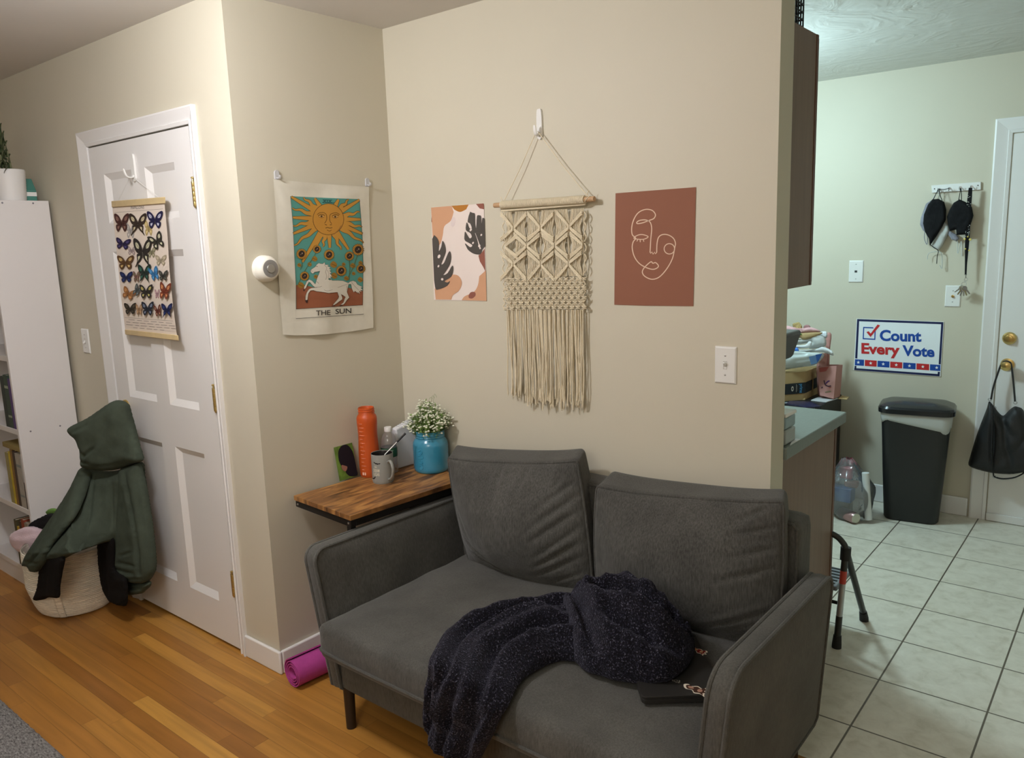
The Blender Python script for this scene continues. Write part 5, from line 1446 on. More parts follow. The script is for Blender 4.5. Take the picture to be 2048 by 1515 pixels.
# ------------------------------------------------------------------ butterfly chart on the panel door
c8 = lambda pts: [(200+a/4.733, 380+b/4.733) for a, b in pts]
PYF = DF-.020
chart = thing('butterfly_chart', tuple(atY(306, 684, PYF)), 'hanging butterfly chart with pale wood rails on the panel door', 'poster')
RAILW = mat('pale pine rail', lin((214, 190, 142)), .55, vary=.06, vscale=30)
f_ = yfn(PYF+.002)
TOPR = [(222.5, 402), (330.5, 393.5), (331, 406.5), (223.6, 414.5)]; BOTR = [(249.4, 658.5), (356.5, 670), (357.8, 681), (250.4, 668.5)]
for nm, q in (('rail', TOPR), ('rail', BOTR)): MB().prism(q, f_, -.012, .010).build(nm, RAILW, chart, bevel=.002)
SHT = [(224.5, 411), (328.8, 404.5), (335, 470), (339, 540), (346, 610), (354, 671), (250.5, 660), (243, 600), (236, 530), (229, 460)]
def cfn(u, v, w): return atY(u, v, PYF-.001-.004*sin(pi*max(0, min(1, (v-405)/260)))-w)
PAP = (222, 208, 194)
ar = Art(cfn, .00012, maxe=10)
ar.poly(SHT, PAP); ar.build('sheet', chart)
ar = Art(cfn, .00006, maxe=10); ar.layer = 4
vs_, _ = text_mesh('PAPILLONS', .0); wx = max(v[0] for v in vs_)
ar.text('PAPILLONS', lambda x, y: (261.5+x/wx*26.5, 418.6-1.6*x/wx-y*8.5), (60, 50, 44), .0)
ar.line(c8([(135, 212), (595, 178)]), .5, (110, 98, 90)); ar.line(c8([(235, 1205), (690, 1238)]), .5, (110, 98, 90), keep=True)
def butterfly(cx, cy, w, h, col, inn, tail=0, tilt=0.):
    c = (200+cx/4.733, 380+cy/4.733); w /= 4.733*2; h /= 4.733*2; ca, sa = cos(tilt), sin(tilt)
    def T(pts, m): return [(c[0]+(x*m*w*ca-y*h*sa), c[1]+(x*m*w*sa+y*h*ca)-.02*x*m*w) for x, y in pts]
    U = [(.06, -.28), (.35, -.75), (.8, -1.), (1., -.9), (.95, -.5), (.72, -.08), (.4, .08), (.06, .06)]
    Lw = [(.06, .0), (.4, .06), (.7, .12), (.74, .42), (.6, .72), (.42, .82), (.22, .6), (.08, .3)]
    if tail: Lw = [(.06, .0), (.4, .06), (.62, .16), (.6, .45), (.62, .72), (.8, 1.02), (.7, 1.), (.46, .76), (.26, .6), (.08, .35)]
    dk = tuple(int(v*.55) for v in col)
    col = tuple(int(v*.8) for v in col)
    for m in (-1, 1):
        ar.poly(T(sp2(U, 3), m), col); ar.poly(T(sp2(Lw, 3), m), col, True)
        sc = lambda P, s, o: [(o[0]+(x-o[0])*s, o[1]+(y-o[1])*s) for x, y in P]
        ar.poly(T(sp2(sc(U, .42, (.6, -.5)), 3), m), inn); ar.poly(T(sp2(sc(Lw, .38, (.42, .4)), 3), m), inn, True)
        for k in range(3): ar.line(T([(.1, -.05), (.9-.2*k, -.85+.28*k)], m), .35, dk, keep=k > 0)
    ar.line([(c[0]+.35*h*sa, c[1]-.35*h*ca), (c[0]-.4*h*sa, c[1]+.4*h*ca)], [.5, 1.1] if True else 1, dk)
B_ = [(290, 390, 90, 160, (206, 198, 192), (214, 206, 200)), (462, 362, 90, 170, (222, 196, 132), (230, 208, 150)), (300, 575, 85, 95, (196, 176, 172), (214, 200, 192)), (488, 590, 78, 120, (168, 162, 128), (196, 188, 160)), (575, 668, 105, 110, (206, 190, 160), (216, 202, 176)), (540, 985, 45, 95, (216, 172, 176), (222, 190, 190)),
      (203, 315, 140, 190, (92, 56, 50), (140, 106, 94)), (357, 322, 165, 205, (70, 56, 46), (208, 196, 162), 1), (518, 288, 150, 180, (46, 42, 84), (190, 190, 206)), (215, 512, 140, 115, (52, 42, 84), (84, 74, 124), 0, .15), (402, 588, 175, 270, (58, 52, 48), (200, 196, 166), 1), (540, 488, 135, 165, (62, 58, 50), (214, 210, 178), 0, -.45),
      (240, 690, 158, 145, (118, 84, 52), (212, 184, 122)), (248, 827, 122, 112, (38, 48, 94), (50, 64, 122)), (343, 822, 60, 112, (150, 112, 100), (122, 132, 92)), (418, 787, 122, 170, (46, 62, 56), (60, 112, 92), 1), (513, 795, 88, 140, (70, 142, 202), (96, 166, 218), 0, -.3), (597, 812, 86, 108, (70, 70, 66), (106, 106, 98)),
      (268, 982, 130, 115, (192, 130, 78), (206, 150, 96), 0, .4), (350, 950, 76, 122, (98, 104, 104), (128, 134, 134), 0, .5), (435, 965, 126, 145, (62, 58, 52), (196, 184, 112)), (610, 960, 106, 175, (150, 74, 52), (214, 148, 98), 0, .15), (285, 1126, 116, 118, (66, 58, 48), (88, 80, 66)), (368, 1132, 62, 112, (206, 162, 122), (224, 190, 150)), (450, 1127, 116, 145, (50, 56, 68), (130, 140, 162)), (547, 1145, 66, 122, (122, 62, 52), (186, 146, 124), 0, -.15), (632, 1137, 106, 132, (38, 44, 88), (54, 66, 122), 1)]
for b in B_: butterfly(*b)
for r_ in range(4):
    x = 240+(30 if r_ == 0 else 8 if r_ < 3 else 75); rn = random.Random(r_)
    while x < 690-(70 if r_ == 3 else 0):
        w = rn.uniform(34, 62); y = 1222+r_*24+(x-235)*.085
        ar.line(c8([(x, y), (x+w, y+w*.085)]), .75, (104, 92, 88), keep=True); x += w+rn.uniform(14, 26)
ar.build('print', chart)
hq = atY(266, 308, DF)
adhesive_hook('wall_hook', (hq.x, DF, hq.z), 'y-', 'white plastic adhesive hook on the panel door above the butterfly chart', w=.026, h=.105, hook=.045)
m2 = MB(); ap = V((hq.x, DF-.018, hq.z-.082))
for q in ((236, 402), (318, 395)): m2.tube([V(atY(q[0], q[1], PYF)), ap], .0009, 6)
m2.build('string', mat('white thread', (.7, .69, .66), .8), chart)

# ------------------------------------------------------------------ grey shag rug
def shag():
    m = bpy.data.materials.new('grey shag pile'); m.use_nodes = True
    N = m.node_tree.nodes; L = m.node_tree.links; b = N['Principled BSDF']
    tc = N.new('ShaderNodeTexCoord'); mp = N.new('ShaderNodeMapping'); mp.inputs['Scale'].default_value = (1, 2.4, 1); mp.inputs['Rotation'].default_value = (0, 0, .5)
    L.new(tc.outputs['Object'], mp.inputs['Vector'])
    n = N.new('ShaderNodeTexNoise'); n.inputs['Scale'].default_value = 75; n.inputs['Detail'].default_value = 4; n.inputs['Roughness'].default_value = .7
    L.new(mp.outputs['Vector'], n.inputs['Vector'])
    cr = N.new('ShaderNodeValToRGB'); e = cr.color_ramp.elements
    e[0].position = .33; e[0].color = (.06, .055, .055, 1); e[1].position = .66; e[1].color = (.40, .385, .37, 1)
    L.new(n.outputs['Fac'], cr.inputs['Fac']); L.new(cr.outputs['Color'], b.inputs['Base Color']); b.inputs['Roughness'].default_value = .95
    bp = N.new('ShaderNodeBump'); bp.inputs['Strength'].default_value = 1.; bp.inputs['Distance'].default_value = .01
    L.new(n.outputs['Fac'], bp.inputs['Height']); L.new(bp.outputs['Normal'], b.inputs['Normal'])
    return m
rx0, rx1, ry0, ry1 = -1.7, .5, -2.9, -1.432
mb = MB()
mb.grid(lambda u, v: (lambda x, y: V((x, y, max(.001, (.014+.006*nz(x*60, y*60))*min(1, min(x-rx0, rx1-x, y-ry0, ry1-y)/.012)))))(rx0+(rx1-rx0)*u, ry0+(ry1-ry0)*v**.6+.004*nz(u*90, 1)*(v > .98)), 260, 120)
tag(mb.build('rug', shag(), angle=180), 'grey mottled shag rug on the oak floor at the lower left', 'rug')
# ------------------------------------------------------------------ kitchen
CABW = mat('brown cabinet laminate', lin((122, 98, 82)), .5, vary=.10, vscale=3, stretch=(14, 14, 1))
CABD = mat('dark walnut frame', lin((92, 52, 26)), .45, vary=.12, vscale=4, stretch=(16, 16, 1))
lc = thing('base_cabinet', (.9, .4, 0), 'brown kitchen base cabinet under the grey countertop behind the wall end', 'cabinet')
MB().box(.15, .105, .1, 1.590, .668, .884).build('body', CABW, lc, bevel=.001)
MB().box(.15, .668, .1, 1.592, .690, .884).build('face_frame', CABD, lc, bevel=.001)
MB().box(.15, .105, 0, 1.584, .60, .0995).build('toe_kick', CABD, lc, smooth=False)
for k in range(3):
    x0 = .17+k*.475; dd = MB(); dd.box(x0, .6905, .12, x0+.455, .708, .87); d_ = dd.build('door', CABW, lc, bevel=.003)
    MB().lathe([(0, 0), (.006, 0), (.006, .012), (.014, .018), (.012, .026), (0, .028)], (x0+.42, .708, .8), 16, M=Matrix.Rotation(-pi/2, 3, 'X')).build('knob', BRASS, d_)
CTOP = mat('grey green laminate', lin((108, 118, 112)), .35, vary=.07, vscale=90)
ct = MB().box(.15, .105, .886, 1.616, .718, .926)
tag(ct.build('countertop', CTOP, bevel=.004, bseg=3), 'grey laminate kitchen countertop ending beside the wall end', 'countertop')
uc = thing('wall_cabinet', (.9, .28, 1.41), 'brown kitchen wall cabinet hanging behind the wall end above the countertop', 'cabinet')
MB().box(.15, .105, 1.412, 1.566, .412, 2.206).build('body', CABW, uc, bevel=.001)
MB().box(.15, .4125, 1.412, 1.568, .430, 2.206).build('face_frame', CABD, uc, bevel=.001)
for k in range(3):
    x0 = .165+k*.468; d_ = MB().box(x0, .4305, 1.42, x0+.462, .449, 2.20).build('door', CABD, uc, bevel=.003)
    MB().lathe([(0, 0), (.006, 0), (.006, .012), (.014, .018), (.012, .026), (0, .028)], (x0+.43, .449, 1.5), 16, M=Matrix.Rotation(-pi/2, 3, 'X')).build('knob', BRASS, d_)
# black wire basket on top of the wall cabinet
wbk = thing('wire_basket', (1.38, .21, 2.207), 'black perforated metal basket on top of the kitchen wall cabinet', 'basket')
xr_ = atX(1606, 44, 1.555); x0, x1, y0, y1, z0, z1 = 1.24, 1.555, .125, max(.2, xr_.y), 2.2085, 2.405
m2 = MB(); st = .020
def lat(P, du, dv, nu, nv):
    for i in range(nu+1):
        a = P+du*(i/nu); m2.tube([a, a+dv], .0028, 4)
    for j in range(nv+1):
        a = P+dv*(j/nv); m2.tube([a, a+du], .0034, 4)
X_, Y_, Z_ = V((x1-x0, 0, 0)), V((0, y1-y0, 0)), V((0, 0, z1-z0))
lat(V((x1, y0, z0+.003)), Y_, Z_, max(4, int((y1-y0)/st)), int((z1-z0)/st)); lat(V((x0, y0, z0+.003)), Y_, Z_, max(4, int((y1-y0)/st)), int((z1-z0)/st))
lat(V((x0, y0, z0+.003)), X_, Z_, int((x1-x0)/st), int((z1-z0)/st)); lat(V((x0, y1, z0+.003)), X_, Z_, int((x1-x0)/st), int((z1-z0)/st))
m2.build('mesh_sides', BLACKM, wbk, smooth=False)
m2 = MB(); m2.tube([V((x0, y0, z1)), V((x1, y0, z1)), V((x1, y1, z1)), V((x0, y1, z1))], .006, 8, closed=True); m2.build('rim', BLACKM, wbk)
MB().box(x0, y0, z0, x1, y1, z0+.003).build('bottom', BLACKM, wbk, smooth=False)

# things on the counter at the wall end
DKP = mat('dark grey plastic', (.045, .046, .044), .45)
hx = atY(1587, 690, .34).x; hz1 = atY(1585, 664, .34).z; hz0 = atY(1576, 722, .34).z
cmk = thing('coffee_maker', (hx-.09, .3, .926), 'dark grey coffee maker on the countertop just behind the wall end', 'coffee maker')
MB().box(hx-.20, .2, .9265, hx-.03, .42, .955).build('base', DKP, cmk, bevel=.01)
MB().box(hx-.20, .2, .955, hx-.03, .29, hz0+.01).build('column', DKP, cmk, bevel=.01)
MB().add([V((hx-.2, .2, hz0)), V((hx-.028, .2, hz0)), V((hx-.028, .42, hz0)), V((hx-.2, .42, hz0)), V((hx-.2, .2, hz1)), V((hx, .2, hz1)), V((hx, .43, hz1)), V((hx-.2, .43, hz1))], [(3, 2, 1, 0), (4, 5, 6, 7), (0, 1, 5, 4), (1, 2, 6, 5), (2, 3, 7, 6), (3, 0, 4, 7)]).build('head', DKP, cmk, bevel=.014, bseg=4)
MB().lathe([(0, 0), (.045, 0), (.055, .03), (.055, .09), (.042, .12), (.04, .13)], (hx-.1, .355, .956), 28).build('carafe', mat('carafe glass', (.1, .1, .1), .08, trans=.7), cmk)
bx1 = atY(1586, 860, .19).x; zt_ = atY(1578, 820, .19).z
BLP = mat('pale blue plastic', lin((150, 178, 186)), .3, trans=.25)
tub = thing('plastic_tub', (bx1-.05, .17, .926), 'pale blue plastic tub with clear lid on the countertop corner at the wall end', 'tub')
MB().box(bx1-.12, .125, .9265, bx1, .215, .9265+(zt_-.9265)*.48).build('lower_box', mat('grey plastic', lin((150, 158, 156)), .35), tub, bevel=.006)
MB().box(bx1-.12, .125, .9265+(zt_-.9265)*.5, bx1-.001, .215, zt_-.012).build('upper_box', BLP, tub, bevel=.006)
MB().box(bx1-.122, .123, zt_-.0118, bx1+.001, .217, zt_).build('lid', WPLAST, tub, bevel=.003)
pp = [(1586, 876), (1601, 878), (1590, 884), (1580, 890)]
tag(MB().prism([(atZ(a, b, .9275).x, atZ(a, b, .9275).y) for a, b in pp], lambda u, v, w: V((u, v, .9265+w)), 0, .0015).build('paper_scrap', mat('white paper', (.72, .73, .73), .8), smooth=False), 'scrap of white paper on the counter beside the pale blue tub', 'paper')

# ------------------------------------------------------------------ corner stack
CY0 = 2.14; ZC = atY(1650, 811, CY0).z; CXR = atY(1682, 806, K-.04).x
blk = thing('storage_cart', (CXR-.4, 2.3, 0), 'low black storage cart in the kitchen corner carrying boxes and mail', 'storage')
BLKP = mat('black plastic', (.014, .014, .016), .38)
MB().box(CXR-.75, CY0, .02, CXR, K-.03, ZC).build('body', BLKP, blk, bevel=.008)
for k in range(3): MB().box(CXR-.72, CY0-.012, .06+k*.2, CXR-.03, CY0-.0005, .06+k*.2+.17).build('drawer', BLKP, blk, bevel=.006)
for a in (CXR-.7, CXR-.05):
    for b in (CY0+.05, K-.07): MB().box(a-.02, b-.02, 0, a+.02, b+.02, .0195).build('foot', BLKP, blk, smooth=False)
TAN = mat('brown corrugated card', lin((178, 150, 104)), .8, vary=.06, vscale=12)
cbx = thing('cardboard_box', (.8, 2.3, ZC), 'brown cardboard box with black printed tape on the black storage cart', 'box')
zb = ZC+.002
p1 = atZ(1610, 799, zb); p2 = atZ(1643, 783, zb); p0 = p1+(p1-atZ(1575, 801, zb))*-4.5
p0 = atZ(1545, 804, zb); p3 = p2+(p0-p1); p2 = V((p2.x, p2.y, zb)); 
if p2.y > K-.03: p2 *= 1
hb = atY(1611, 744, p1.y).z-zb
q_ = [V((p.x, p.y, zb)) for p in (p0, p1, p2, p3)]
for p in q_: p.y = min(p.y, K-.025)
cen = sum(q_, V((0, 0, 0)))/4
mb = MB()
def bfn_(u, v):
    k = u*4; i = int(k) % 4; f = k-int(k); a = q_[i].lerp(q_[(i+1) % 4], f)
    out = (a-cen); out.z = 0
    return a+out*(.03*sin(pi*f)*sin(pi*v))+V((0, 0, hb*v*(1+.03*sin(2*pi*u))))
mb.grid(bfn_, 32, 10, wrapu=True)
o = len(mb.v); mb.add([q+V((0, 0, 0)) for q in q_], [(0, 1, 2, 3)]); mb.add([q+V((0, 0, hb)) for q in q_], [(0, 1, 2, 3)])
mb.build('carton', TAN, cbx, angle=60)
ar = Art(lambda u, v, w: (lambda q, n: q+n*(.0012+w))(bfn_(u, v), (lambda t: V((t.y, -t.x, 0)).normalized())((q_[(int(u*4) % 4+1) % 4]-q_[int(u*4) % 4]))), .0004, maxe=.02)
BK = (44, 48, 50)
ar.poly([(.0, .24), (.2499, .24), (.2499, .62), (.0, .62)], BK); ar.poly([(.2501, .24), (.44, .26), (.44, .64), (.2501, .62)], BK, True)
for body, c, u0, u1, v0, sz in (('prime', (86, 150, 196), .205, .235, .27, .30),):
    vs_, _ = text_mesh(body, .02); wx = max(v[0] for v in vs_)
    ar.text(body, lambda x, y: (u0+y*.035, .58-x/wx*.32), c, .02)
ar.disc((.15, .43), .009, .09, (214, 208, 190), n=24); ar.disc((.15, .43), .0045, .045, BK, n=20)
ar.line([(.178, .30), (.178, .58)], .0022, (200, 196, 180)); ar.line([(.185, .34), (.185, .54)], .0016, (150, 148, 140), keep=True)
ar.poly([(.335, .16), (.355, .16), (.352, .95), (.34, .95)], (168, 142, 98)); 
ar.build('tape', cbx)['label'] = 'black printed tape'

def stuffed(name, outl, y, th, rnd, m, label, cat, creases=(), nrm=V((.3, -.9, .3)), cell=3., fnz=.006, slope=0.):
    mb = puff(outl, lambda u, v: atY(u, v, y+slope*(u-1600)), nrm.normalized(), cell, th, rnd, creases, lambda u, v: fnz*nz(u*.12, v*.12, y*7))
    return tag(mb.build(name, m, angle=180), label, cat)
MAILW = mat('white poly mailer', lin((200, 208, 206)), .35)
ml = thing('mailer_bag', (.8, 2.25, ZC+hb), 'puffy white plastic mailer with blue squares on the cardboard box', 'mailer')
puff([(1555, 700), (1590, 702), (1616, 704), (1640, 706), (1648, 710), (1640, 722), (1628, 730), (1608, 733), (1580, 737), (1555, 739)], lambda u, v: atY(u, v, 2.2+.0012*(u-1600)), V((.3, -.85, .4)).normalized(), 3.2, .05, 14, [((1575, 714), (1612, 712), 3, .010), ((1590, 725), (1630, 720), 3, .008)], lambda u, v: .006*nz(u*.1, v*.1)).build('bag', MAILW, ml, angle=180)
ar = Art(lambda u, v, w: atY(u, v, 2.2+.0012*(u-1600)-.062-w), .0006)
ar.poly([(1618, 713), (1631, 710), (1634, 726), (1622, 729)], (92, 122, 158)); ar.poly([(1631, 709), (1645, 706.5), (1638, 720), (1634, 725)], (48, 82, 140), True)
ar.build('blue_print', ml)
WP = mat('white paper', (.72, .73, .73), .8); GP = mat('grey paper', (.48, .49, .47), .75); PKP = mat('pink tissue paper', lin((216, 168, 170)), .8); PKB = mat('dusty pink bag paper', lin((196, 142, 134)), .75)
stuffed('paper_sheets', [(1560, 697), (1596, 699), (1630, 698), (1645, 693), (1664, 701), (1667, 711), (1655, 707), (1640, 703), (1616, 705), (1608, 707), (1560, 706)], 2.26, .022, 6, WP, 'curling white paper sheets lying on the plastic mailer', 'paper', cell=2.6)
stuffed('blue_envelope', [(1560, 694), (1590, 694), (1597, 698), (1594, 704), (1560, 704)], 2.2, .016, 5, mat('bright blue plastic', lin((70, 130, 220)), .35), 'bright blue plastic envelope at the left among the white papers', 'envelope', cell=2.6)
stuffed('white_envelope', [(1560, 690), (1600, 690), (1612, 688), (1618, 682), (1624, 684), (1620, 694), (1600, 696), (1560, 693)], 2.22, .014, 4, WP, 'white folded envelope above the bright blue one', 'envelope', cell=2.6)
stuffed('grey_mailer', [(1560, 676), (1600, 678), (1635, 668), (1650, 676), (1652, 690), (1640, 695), (1620, 697), (1618, 690), (1622, 684), (1600, 688), (1560, 690)], 2.27, .03, 9, GP, 'crumpled grey mailer under the flattened cardboard', 'mailer', [((1600, 682), (1640, 676), 3, .008)], cell=2.8)
stuffed('cardboard_sheet', [(1560, 672), (1590, 668), (1610, 665), (1640, 664), (1644, 667), (1622, 676), (1606, 679), (1600, 675), (1584, 680), (1560, 680)], 2.25, .012, 4, TAN, 'flattened tan cardboard on top of the grey mailer', 'cardboard', cell=2.6, fnz=.003)
stuffed('pink_tissue', [(1560, 652), (1574, 651), (1588, 654), (1604, 656), (1622, 654), (1640, 661), (1636, 665), (1606, 667), (1588, 666), (1560, 663)], 2.27, .03, 6, PKP, 'crumpled pink tissue paper topping the pile of boxes', 'tissue paper', [((1584, 658), (1604, 662), 2, .012), ((1606, 656), (1606, 665), 2, .012)], cell=2.4, fnz=.012)
stuffed('green_wrapper', [(1580, 663.5), (1592, 664), (1604, 667.5), (1596, 670), (1586, 667.5)], 2.235, .008, 3, mat('green wrapper', lin((76, 158, 72)), .5), 'green wrapper strip under the pink tissue', 'wrapper', cell=2.)
stuffed('striped_wrapper', [(1585, 648), (1592, 645), (1598, 644), (1604, 652), (1602, 660), (1590, 660)], 2.268, .012, 3, mat('striped paper', lin((176, 150, 96)), .7, vary=.5, vscale=160), 'small striped wrapper sticking up from the pink tissue', 'wrapper', cell=1.8)
stuffed('brown_wrapper', [(1607, 653), (1612, 649), (1618, 650), (1621, 654), (1618, 662), (1610, 662)], 2.268, .01, 3, mat('brown pink paper', lin((156, 112, 112)), .7), 'brownish folded wrapper beside the striped wrapper on the pile', 'wrapper', cell=1.8)
stuffed('white_bag', [(1638, 665), (1652, 662), (1655, 672), (1650, 676), (1640, 671)], 2.28, .014, 4, mat('glossy white plastic', (.74, .77, .80), .3), 'glossy white plastic crumple at the right of the pile', 'plastic bag', cell=2., fnz=.01)
stuffed('pink_paper', [(1653, 667), (1663, 668), (1660, 700), (1658, 760), (1655, 790), (1645, 790), (1648, 730), (1651, 690)], 2.38, .008, 4, PKB, 'tall dusty pink paper strip standing behind the pile', 'paper', cell=2.6, fnz=.002)
stuffed('pink_paper', [(1634, 716), (1650, 706), (1655, 712), (1652, 740), (1650, 790), (1636, 790)], 2.36, .016, 6, PKB, 'pink paper scrap behind the white plastic mailer', 'paper', cell=2.6)
pb = thing('paper_bag', tuple(atY(1662, 795, 2.3)), 'pink paper bag with dark marker drawing standing beside the cardboard box', 'bag')
ybag = 2.30
def bgp(u, v, w=0.): return atY(u, v, ybag+w)
vs_ = [bgp(1640, 790), bgp(1667, 797), bgp(1680, 792, .1), bgp(1642, 785, .1), bgp(1635, 733), bgp(1673, 731), bgp(1685, 729, .1), bgp(1645, 728, .1)]
mb = MB(); mb.add(vs_, [(0, 1, 5, 4), (1, 2, 6, 5), (2, 3, 7, 6), (3, 0, 4, 7), (3, 2, 1, 0)])
bg = mb.build('bag', PKB, pb, smooth=False, solid=.002)
ar = Art(lambda u, v, w: bgp(u, v, -.003-w), .0006)
DKI = (62, 42, 60)
ar.line(sp2([(1648, 760), (1650, 768), (1656, 772), (1662, 771)], 4, False), 1.8, DKI); ar.build('marker_stroke', pb); ar = Art(lambda u, v, w: bgp(u, v, -.003-w), .0006); ar.line([(1651, 767), (1656, 762), (1659, 761)], 1.8, (74, 44, 110), keep=True); ar.line([(1645, 773), (1643, 776)], 1.6, DKI, keep=True); ar.line([(1658, 775), (1662, 774)], 1.6, (176, 90, 80), keep=True); ar.line([(1650, 784), (1662, 782)], 1.5, (120, 126, 92), keep=True)
ar.build('marker_stroke', pb); ar = Art(lambda u, v, w: bgp(u, v, -.003-w), .0006)
ar.poly([(1638, 735), (1658, 733), (1652, 742), (1639, 744)], (176, 92, 86))
ar.build('red_patch', pb)
env = [(1622, 801), (1652, 804.5), (1676, 797), (1648, 789.5)]
zE = ZC+.0015
tag(MB().prism([(atZ(a, b, zE).x, min(K-.03, atZ(a, b, zE).y)) for a, b in env], lambda u, v, w: V((u, v, zE+w)), 0, .004).build('mail_envelope', mat('glossy white envelope', (.72, .74, .76), .3), smooth=False), 'white mail envelope on the cart in front of the pink paper bag', 'envelope')
env = [(1572, 808.5), (1612, 815), (1640, 814), (1622, 805), (1580, 803)]
tag(MB().prism([(atZ(a, b, zE).x, min(K-.03, atZ(a, b, zE).y)) for a, b in env], lambda u, v, w: V((u, v, zE+w)), 0, .006).build('magazine', mat('dark blue glossy cover', (.03, .03, .075), .25, vary=.5, vscale=40), smooth=False), 'dark blue glossy magazine at the front edge of the black cart', 'magazine')
env = [(1676, 797), (1694, 799), (1698, 794), (1684, 791)]
tag(MB().prism([(atZ(a, b, ZC+.006).x, min(K-.03, atZ(a, b, ZC+.006).y)) for a, b in env], lambda u, v, w: V((u, v, ZC+.0055+w)), 0, .003).build('card_flap', TAN, smooth=False), 'brown card piece overhanging the right end of the black cart', 'cardboard')

# ------------------------------------------------------------------ waste bin
bcn = V((1.512, 2.372, 0)); bex = V((cos(radians(9)), sin(radians(9)), 0)); bey = V((-bex.y, bex.x, 0))
def bpn(u, v, z): return bcn+bex*u+bey*v+V((0, 0, z))
BINP = mat('black bin plastic', (.013, .014, .014), .42, bump=.05, bscale=300)
bn = thing('waste_bin', tuple(bcn), 'black plastic waste bin with lid and white liner against the kitchen wall', 'waste bin')
BHH = .605
def rr_(hx_, hy_, r): return rrect(-hx_, -hy_, hx_, hy_, r, 6)
mb = MB(); rings = [(0, .128, .092, .045), (.012, .136, .10, .05), (.3, .153, .112, .05), (BHH, .170, .124, .05)]
vs_ = []; n = len(rr_(.1, .1, .03))
for z, a, b, r in rings: vs_ += [bpn(u, v, z) for u, v in rr_(a, b, r)]
fs_ = [tuple(range(n-1, -1, -1))]+[(i*n+k, i*n+(k+1) % n, (i+1)*n+(k+1) % n, (i+1)*n+k) for i in range(len(rings)-1) for k in range(n)]
mb.add(vs_, fs_); mb.build('body', BINP, bn, angle=40)
mb = MB(); rn = random.Random(2)
top_ = rr_(.174, .128, .05); vs_ = []
lev = []
for k, (u, v) in enumerate(top_):
    lev.append(BHH-.055-.035*(u/.17)*.6-.012*sin(k*.9)-.012*(v < -.1))
for t in (0., .33, .66, 1.):
    for k, (u, v) in enumerate(top_):
        s = 1-.025*t+.008*sin(k*1.7+t*3)
        vs_.append(bpn(u*s, v*s, BHH+.004+(lev[k]-BHH)*t))
mb.add(vs_, [(i*n+k, i*n+(k+1) % n, (i+1)*n+(k+1) % n, (i+1)*n+k) for i in range(3) for k in range(n)])
mb.build('liner', mat('white bin liner', (.62, .64, .62), .4, trans=.2), bn, solid=.001)
mb = MB(); lr = [(BHH+.002, 1.04), (BHH+.004, 1.09), (BHH+.028, 1.10), (BHH+.040, 1.05), (BHH+.054, .86), (BHH+.062, .5), (BHH+.064, .15)]
vs_ = []
for z, s in lr: vs_ += [bpn(u*s, v*s*.99-.004, z+.012*(v/.128)*(s > .3)*0) for u, v in rr_(.170, .124, .055)]
mb.add(vs_, [(i*n+k, i*n+(k+1) % n, (i+1)*n+(k+1) % n, (i+1)*n+k) for i in range(len(lr)-1) for k in range(n)]+[tuple(range(n-1, -1, -1)), tuple((len(lr)-1)*n+k for k in range(n))])
mb.build('lid', mat('glossy black lid', (.015, .016, .018), .22), bn, angle=30)

# clear bag of recycling
rb = V((1.24, 2.17, 0))
cbag = thing('recycling_bag', tuple(rb), 'clear plastic bag of recycling on the tiles left of the waste bin', 'bag')
FILM = bpy.data.materials.new('thin clear film'); FILM.use_nodes = True
N_ = FILM.node_tree.nodes; L_ = FILM.node_tree.links
for n_ in list(N_): N_.remove(n_)
out = N_.new('ShaderNodeOutputMaterial'); mx = N_.new('ShaderNodeMixShader'); tr_s = N_.new('ShaderNodeBsdfTransparent'); gl = N_.new('ShaderNodeBsdfGlossy'); fr = N_.new('ShaderNodeFresnel')
tr_s.inputs[0].default_value = (.88, .89, .9, 1); gl.inputs['Roughness'].default_value = .12; fr.inputs['IOR'].default_value = 1.6
tcx = N_.new('ShaderNodeTexCoord'); nn = N_.new('ShaderNodeTexNoise'); nn.inputs['Scale'].default_value = 22; nn.inputs['Detail'].default_value = 3; bpx = N_.new('ShaderNodeBump'); bpx.inputs['Strength'].default_value = .5; bpx.inputs['Distance'].default_value = .012
L_.new(tcx.outputs['Object'], nn.inputs['Vector']); L_.new(nn.outputs['Fac'], bpx.inputs['Height']); L_.new(bpx.outputs['Normal'], gl.inputs['Normal']); L_.new(bpx.outputs['Normal'], fr.inputs['Normal'])
df = N_.new('ShaderNodeBsdfDiffuse'); df.inputs[0].default_value = (.7, .72, .74, 1); mx2 = N_.new('ShaderNodeMixShader'); mx2.inputs[0].default_value = .16
L_.new(tr_s.outputs[0], mx2.inputs[1]); L_.new(df.outputs[0], mx2.inputs[2])
L_.new(fr.outputs[0], mx.inputs[0]); L_.new(mx2.outputs[0], mx.inputs[1]); L_.new(gl.outputs[0], mx.inputs[2]); L_.new(mx.outputs[0], out.inputs[0])
mb = MB()
def bagfn(u, v):
    a = 2*pi*u; r = .118*(sin(pi*min(1, .14+.80*v))**.7)*(1-.35*max(0, v-.55)/.45)
    r *= 1+.10*nz(cos(a)*2.2, sin(a)*2.2, v*4)+.05*sin(9*a+3*v)*v
    return V((rb.x+r*cos(a)*1.1-.03*v*v, rb.y+r*sin(a)*.95+.02*v, .003+.335*v+.01*nz(a, v*5)))
mb.grid(bagfn, 64, 40, wrapu=True); mb.build('film', FILM, cbag, angle=180)
ca = atY(1731, 945, 2.14); cb_ = atZ(1737, 1038, .022); cb_.z = .022
d_ = (ca-cb_).normalized()
MB().tube([cb_, cb_.lerp(ca, .5), ca], .019, 20).build('white_tube', mat('white cardboard tube', (.68, .70, .70), .6), cbag, angle=50)
k0 = atZ(1712, 1036, .034); kd = V((-.85, .5, 0)).normalized()
k0 = V((k0.x, k0.y, .034)); 
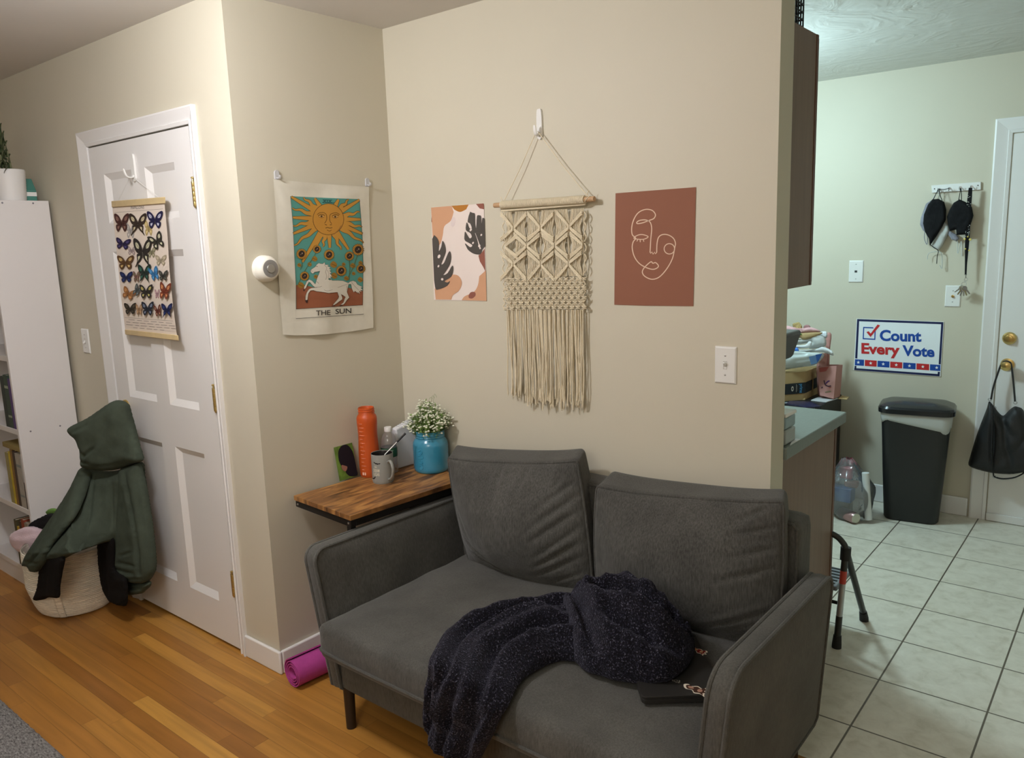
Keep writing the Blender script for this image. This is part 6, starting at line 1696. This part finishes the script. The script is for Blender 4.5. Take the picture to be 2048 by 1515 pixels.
can = MB()
Mc = kd.to_track_quat('Z', 'Y').to_matrix()
can.lathe([(0, .004), (.024, .003), (.027, 0), (.0285, .003), (.032, .012), (.032, .105), (.027, .115), (0, .115)], k0, 28, M=Mc)
can.build('drink_can', mat('pinkish printed can', lin((176, 140, 140)), .3, .6), cbag, angle=40)
MB().lathe([(0, -.0005), (.0235, -.0008), (.0265, -.003), (.0285, .0005)], k0, 28, M=Mc, cap=False).build('can_end', mat('pale can end', (.62, .60, .50), .35, .7), cbag)
e_ = atY(1690, 1000, 2.22)
MB().box(e_.x-.07, 2.17, .085, e_.x+.045, 2.25, .165).build('blue_carton', mat('blue carton', lin((56, 92, 148)), .5), cbag, bevel=.003)
MB().box(e_.x-.07, 2.2, .0, e_.x+.03, 2.27, .08).build('grey_carton', mat('grey carton', lin((140, 132, 132)), .6), cbag, bevel=.003)
e_ = atY(1698, 945, 2.22); mm = MB(); mm.box(e_.x-.05, 2.2, e_.z-.035, e_.x+.02, 2.24, e_.z+.035); mm.build('red_wrapper', mat('red wrapper', lin((170, 62, 74)), .4), cbag, bevel=.01)
MB().box(e_.x-.02, 2.2, .166, e_.x+.05, 2.25, .20).build('brown_wrapper', mat('brown wrapper', lin((150, 108, 92)), .6), cbag, bevel=.008)

# ------------------------------------------------------------------ step stool in front of the base cabinet
DT = mat('dark grey steel tube', (.055, .055, .052), .4, .7); LT = mat('silver grey tube', (.42, .43, .43), .35, .6); RB = mat('black rubber', (.012, .012, .012), .7)
f1 = atZ(1673, 1294, 0); f2 = atZ(1728, 1240, 0)
st_ = thing('step_stool', (1.45, .82, 0), 'folding grey step stool on the tiles in front of the base cabinet', 'step stool')
jt = V((1.632, .80, .395)); jt = atX(1691, 1104, 1.632); 
for k, dx in enumerate((0., -.36)):
    o_ = V((dx, 0, 0)); A = V((f1.x, f1.y, .02))+o_; Bq = V((f2.x, f2.y, .02))+o_; J = jt+o_
    a = MB().tube([A, A.lerp(J, .30)], .0125, 14).build('leg', DT, st_)
    MB().tube([A.lerp(J, .30), A.lerp(J, .68)], .0120, 14).build('leg_sleeve', LT, st_)['label'] = 'silver upper sleeve of the leg'
    MB().tube([A.lerp(J, .66), A.lerp(J, .80)], .0127, 14).build('red_label', mat('red sticker', lin((190, 70, 56)), .5), st_)
    MB().tube([A.lerp(J, .80), J], .0125, 14).build('leg_top', DT, st_)
    MB().tube([Bq, J+V((0, .012, 0))], .0125, 14).build('leg', DT, st_)
    for p, dr in ((A, J-A), (Bq, J-Bq)):
        dr = dr.normalized(); MB().tube([p-V((0, 0, .02)), p-V((0, 0, .012))+dr*.004, p+dr*.03], [.018, .018, .015], 14).build('foot', RB, st_)
    MB().tube([J-V((0, 0, .03)), J+V((0, .004, .02))], .0195, 14).build('joint', RB, st_)
Jl = jt+V((-.36, 0, 0))
MB().tube(spline([jt+V((0, 0, .01)), jt+V((-.004, -.01, .035)), jt+V((-.03, -.03, .07)), jt+V((-.09, -.045, .088)), jt+V((-.18, -.048, .092)), Jl+V((.09, -.045, .088)), Jl+V((.03, -.03, .07)), Jl+V((.004, -.01, .035)), Jl+V((0, 0, .01))], 6), .0115, 12).build('handle', DT, st_)
TRD = mat('grey ribbed tread', (.20, .21, .22), .5)
def tread(z, y0, y1):
    m = MB(); m.box(f1.x-.345, y0, z-.022, f1.x-.016, y1, z)
    t = m.build('tread', TRD, st_, bevel=.006)
    m = MB()
    for i in range(6): yy = y0+.02+(y1-y0-.04)*i/5; m.box(f1.x-.33, yy-.004, z, f1.x-.03, yy+.004, z+.003)
    m.build('rib', mat('black tread rib', (.03, .03, .03), .7), t, smooth=False)
tread(.235, .715, .90); 
MB().tube([V((f1.x-.005, .755, .15)), V((f1.x-.355, .755, .15))], .007, 10).build('brace', RB, st_)

# ------------------------------------------------------------------ sign on the kitchen wall
sg = lambda pts: [(1540+a/3.03, 600+b/3.03) for a, b in pts]
sign = thing('vote_sign', tuple(atY(1794, 752, K)), 'white Count Every Vote sign with navy border on the kitchen wall above the bin', 'sign')
MB().prism(sg([(525, 111), (1054, 131), (1033, 463), (507, 424)]), yfn(K-.001), 0, .003).build('board', ink((232, 236, 238)), sign, smooth=False)
ar = Art(yfn(K-.0042), .0002)
NAV = (36, 40, 78); BLU = (36, 76, 158); RED = (196, 50, 52); WH = (232, 236, 238)
ar.poly(sg([(525, 111), (1054, 131), (1033, 463), (507, 424)]), WH); ar.layer += 1
for q in ([(529, 114), (1050, 133), (1049, 146), (528, 127)], [(528, 114), (541, 115), (529, 353), (516, 352)], [(1038, 133), (1051, 133), (1035, 389), (1022, 388)], [(513, 397), (524, 398), (523, 423), (511, 422)], [(511, 411), (1028, 448), (1027, 461), (510, 423)], [(1017, 433), (1030, 434), (1028, 460), (1015, 459)]): ar.poly(sg(q), NAV, keep=True)
ar.layer += 1
for a, b, c in ((515, 570, BLU), (575, 647, RED), (652, 724, BLU), (729, 802, RED), (807, 883, BLU), (888, 965, RED), (970, 1033, BLU)):
    y0_ = lambda x: 357+(x-514)*.0677
    ar.poly(sg([(a, y0_(a)), (b, y0_(b)), (b-1, y0_(b)+37), (a-1, y0_(a)+37)]), c, keep=True)
ar.layer += 1
for x in (535, 610, 686, 765, 845, 926, 1010):
    y = 357+(x-514)*.0677+18; ar.poly(sg([(x+(11 if k % 2 == 0 else 4.6)*sin(pi*k/5), y-(11 if k % 2 == 0 else 4.6)*cos(pi*k/5)) for k in range(10)]), WH, keep=True)
ar.line(sg([(568, 165), (638, 168), (635, 237), (565, 233)]), 3.1, BLU, True)
ar.line(sg([(632, 160), (640, 175)]), 5.5, WH)
ar.poly(sg([(584, 193), (598, 188), (610, 202), (652, 147), (667, 153), (609, 223)]), RED)
def sgt(body, x0, x1, yb0, yb1, cap, c):
    vs_, _ = text_mesh(body, .035); mn = min(v[0] for v in vs_); mxx = max(v[0] for v in vs_)
    def f2(x, y):
        t = (x-mn)/(mxx-mn); p = sg([(x0+(x1-x0)*t, yb0+(yb1-yb0)*t-y*cap/.72)])[0]; return p
    ar.text(body, f2, c, .035, keep=True)
ar.layer += 1
sgt('Count', 665, 917, 243, 249, 64, BLU); sgt('Every', 554, 786, 320, 331, 62, RED); sgt('Vote', 802, 996, 334, 342, 62, BLU)
ar.build('print', sign)

# ------------------------------------------------------------------ key rack, masks, lanyard
rk = thing('key_rack', tuple(atY(1912, 380, K)), 'small white key rack with four hooks on the kitchen wall', 'key rack')
MB().prism([(1863, 370.5), (1962, 363.5), (1962, 379), (1864, 385.5)], yfn(K), 0, .012).build('board', WPLAST, rk, bevel=.002)
for px, py in ((1869, 377.5), (1956, 370.5)):
    p = atY(px, py, K-.012); MB().lathe([(.003, 0), (.003, .001), (0, .0015)], p, 10, M=Matrix.Rotation(pi/2, 3, 'X')).build('screw', BLKG, rk)
HK = [(1878, 378), (1899.5, 376.5), (1921, 374.5), (1943, 372.5)]; HP = []
for px, py in HK:
    p = atY(px, py, K-.012); HP.append(p)
    MB().tube(spline([p, p+V((0, -.012, -.002)), p+V((0, -.022, -.012)), p+V((0, -.028, -.006)), p+V((0, -.029, .004))], 5), .0022, 8).build('hook', CHROME, rk)
    MB().lathe([(.007, 0), (.006, .002), (0, .0025)], p, 12, M=Matrix.Rotation(pi/2, 3, 'X')).build('hook_plate', CHROME, rk)
BLKF = fabric('black mask cotton', (.010, .010, .011), sheen=0); WHF = fabric('pale cotton', (.55, .57, .55), vary=.05, patch=.05); GRF = fabric('grey print cotton', (.26, .26, .31), vary=.2)
k7 = lambda pts: [(1820+a/5.05, 340+b/5.05) for a, b in pts]
nm = V((.1, -1, .05)).normalized()
def mask(outl, y, m, label, loops, creases=(), th=.014, grp='face masks hanging from the key rack', lm=None):
    O = k7(outl); cx = sum(p[0] for p in O)/len(O); cy2 = max(p[1] for p in O)
    t = thing('face_mask', tuple(atY(cx, cy2, y)), label, 'face mask', grp)
    puff(O, lambda u, v: atY(u, v, y), nm, 2.6, th, 8, creases, lambda u, v: .003*nz(u*.15, v*.15, y), smooth=1).build('cloth', m, t, angle=180)
    for L2 in loops:
        m2 = MB(); m2.tube([atY(p.x, p.y, y+.001) for p in spline([(a, b, 0) for a, b in k7(L2)], 5)], .0018, 6)
        m2.build('ear_loop', lm or m, t)
mask([(160, 340), (110, 480), (100, 550), (130, 610), (170, 640), (240, 700), (300, 640), (320, 480), (280, 360), (220, 300)], K-.022, GRF, 'grey lavender face mask behind the left black one on the key rack', [[(150, 620), (145, 690), (170, 750), (175, 680), (165, 640)], [(230, 300), (262, 240), (290, 195)]], lm=GRF)
mask([(340, 520), (388, 560), (400, 620), (360, 690), (330, 760), (290, 810), (240, 790), (210, 760), (250, 690), (290, 610)], K-.030, WHF, 'pale cream face mask hanging between the two black ones', [[(330, 520), (300, 380), (290, 195)], [(280, 815), (320, 850), (322, 990), (300, 960)], [(270, 820), (190, 840), (175, 900)]])
mask([(225, 295), (290, 290), (345, 320), (366, 400), (362, 500), (320, 580), (270, 660), (225, 730), (200, 760), (190, 690), (150, 620), (132, 540), (140, 450), (180, 350)], K-.050, BLKF, 'black cloth face mask on the first hook of the key rack', [[(235, 300), (265, 235), (292, 190), (300, 240), (325, 310)], [(292, 192), (350, 195), (400, 180)], [(200, 750), (240, 780), (285, 815), (275, 870), (270, 945)]], [((250, 330), (230, 640), 3, .004)], .02)
mask([(440, 330), (500, 295), (560, 320), (625, 370), (642, 460), (610, 560), (565, 650), (470, 655), (465, 600), (400, 615), (380, 540), (372, 470), (400, 400)], K-.046, BLKF, 'black cloth face mask on the third hook behind the lanyard', [[(490, 310), (505, 230), (512, 180), (520, 240), (520, 310)]], [((470, 340), (470, 600), 3, .004)], .02)
mask([(395, 610), (470, 650), (500, 690), (470, 720), (420, 700), (385, 650)], K-.028, GRF, 'small grey white mask edge below the black mask on the third hook', [[(480, 690), (480, 840), (500, 780), (520, 720), (525, 870)]], lm=WHF)
ly = thing('lanyard', tuple(atY(1930, 560, K-.03)), 'black sequinned lanyard with yellow charms hanging from the fourth hook', 'lanyard')
yl = K-.058
m2 = MB(); lanp = k7([(612, 178), (605, 260), (592, 380), (585, 500), (582, 640), (575, 760), (570, 860), (565, 960), (562, 1060)])
wd = [6.0, 7.2, 8, 8, 7.5, 6.5, 5, 3.5, 3]
for i in range(len(lanp)-1):
    a, b = lanp[i], lanp[i+1]; w0, w1 = wd[i]*.62, wd[i+1]*.62
    m2.prism([(a[0]-w0, a[1]), (a[0]+w0, a[1]), (b[0]+w1, b[1]), (b[0]-w1, b[1])], yfn(yl+.002), 0, .004)
m2.build('strap', BLKF, ly, smooth=False)
m2 = MB(); rn = random.Random(4)
for i in range(46):
    t = rn.random(); q = 340+150*t; c = k7([(598-20*t+rn.uniform(-22, 22), 250+420*t)])[0]
    m2.lathe([(0, 0), (.0016, 0), (0, .001)], atY(c[0], c[1], yl-.003), 6, M=Matrix.Rotation(pi/2, 3, 'X'))
sq = m2.build('sequin', mat('pale sequin', (.7, .72, .7), .2, .8), ly); sq['kind'] = 'stuff'
for (a, b, r_) in ((552, 695, .0055), (608, 700, .0065), (585, 672, .004), (560, 795, .004), (598, 810, .0045)):
    c = k7([(a, b)])[0]; MB().lathe([(0, 0), (r_, .001), (r_*.9, .004), (0, .006)], atY(c[0], c[1], yl-.001), 14, M=Matrix.Rotation(pi/2, 3, 'X')).build('charm', mat('yellow enamel', lin((214, 194, 96)), .4), ly)
m2 = MB(); ctr = atY(*k7([(565, 1105)])[0], yl+.006); m2.tube([ctr+V((.008*cos(a), 0, .008*sin(a)+.001)) for a in [k*pi/8 for k in range(16)]], .0012, 6, closed=True); m2.build('key_ring', CHROME, ly)
le = atY(*lanp[-1], yl); MB().tube([le+V((0, -.001, .004)), le.lerp(ctr, .5), ctr+V((0, 0, .008))], [.003, .0022, .0016], 8).build('clip', CHROME, ly)
MB().tube([ctr-V((0, 0, .006)), ctr-V((0, 0, .010)), atY(*k7([(545, 1150)])[0], yl+.004)+V((0, 0, .0105))], .0012, 6).build('split_link', CHROME, ly)
ky = thing('key_bunch', tuple(atY(*k7([(545, 1320)])[0], yl)), 'bunch of steel keys on a ring at the end of the lanyard', 'keys')
m2 = MB(); c2 = atY(*k7([(545, 1150)])[0], yl+.004); m2.tube([c2+V((.011*cos(a), .001*sin(a*2), .011*sin(a))) for a in [k*pi/10 for k in range(20)]], .0011, 6, closed=True); m2.build('key_ring', CHROME, ky)
STK = [mat('bright key steel', (.6, .6, .58), .25, 1.), mat('brass key', (.42, .36, .22), .3, 1.), mat('dull key steel', (.3, .29, .27), .35, 1.)]
for i, ang in enumerate((-52, -30, -14, 4, 20, 38)):
    A_ = radians(ang); base_ = c2+V((0, -.002-.0026*i, -.010)); dv = V((sin(A_), 0, -cos(A_))); sv = V((cos(A_), 0, sin(A_)))
    pl = [(-.003, 0), (.003, 0), (.0105, .008), (.0105, .018), (.005, .024), (.004, .05), (.001, .054), (-.004, .05), (-.0025, .045), (-.004, .041), (-.0025, .036), (-.004, .032), (-.004, .026), (-.0105, .018), (-.0105, .008)]
    MB().prism(pl, lambda u, v, w: base_+sv*u+dv*v+V((0, -w, 0)), 0, .002).build('key', STK[i % 3], ky, bevel=.0004)

# ------------------------------------------------------------------ black handbag on the kitchen door knob
BLKL = mat('black nylon', (.008, .008, .009), .55, bump=.15, bscale=300)
k6 = lambda pts: [(1930+a/4.457, 640+b/4.457) for a, b in pts]
yb = K-.085
hb_ = thing('handbag', tuple(atY(2000, 945, yb)), 'black nylon handbag hanging by its straps from the kitchen door knob', 'bag')
OB = k6([(216, 722), (196, 780), (165, 860), (130, 950), (98, 1040), (70, 1130), (44, 1220), (30, 1284), (62, 1312), (140, 1338), (250, 1362), (380, 1372), (480, 1364), (580, 1340), (650, 1306), (668, 1270), (640, 1180), (600, 1050), (560, 920), (520, 800), (470, 772), (436, 770), (390, 805), (342, 850), (300, 822), (262, 772)])
puff(OB, lambda u, v: atY(u, v, yb), V((.08, -1, .05)).normalized(), 4.2, .055, 24, [(k6([(250, 800)])[0], k6([(240, 1330)])[0], 4, .010), (k6([(340, 860)])[0], k6([(380, 1200)])[0], 5, .012), (k6([(400, 1150)])[0], k6([(410, 1330)])[0], 5, .010), (k6([(300, 830)])[0], k6([(420, 1020)])[0], 5, .009), (k6([(100, 1110)])[0], k6([(220, 1110)])[0], 3, .003), (k6([(480, 1130)])[0], k6([(560, 1000)])[0], 5, .009)], lambda u, v: .006*nz(u*.05, v*.04, 2)).build('body', BLKL, hb_, angle=180)
kt = V((KN.x, K-.012-.048, KN.z))
def strap(pts, w, m=BLKL, nme='strap'):
    m2 = MB(); m2.tube(spline(pts, 6), w, 10, flat=.45); return m2.build(nme, m, hb_)
sa_ = atY(*k6([(232, 706)])[0], yb); sb_ = atY(*k6([(446, 724)])[0], yb)
strap([sa_, atY(*k6([(252, 600)])[0], yb+.01), atY(*k6([(290, 480)])[0], yb+.015), kt+V((-.022, -.004, .004)), kt+V((-.008, -.004, .0225)), kt+V((.012, -.004, .021)), kt+V((.024, -.004, .002)), atY(*k6([(432, 560)])[0], yb+.012), sb_], .0105)
strap([atY(*k6([(252, 1352)])[0], yb-.02), atY(*k6([(262, 1392)])[0], yb-.02), atY(*k6([(330, 1412)])[0], yb-.02), atY(*k6([(430, 1404)])[0], yb-.02), atY(*k6([(500, 1376)])[0], yb-.02), atY(*k6([(540, 1345)])[0], yb-.015)], .008)
strap([atY(*k6([(242, 760)])[0], yb-.05), atY(*k6([(245, 950)])[0], yb-.072), atY(*k6([(240, 1200)])[0], yb-.07), atY(*k6([(252, 1352)])[0], yb-.025)], .011, nme='strap')
for a, b, nme in ((222, 706, 'ring'), (448, 735, 'ring'), (262, 1394, 'buckle'), (262, 780, 'zip_end')):
    c = atY(*k6([(a, b)])[0], yb-.004-(.02 if b > 1000 else 0)); m2 = MB(); m2.tube([c+V((.008*cos(q), 0, .007*sin(q))) for q in [k*pi/8 for k in range(16)]], .0018, 6, closed=True); m2.build(nme, CHROME, hb_)
# ------------------------------------------------------------------ light
def lamp(name, loc, energy, col, r):
    l = bpy.data.lights.new(name, 'POINT'); l.energy = energy; l.color = col; l.shadow_soft_size = r
    o = bpy.data.objects.new(name, l); C.objects.link(o); o.location = loc; return o
lamp('ceiling_bulb', (.36, -1.60, 2.25), 27.5, (.95, .955, 1.), .05)
lamp('ceiling_bulb', (.46, -1.54, 2.25), 27.5, (.95, .955, 1.), .05)
lamp('fill_light', (2.0, -3.1, 2.1), 46, (1., .97, .92), .5)  # broad soft fill added behind the camera, no known lamp there
l = bpy.data.lights.new('kitchen_ring_tube', 'POINT'); l.energy = 72; l.color = (.645, .915, 1.); l.shadow_soft_size = .12
o = bpy.data.objects.new('kitchen_ring_tube', l); C.objects.link(o); o.location = (.62, 1.28, 2.18)
w = bpy.data.worlds.new('world'); bpy.context.scene.world = w; w.use_nodes = True
w.node_tree.nodes['Background'].inputs[0].default_value = (.5, .45, .4, 1)
w.node_tree.nodes['Background'].inputs[1].default_value = .05
vs = bpy.context.scene.view_settings
vs.view_transform = 'Standard'; vs.look = 'None'; vs.gamma = 1; vs.use_curve_mapping = False
vs.exposure = 0.0
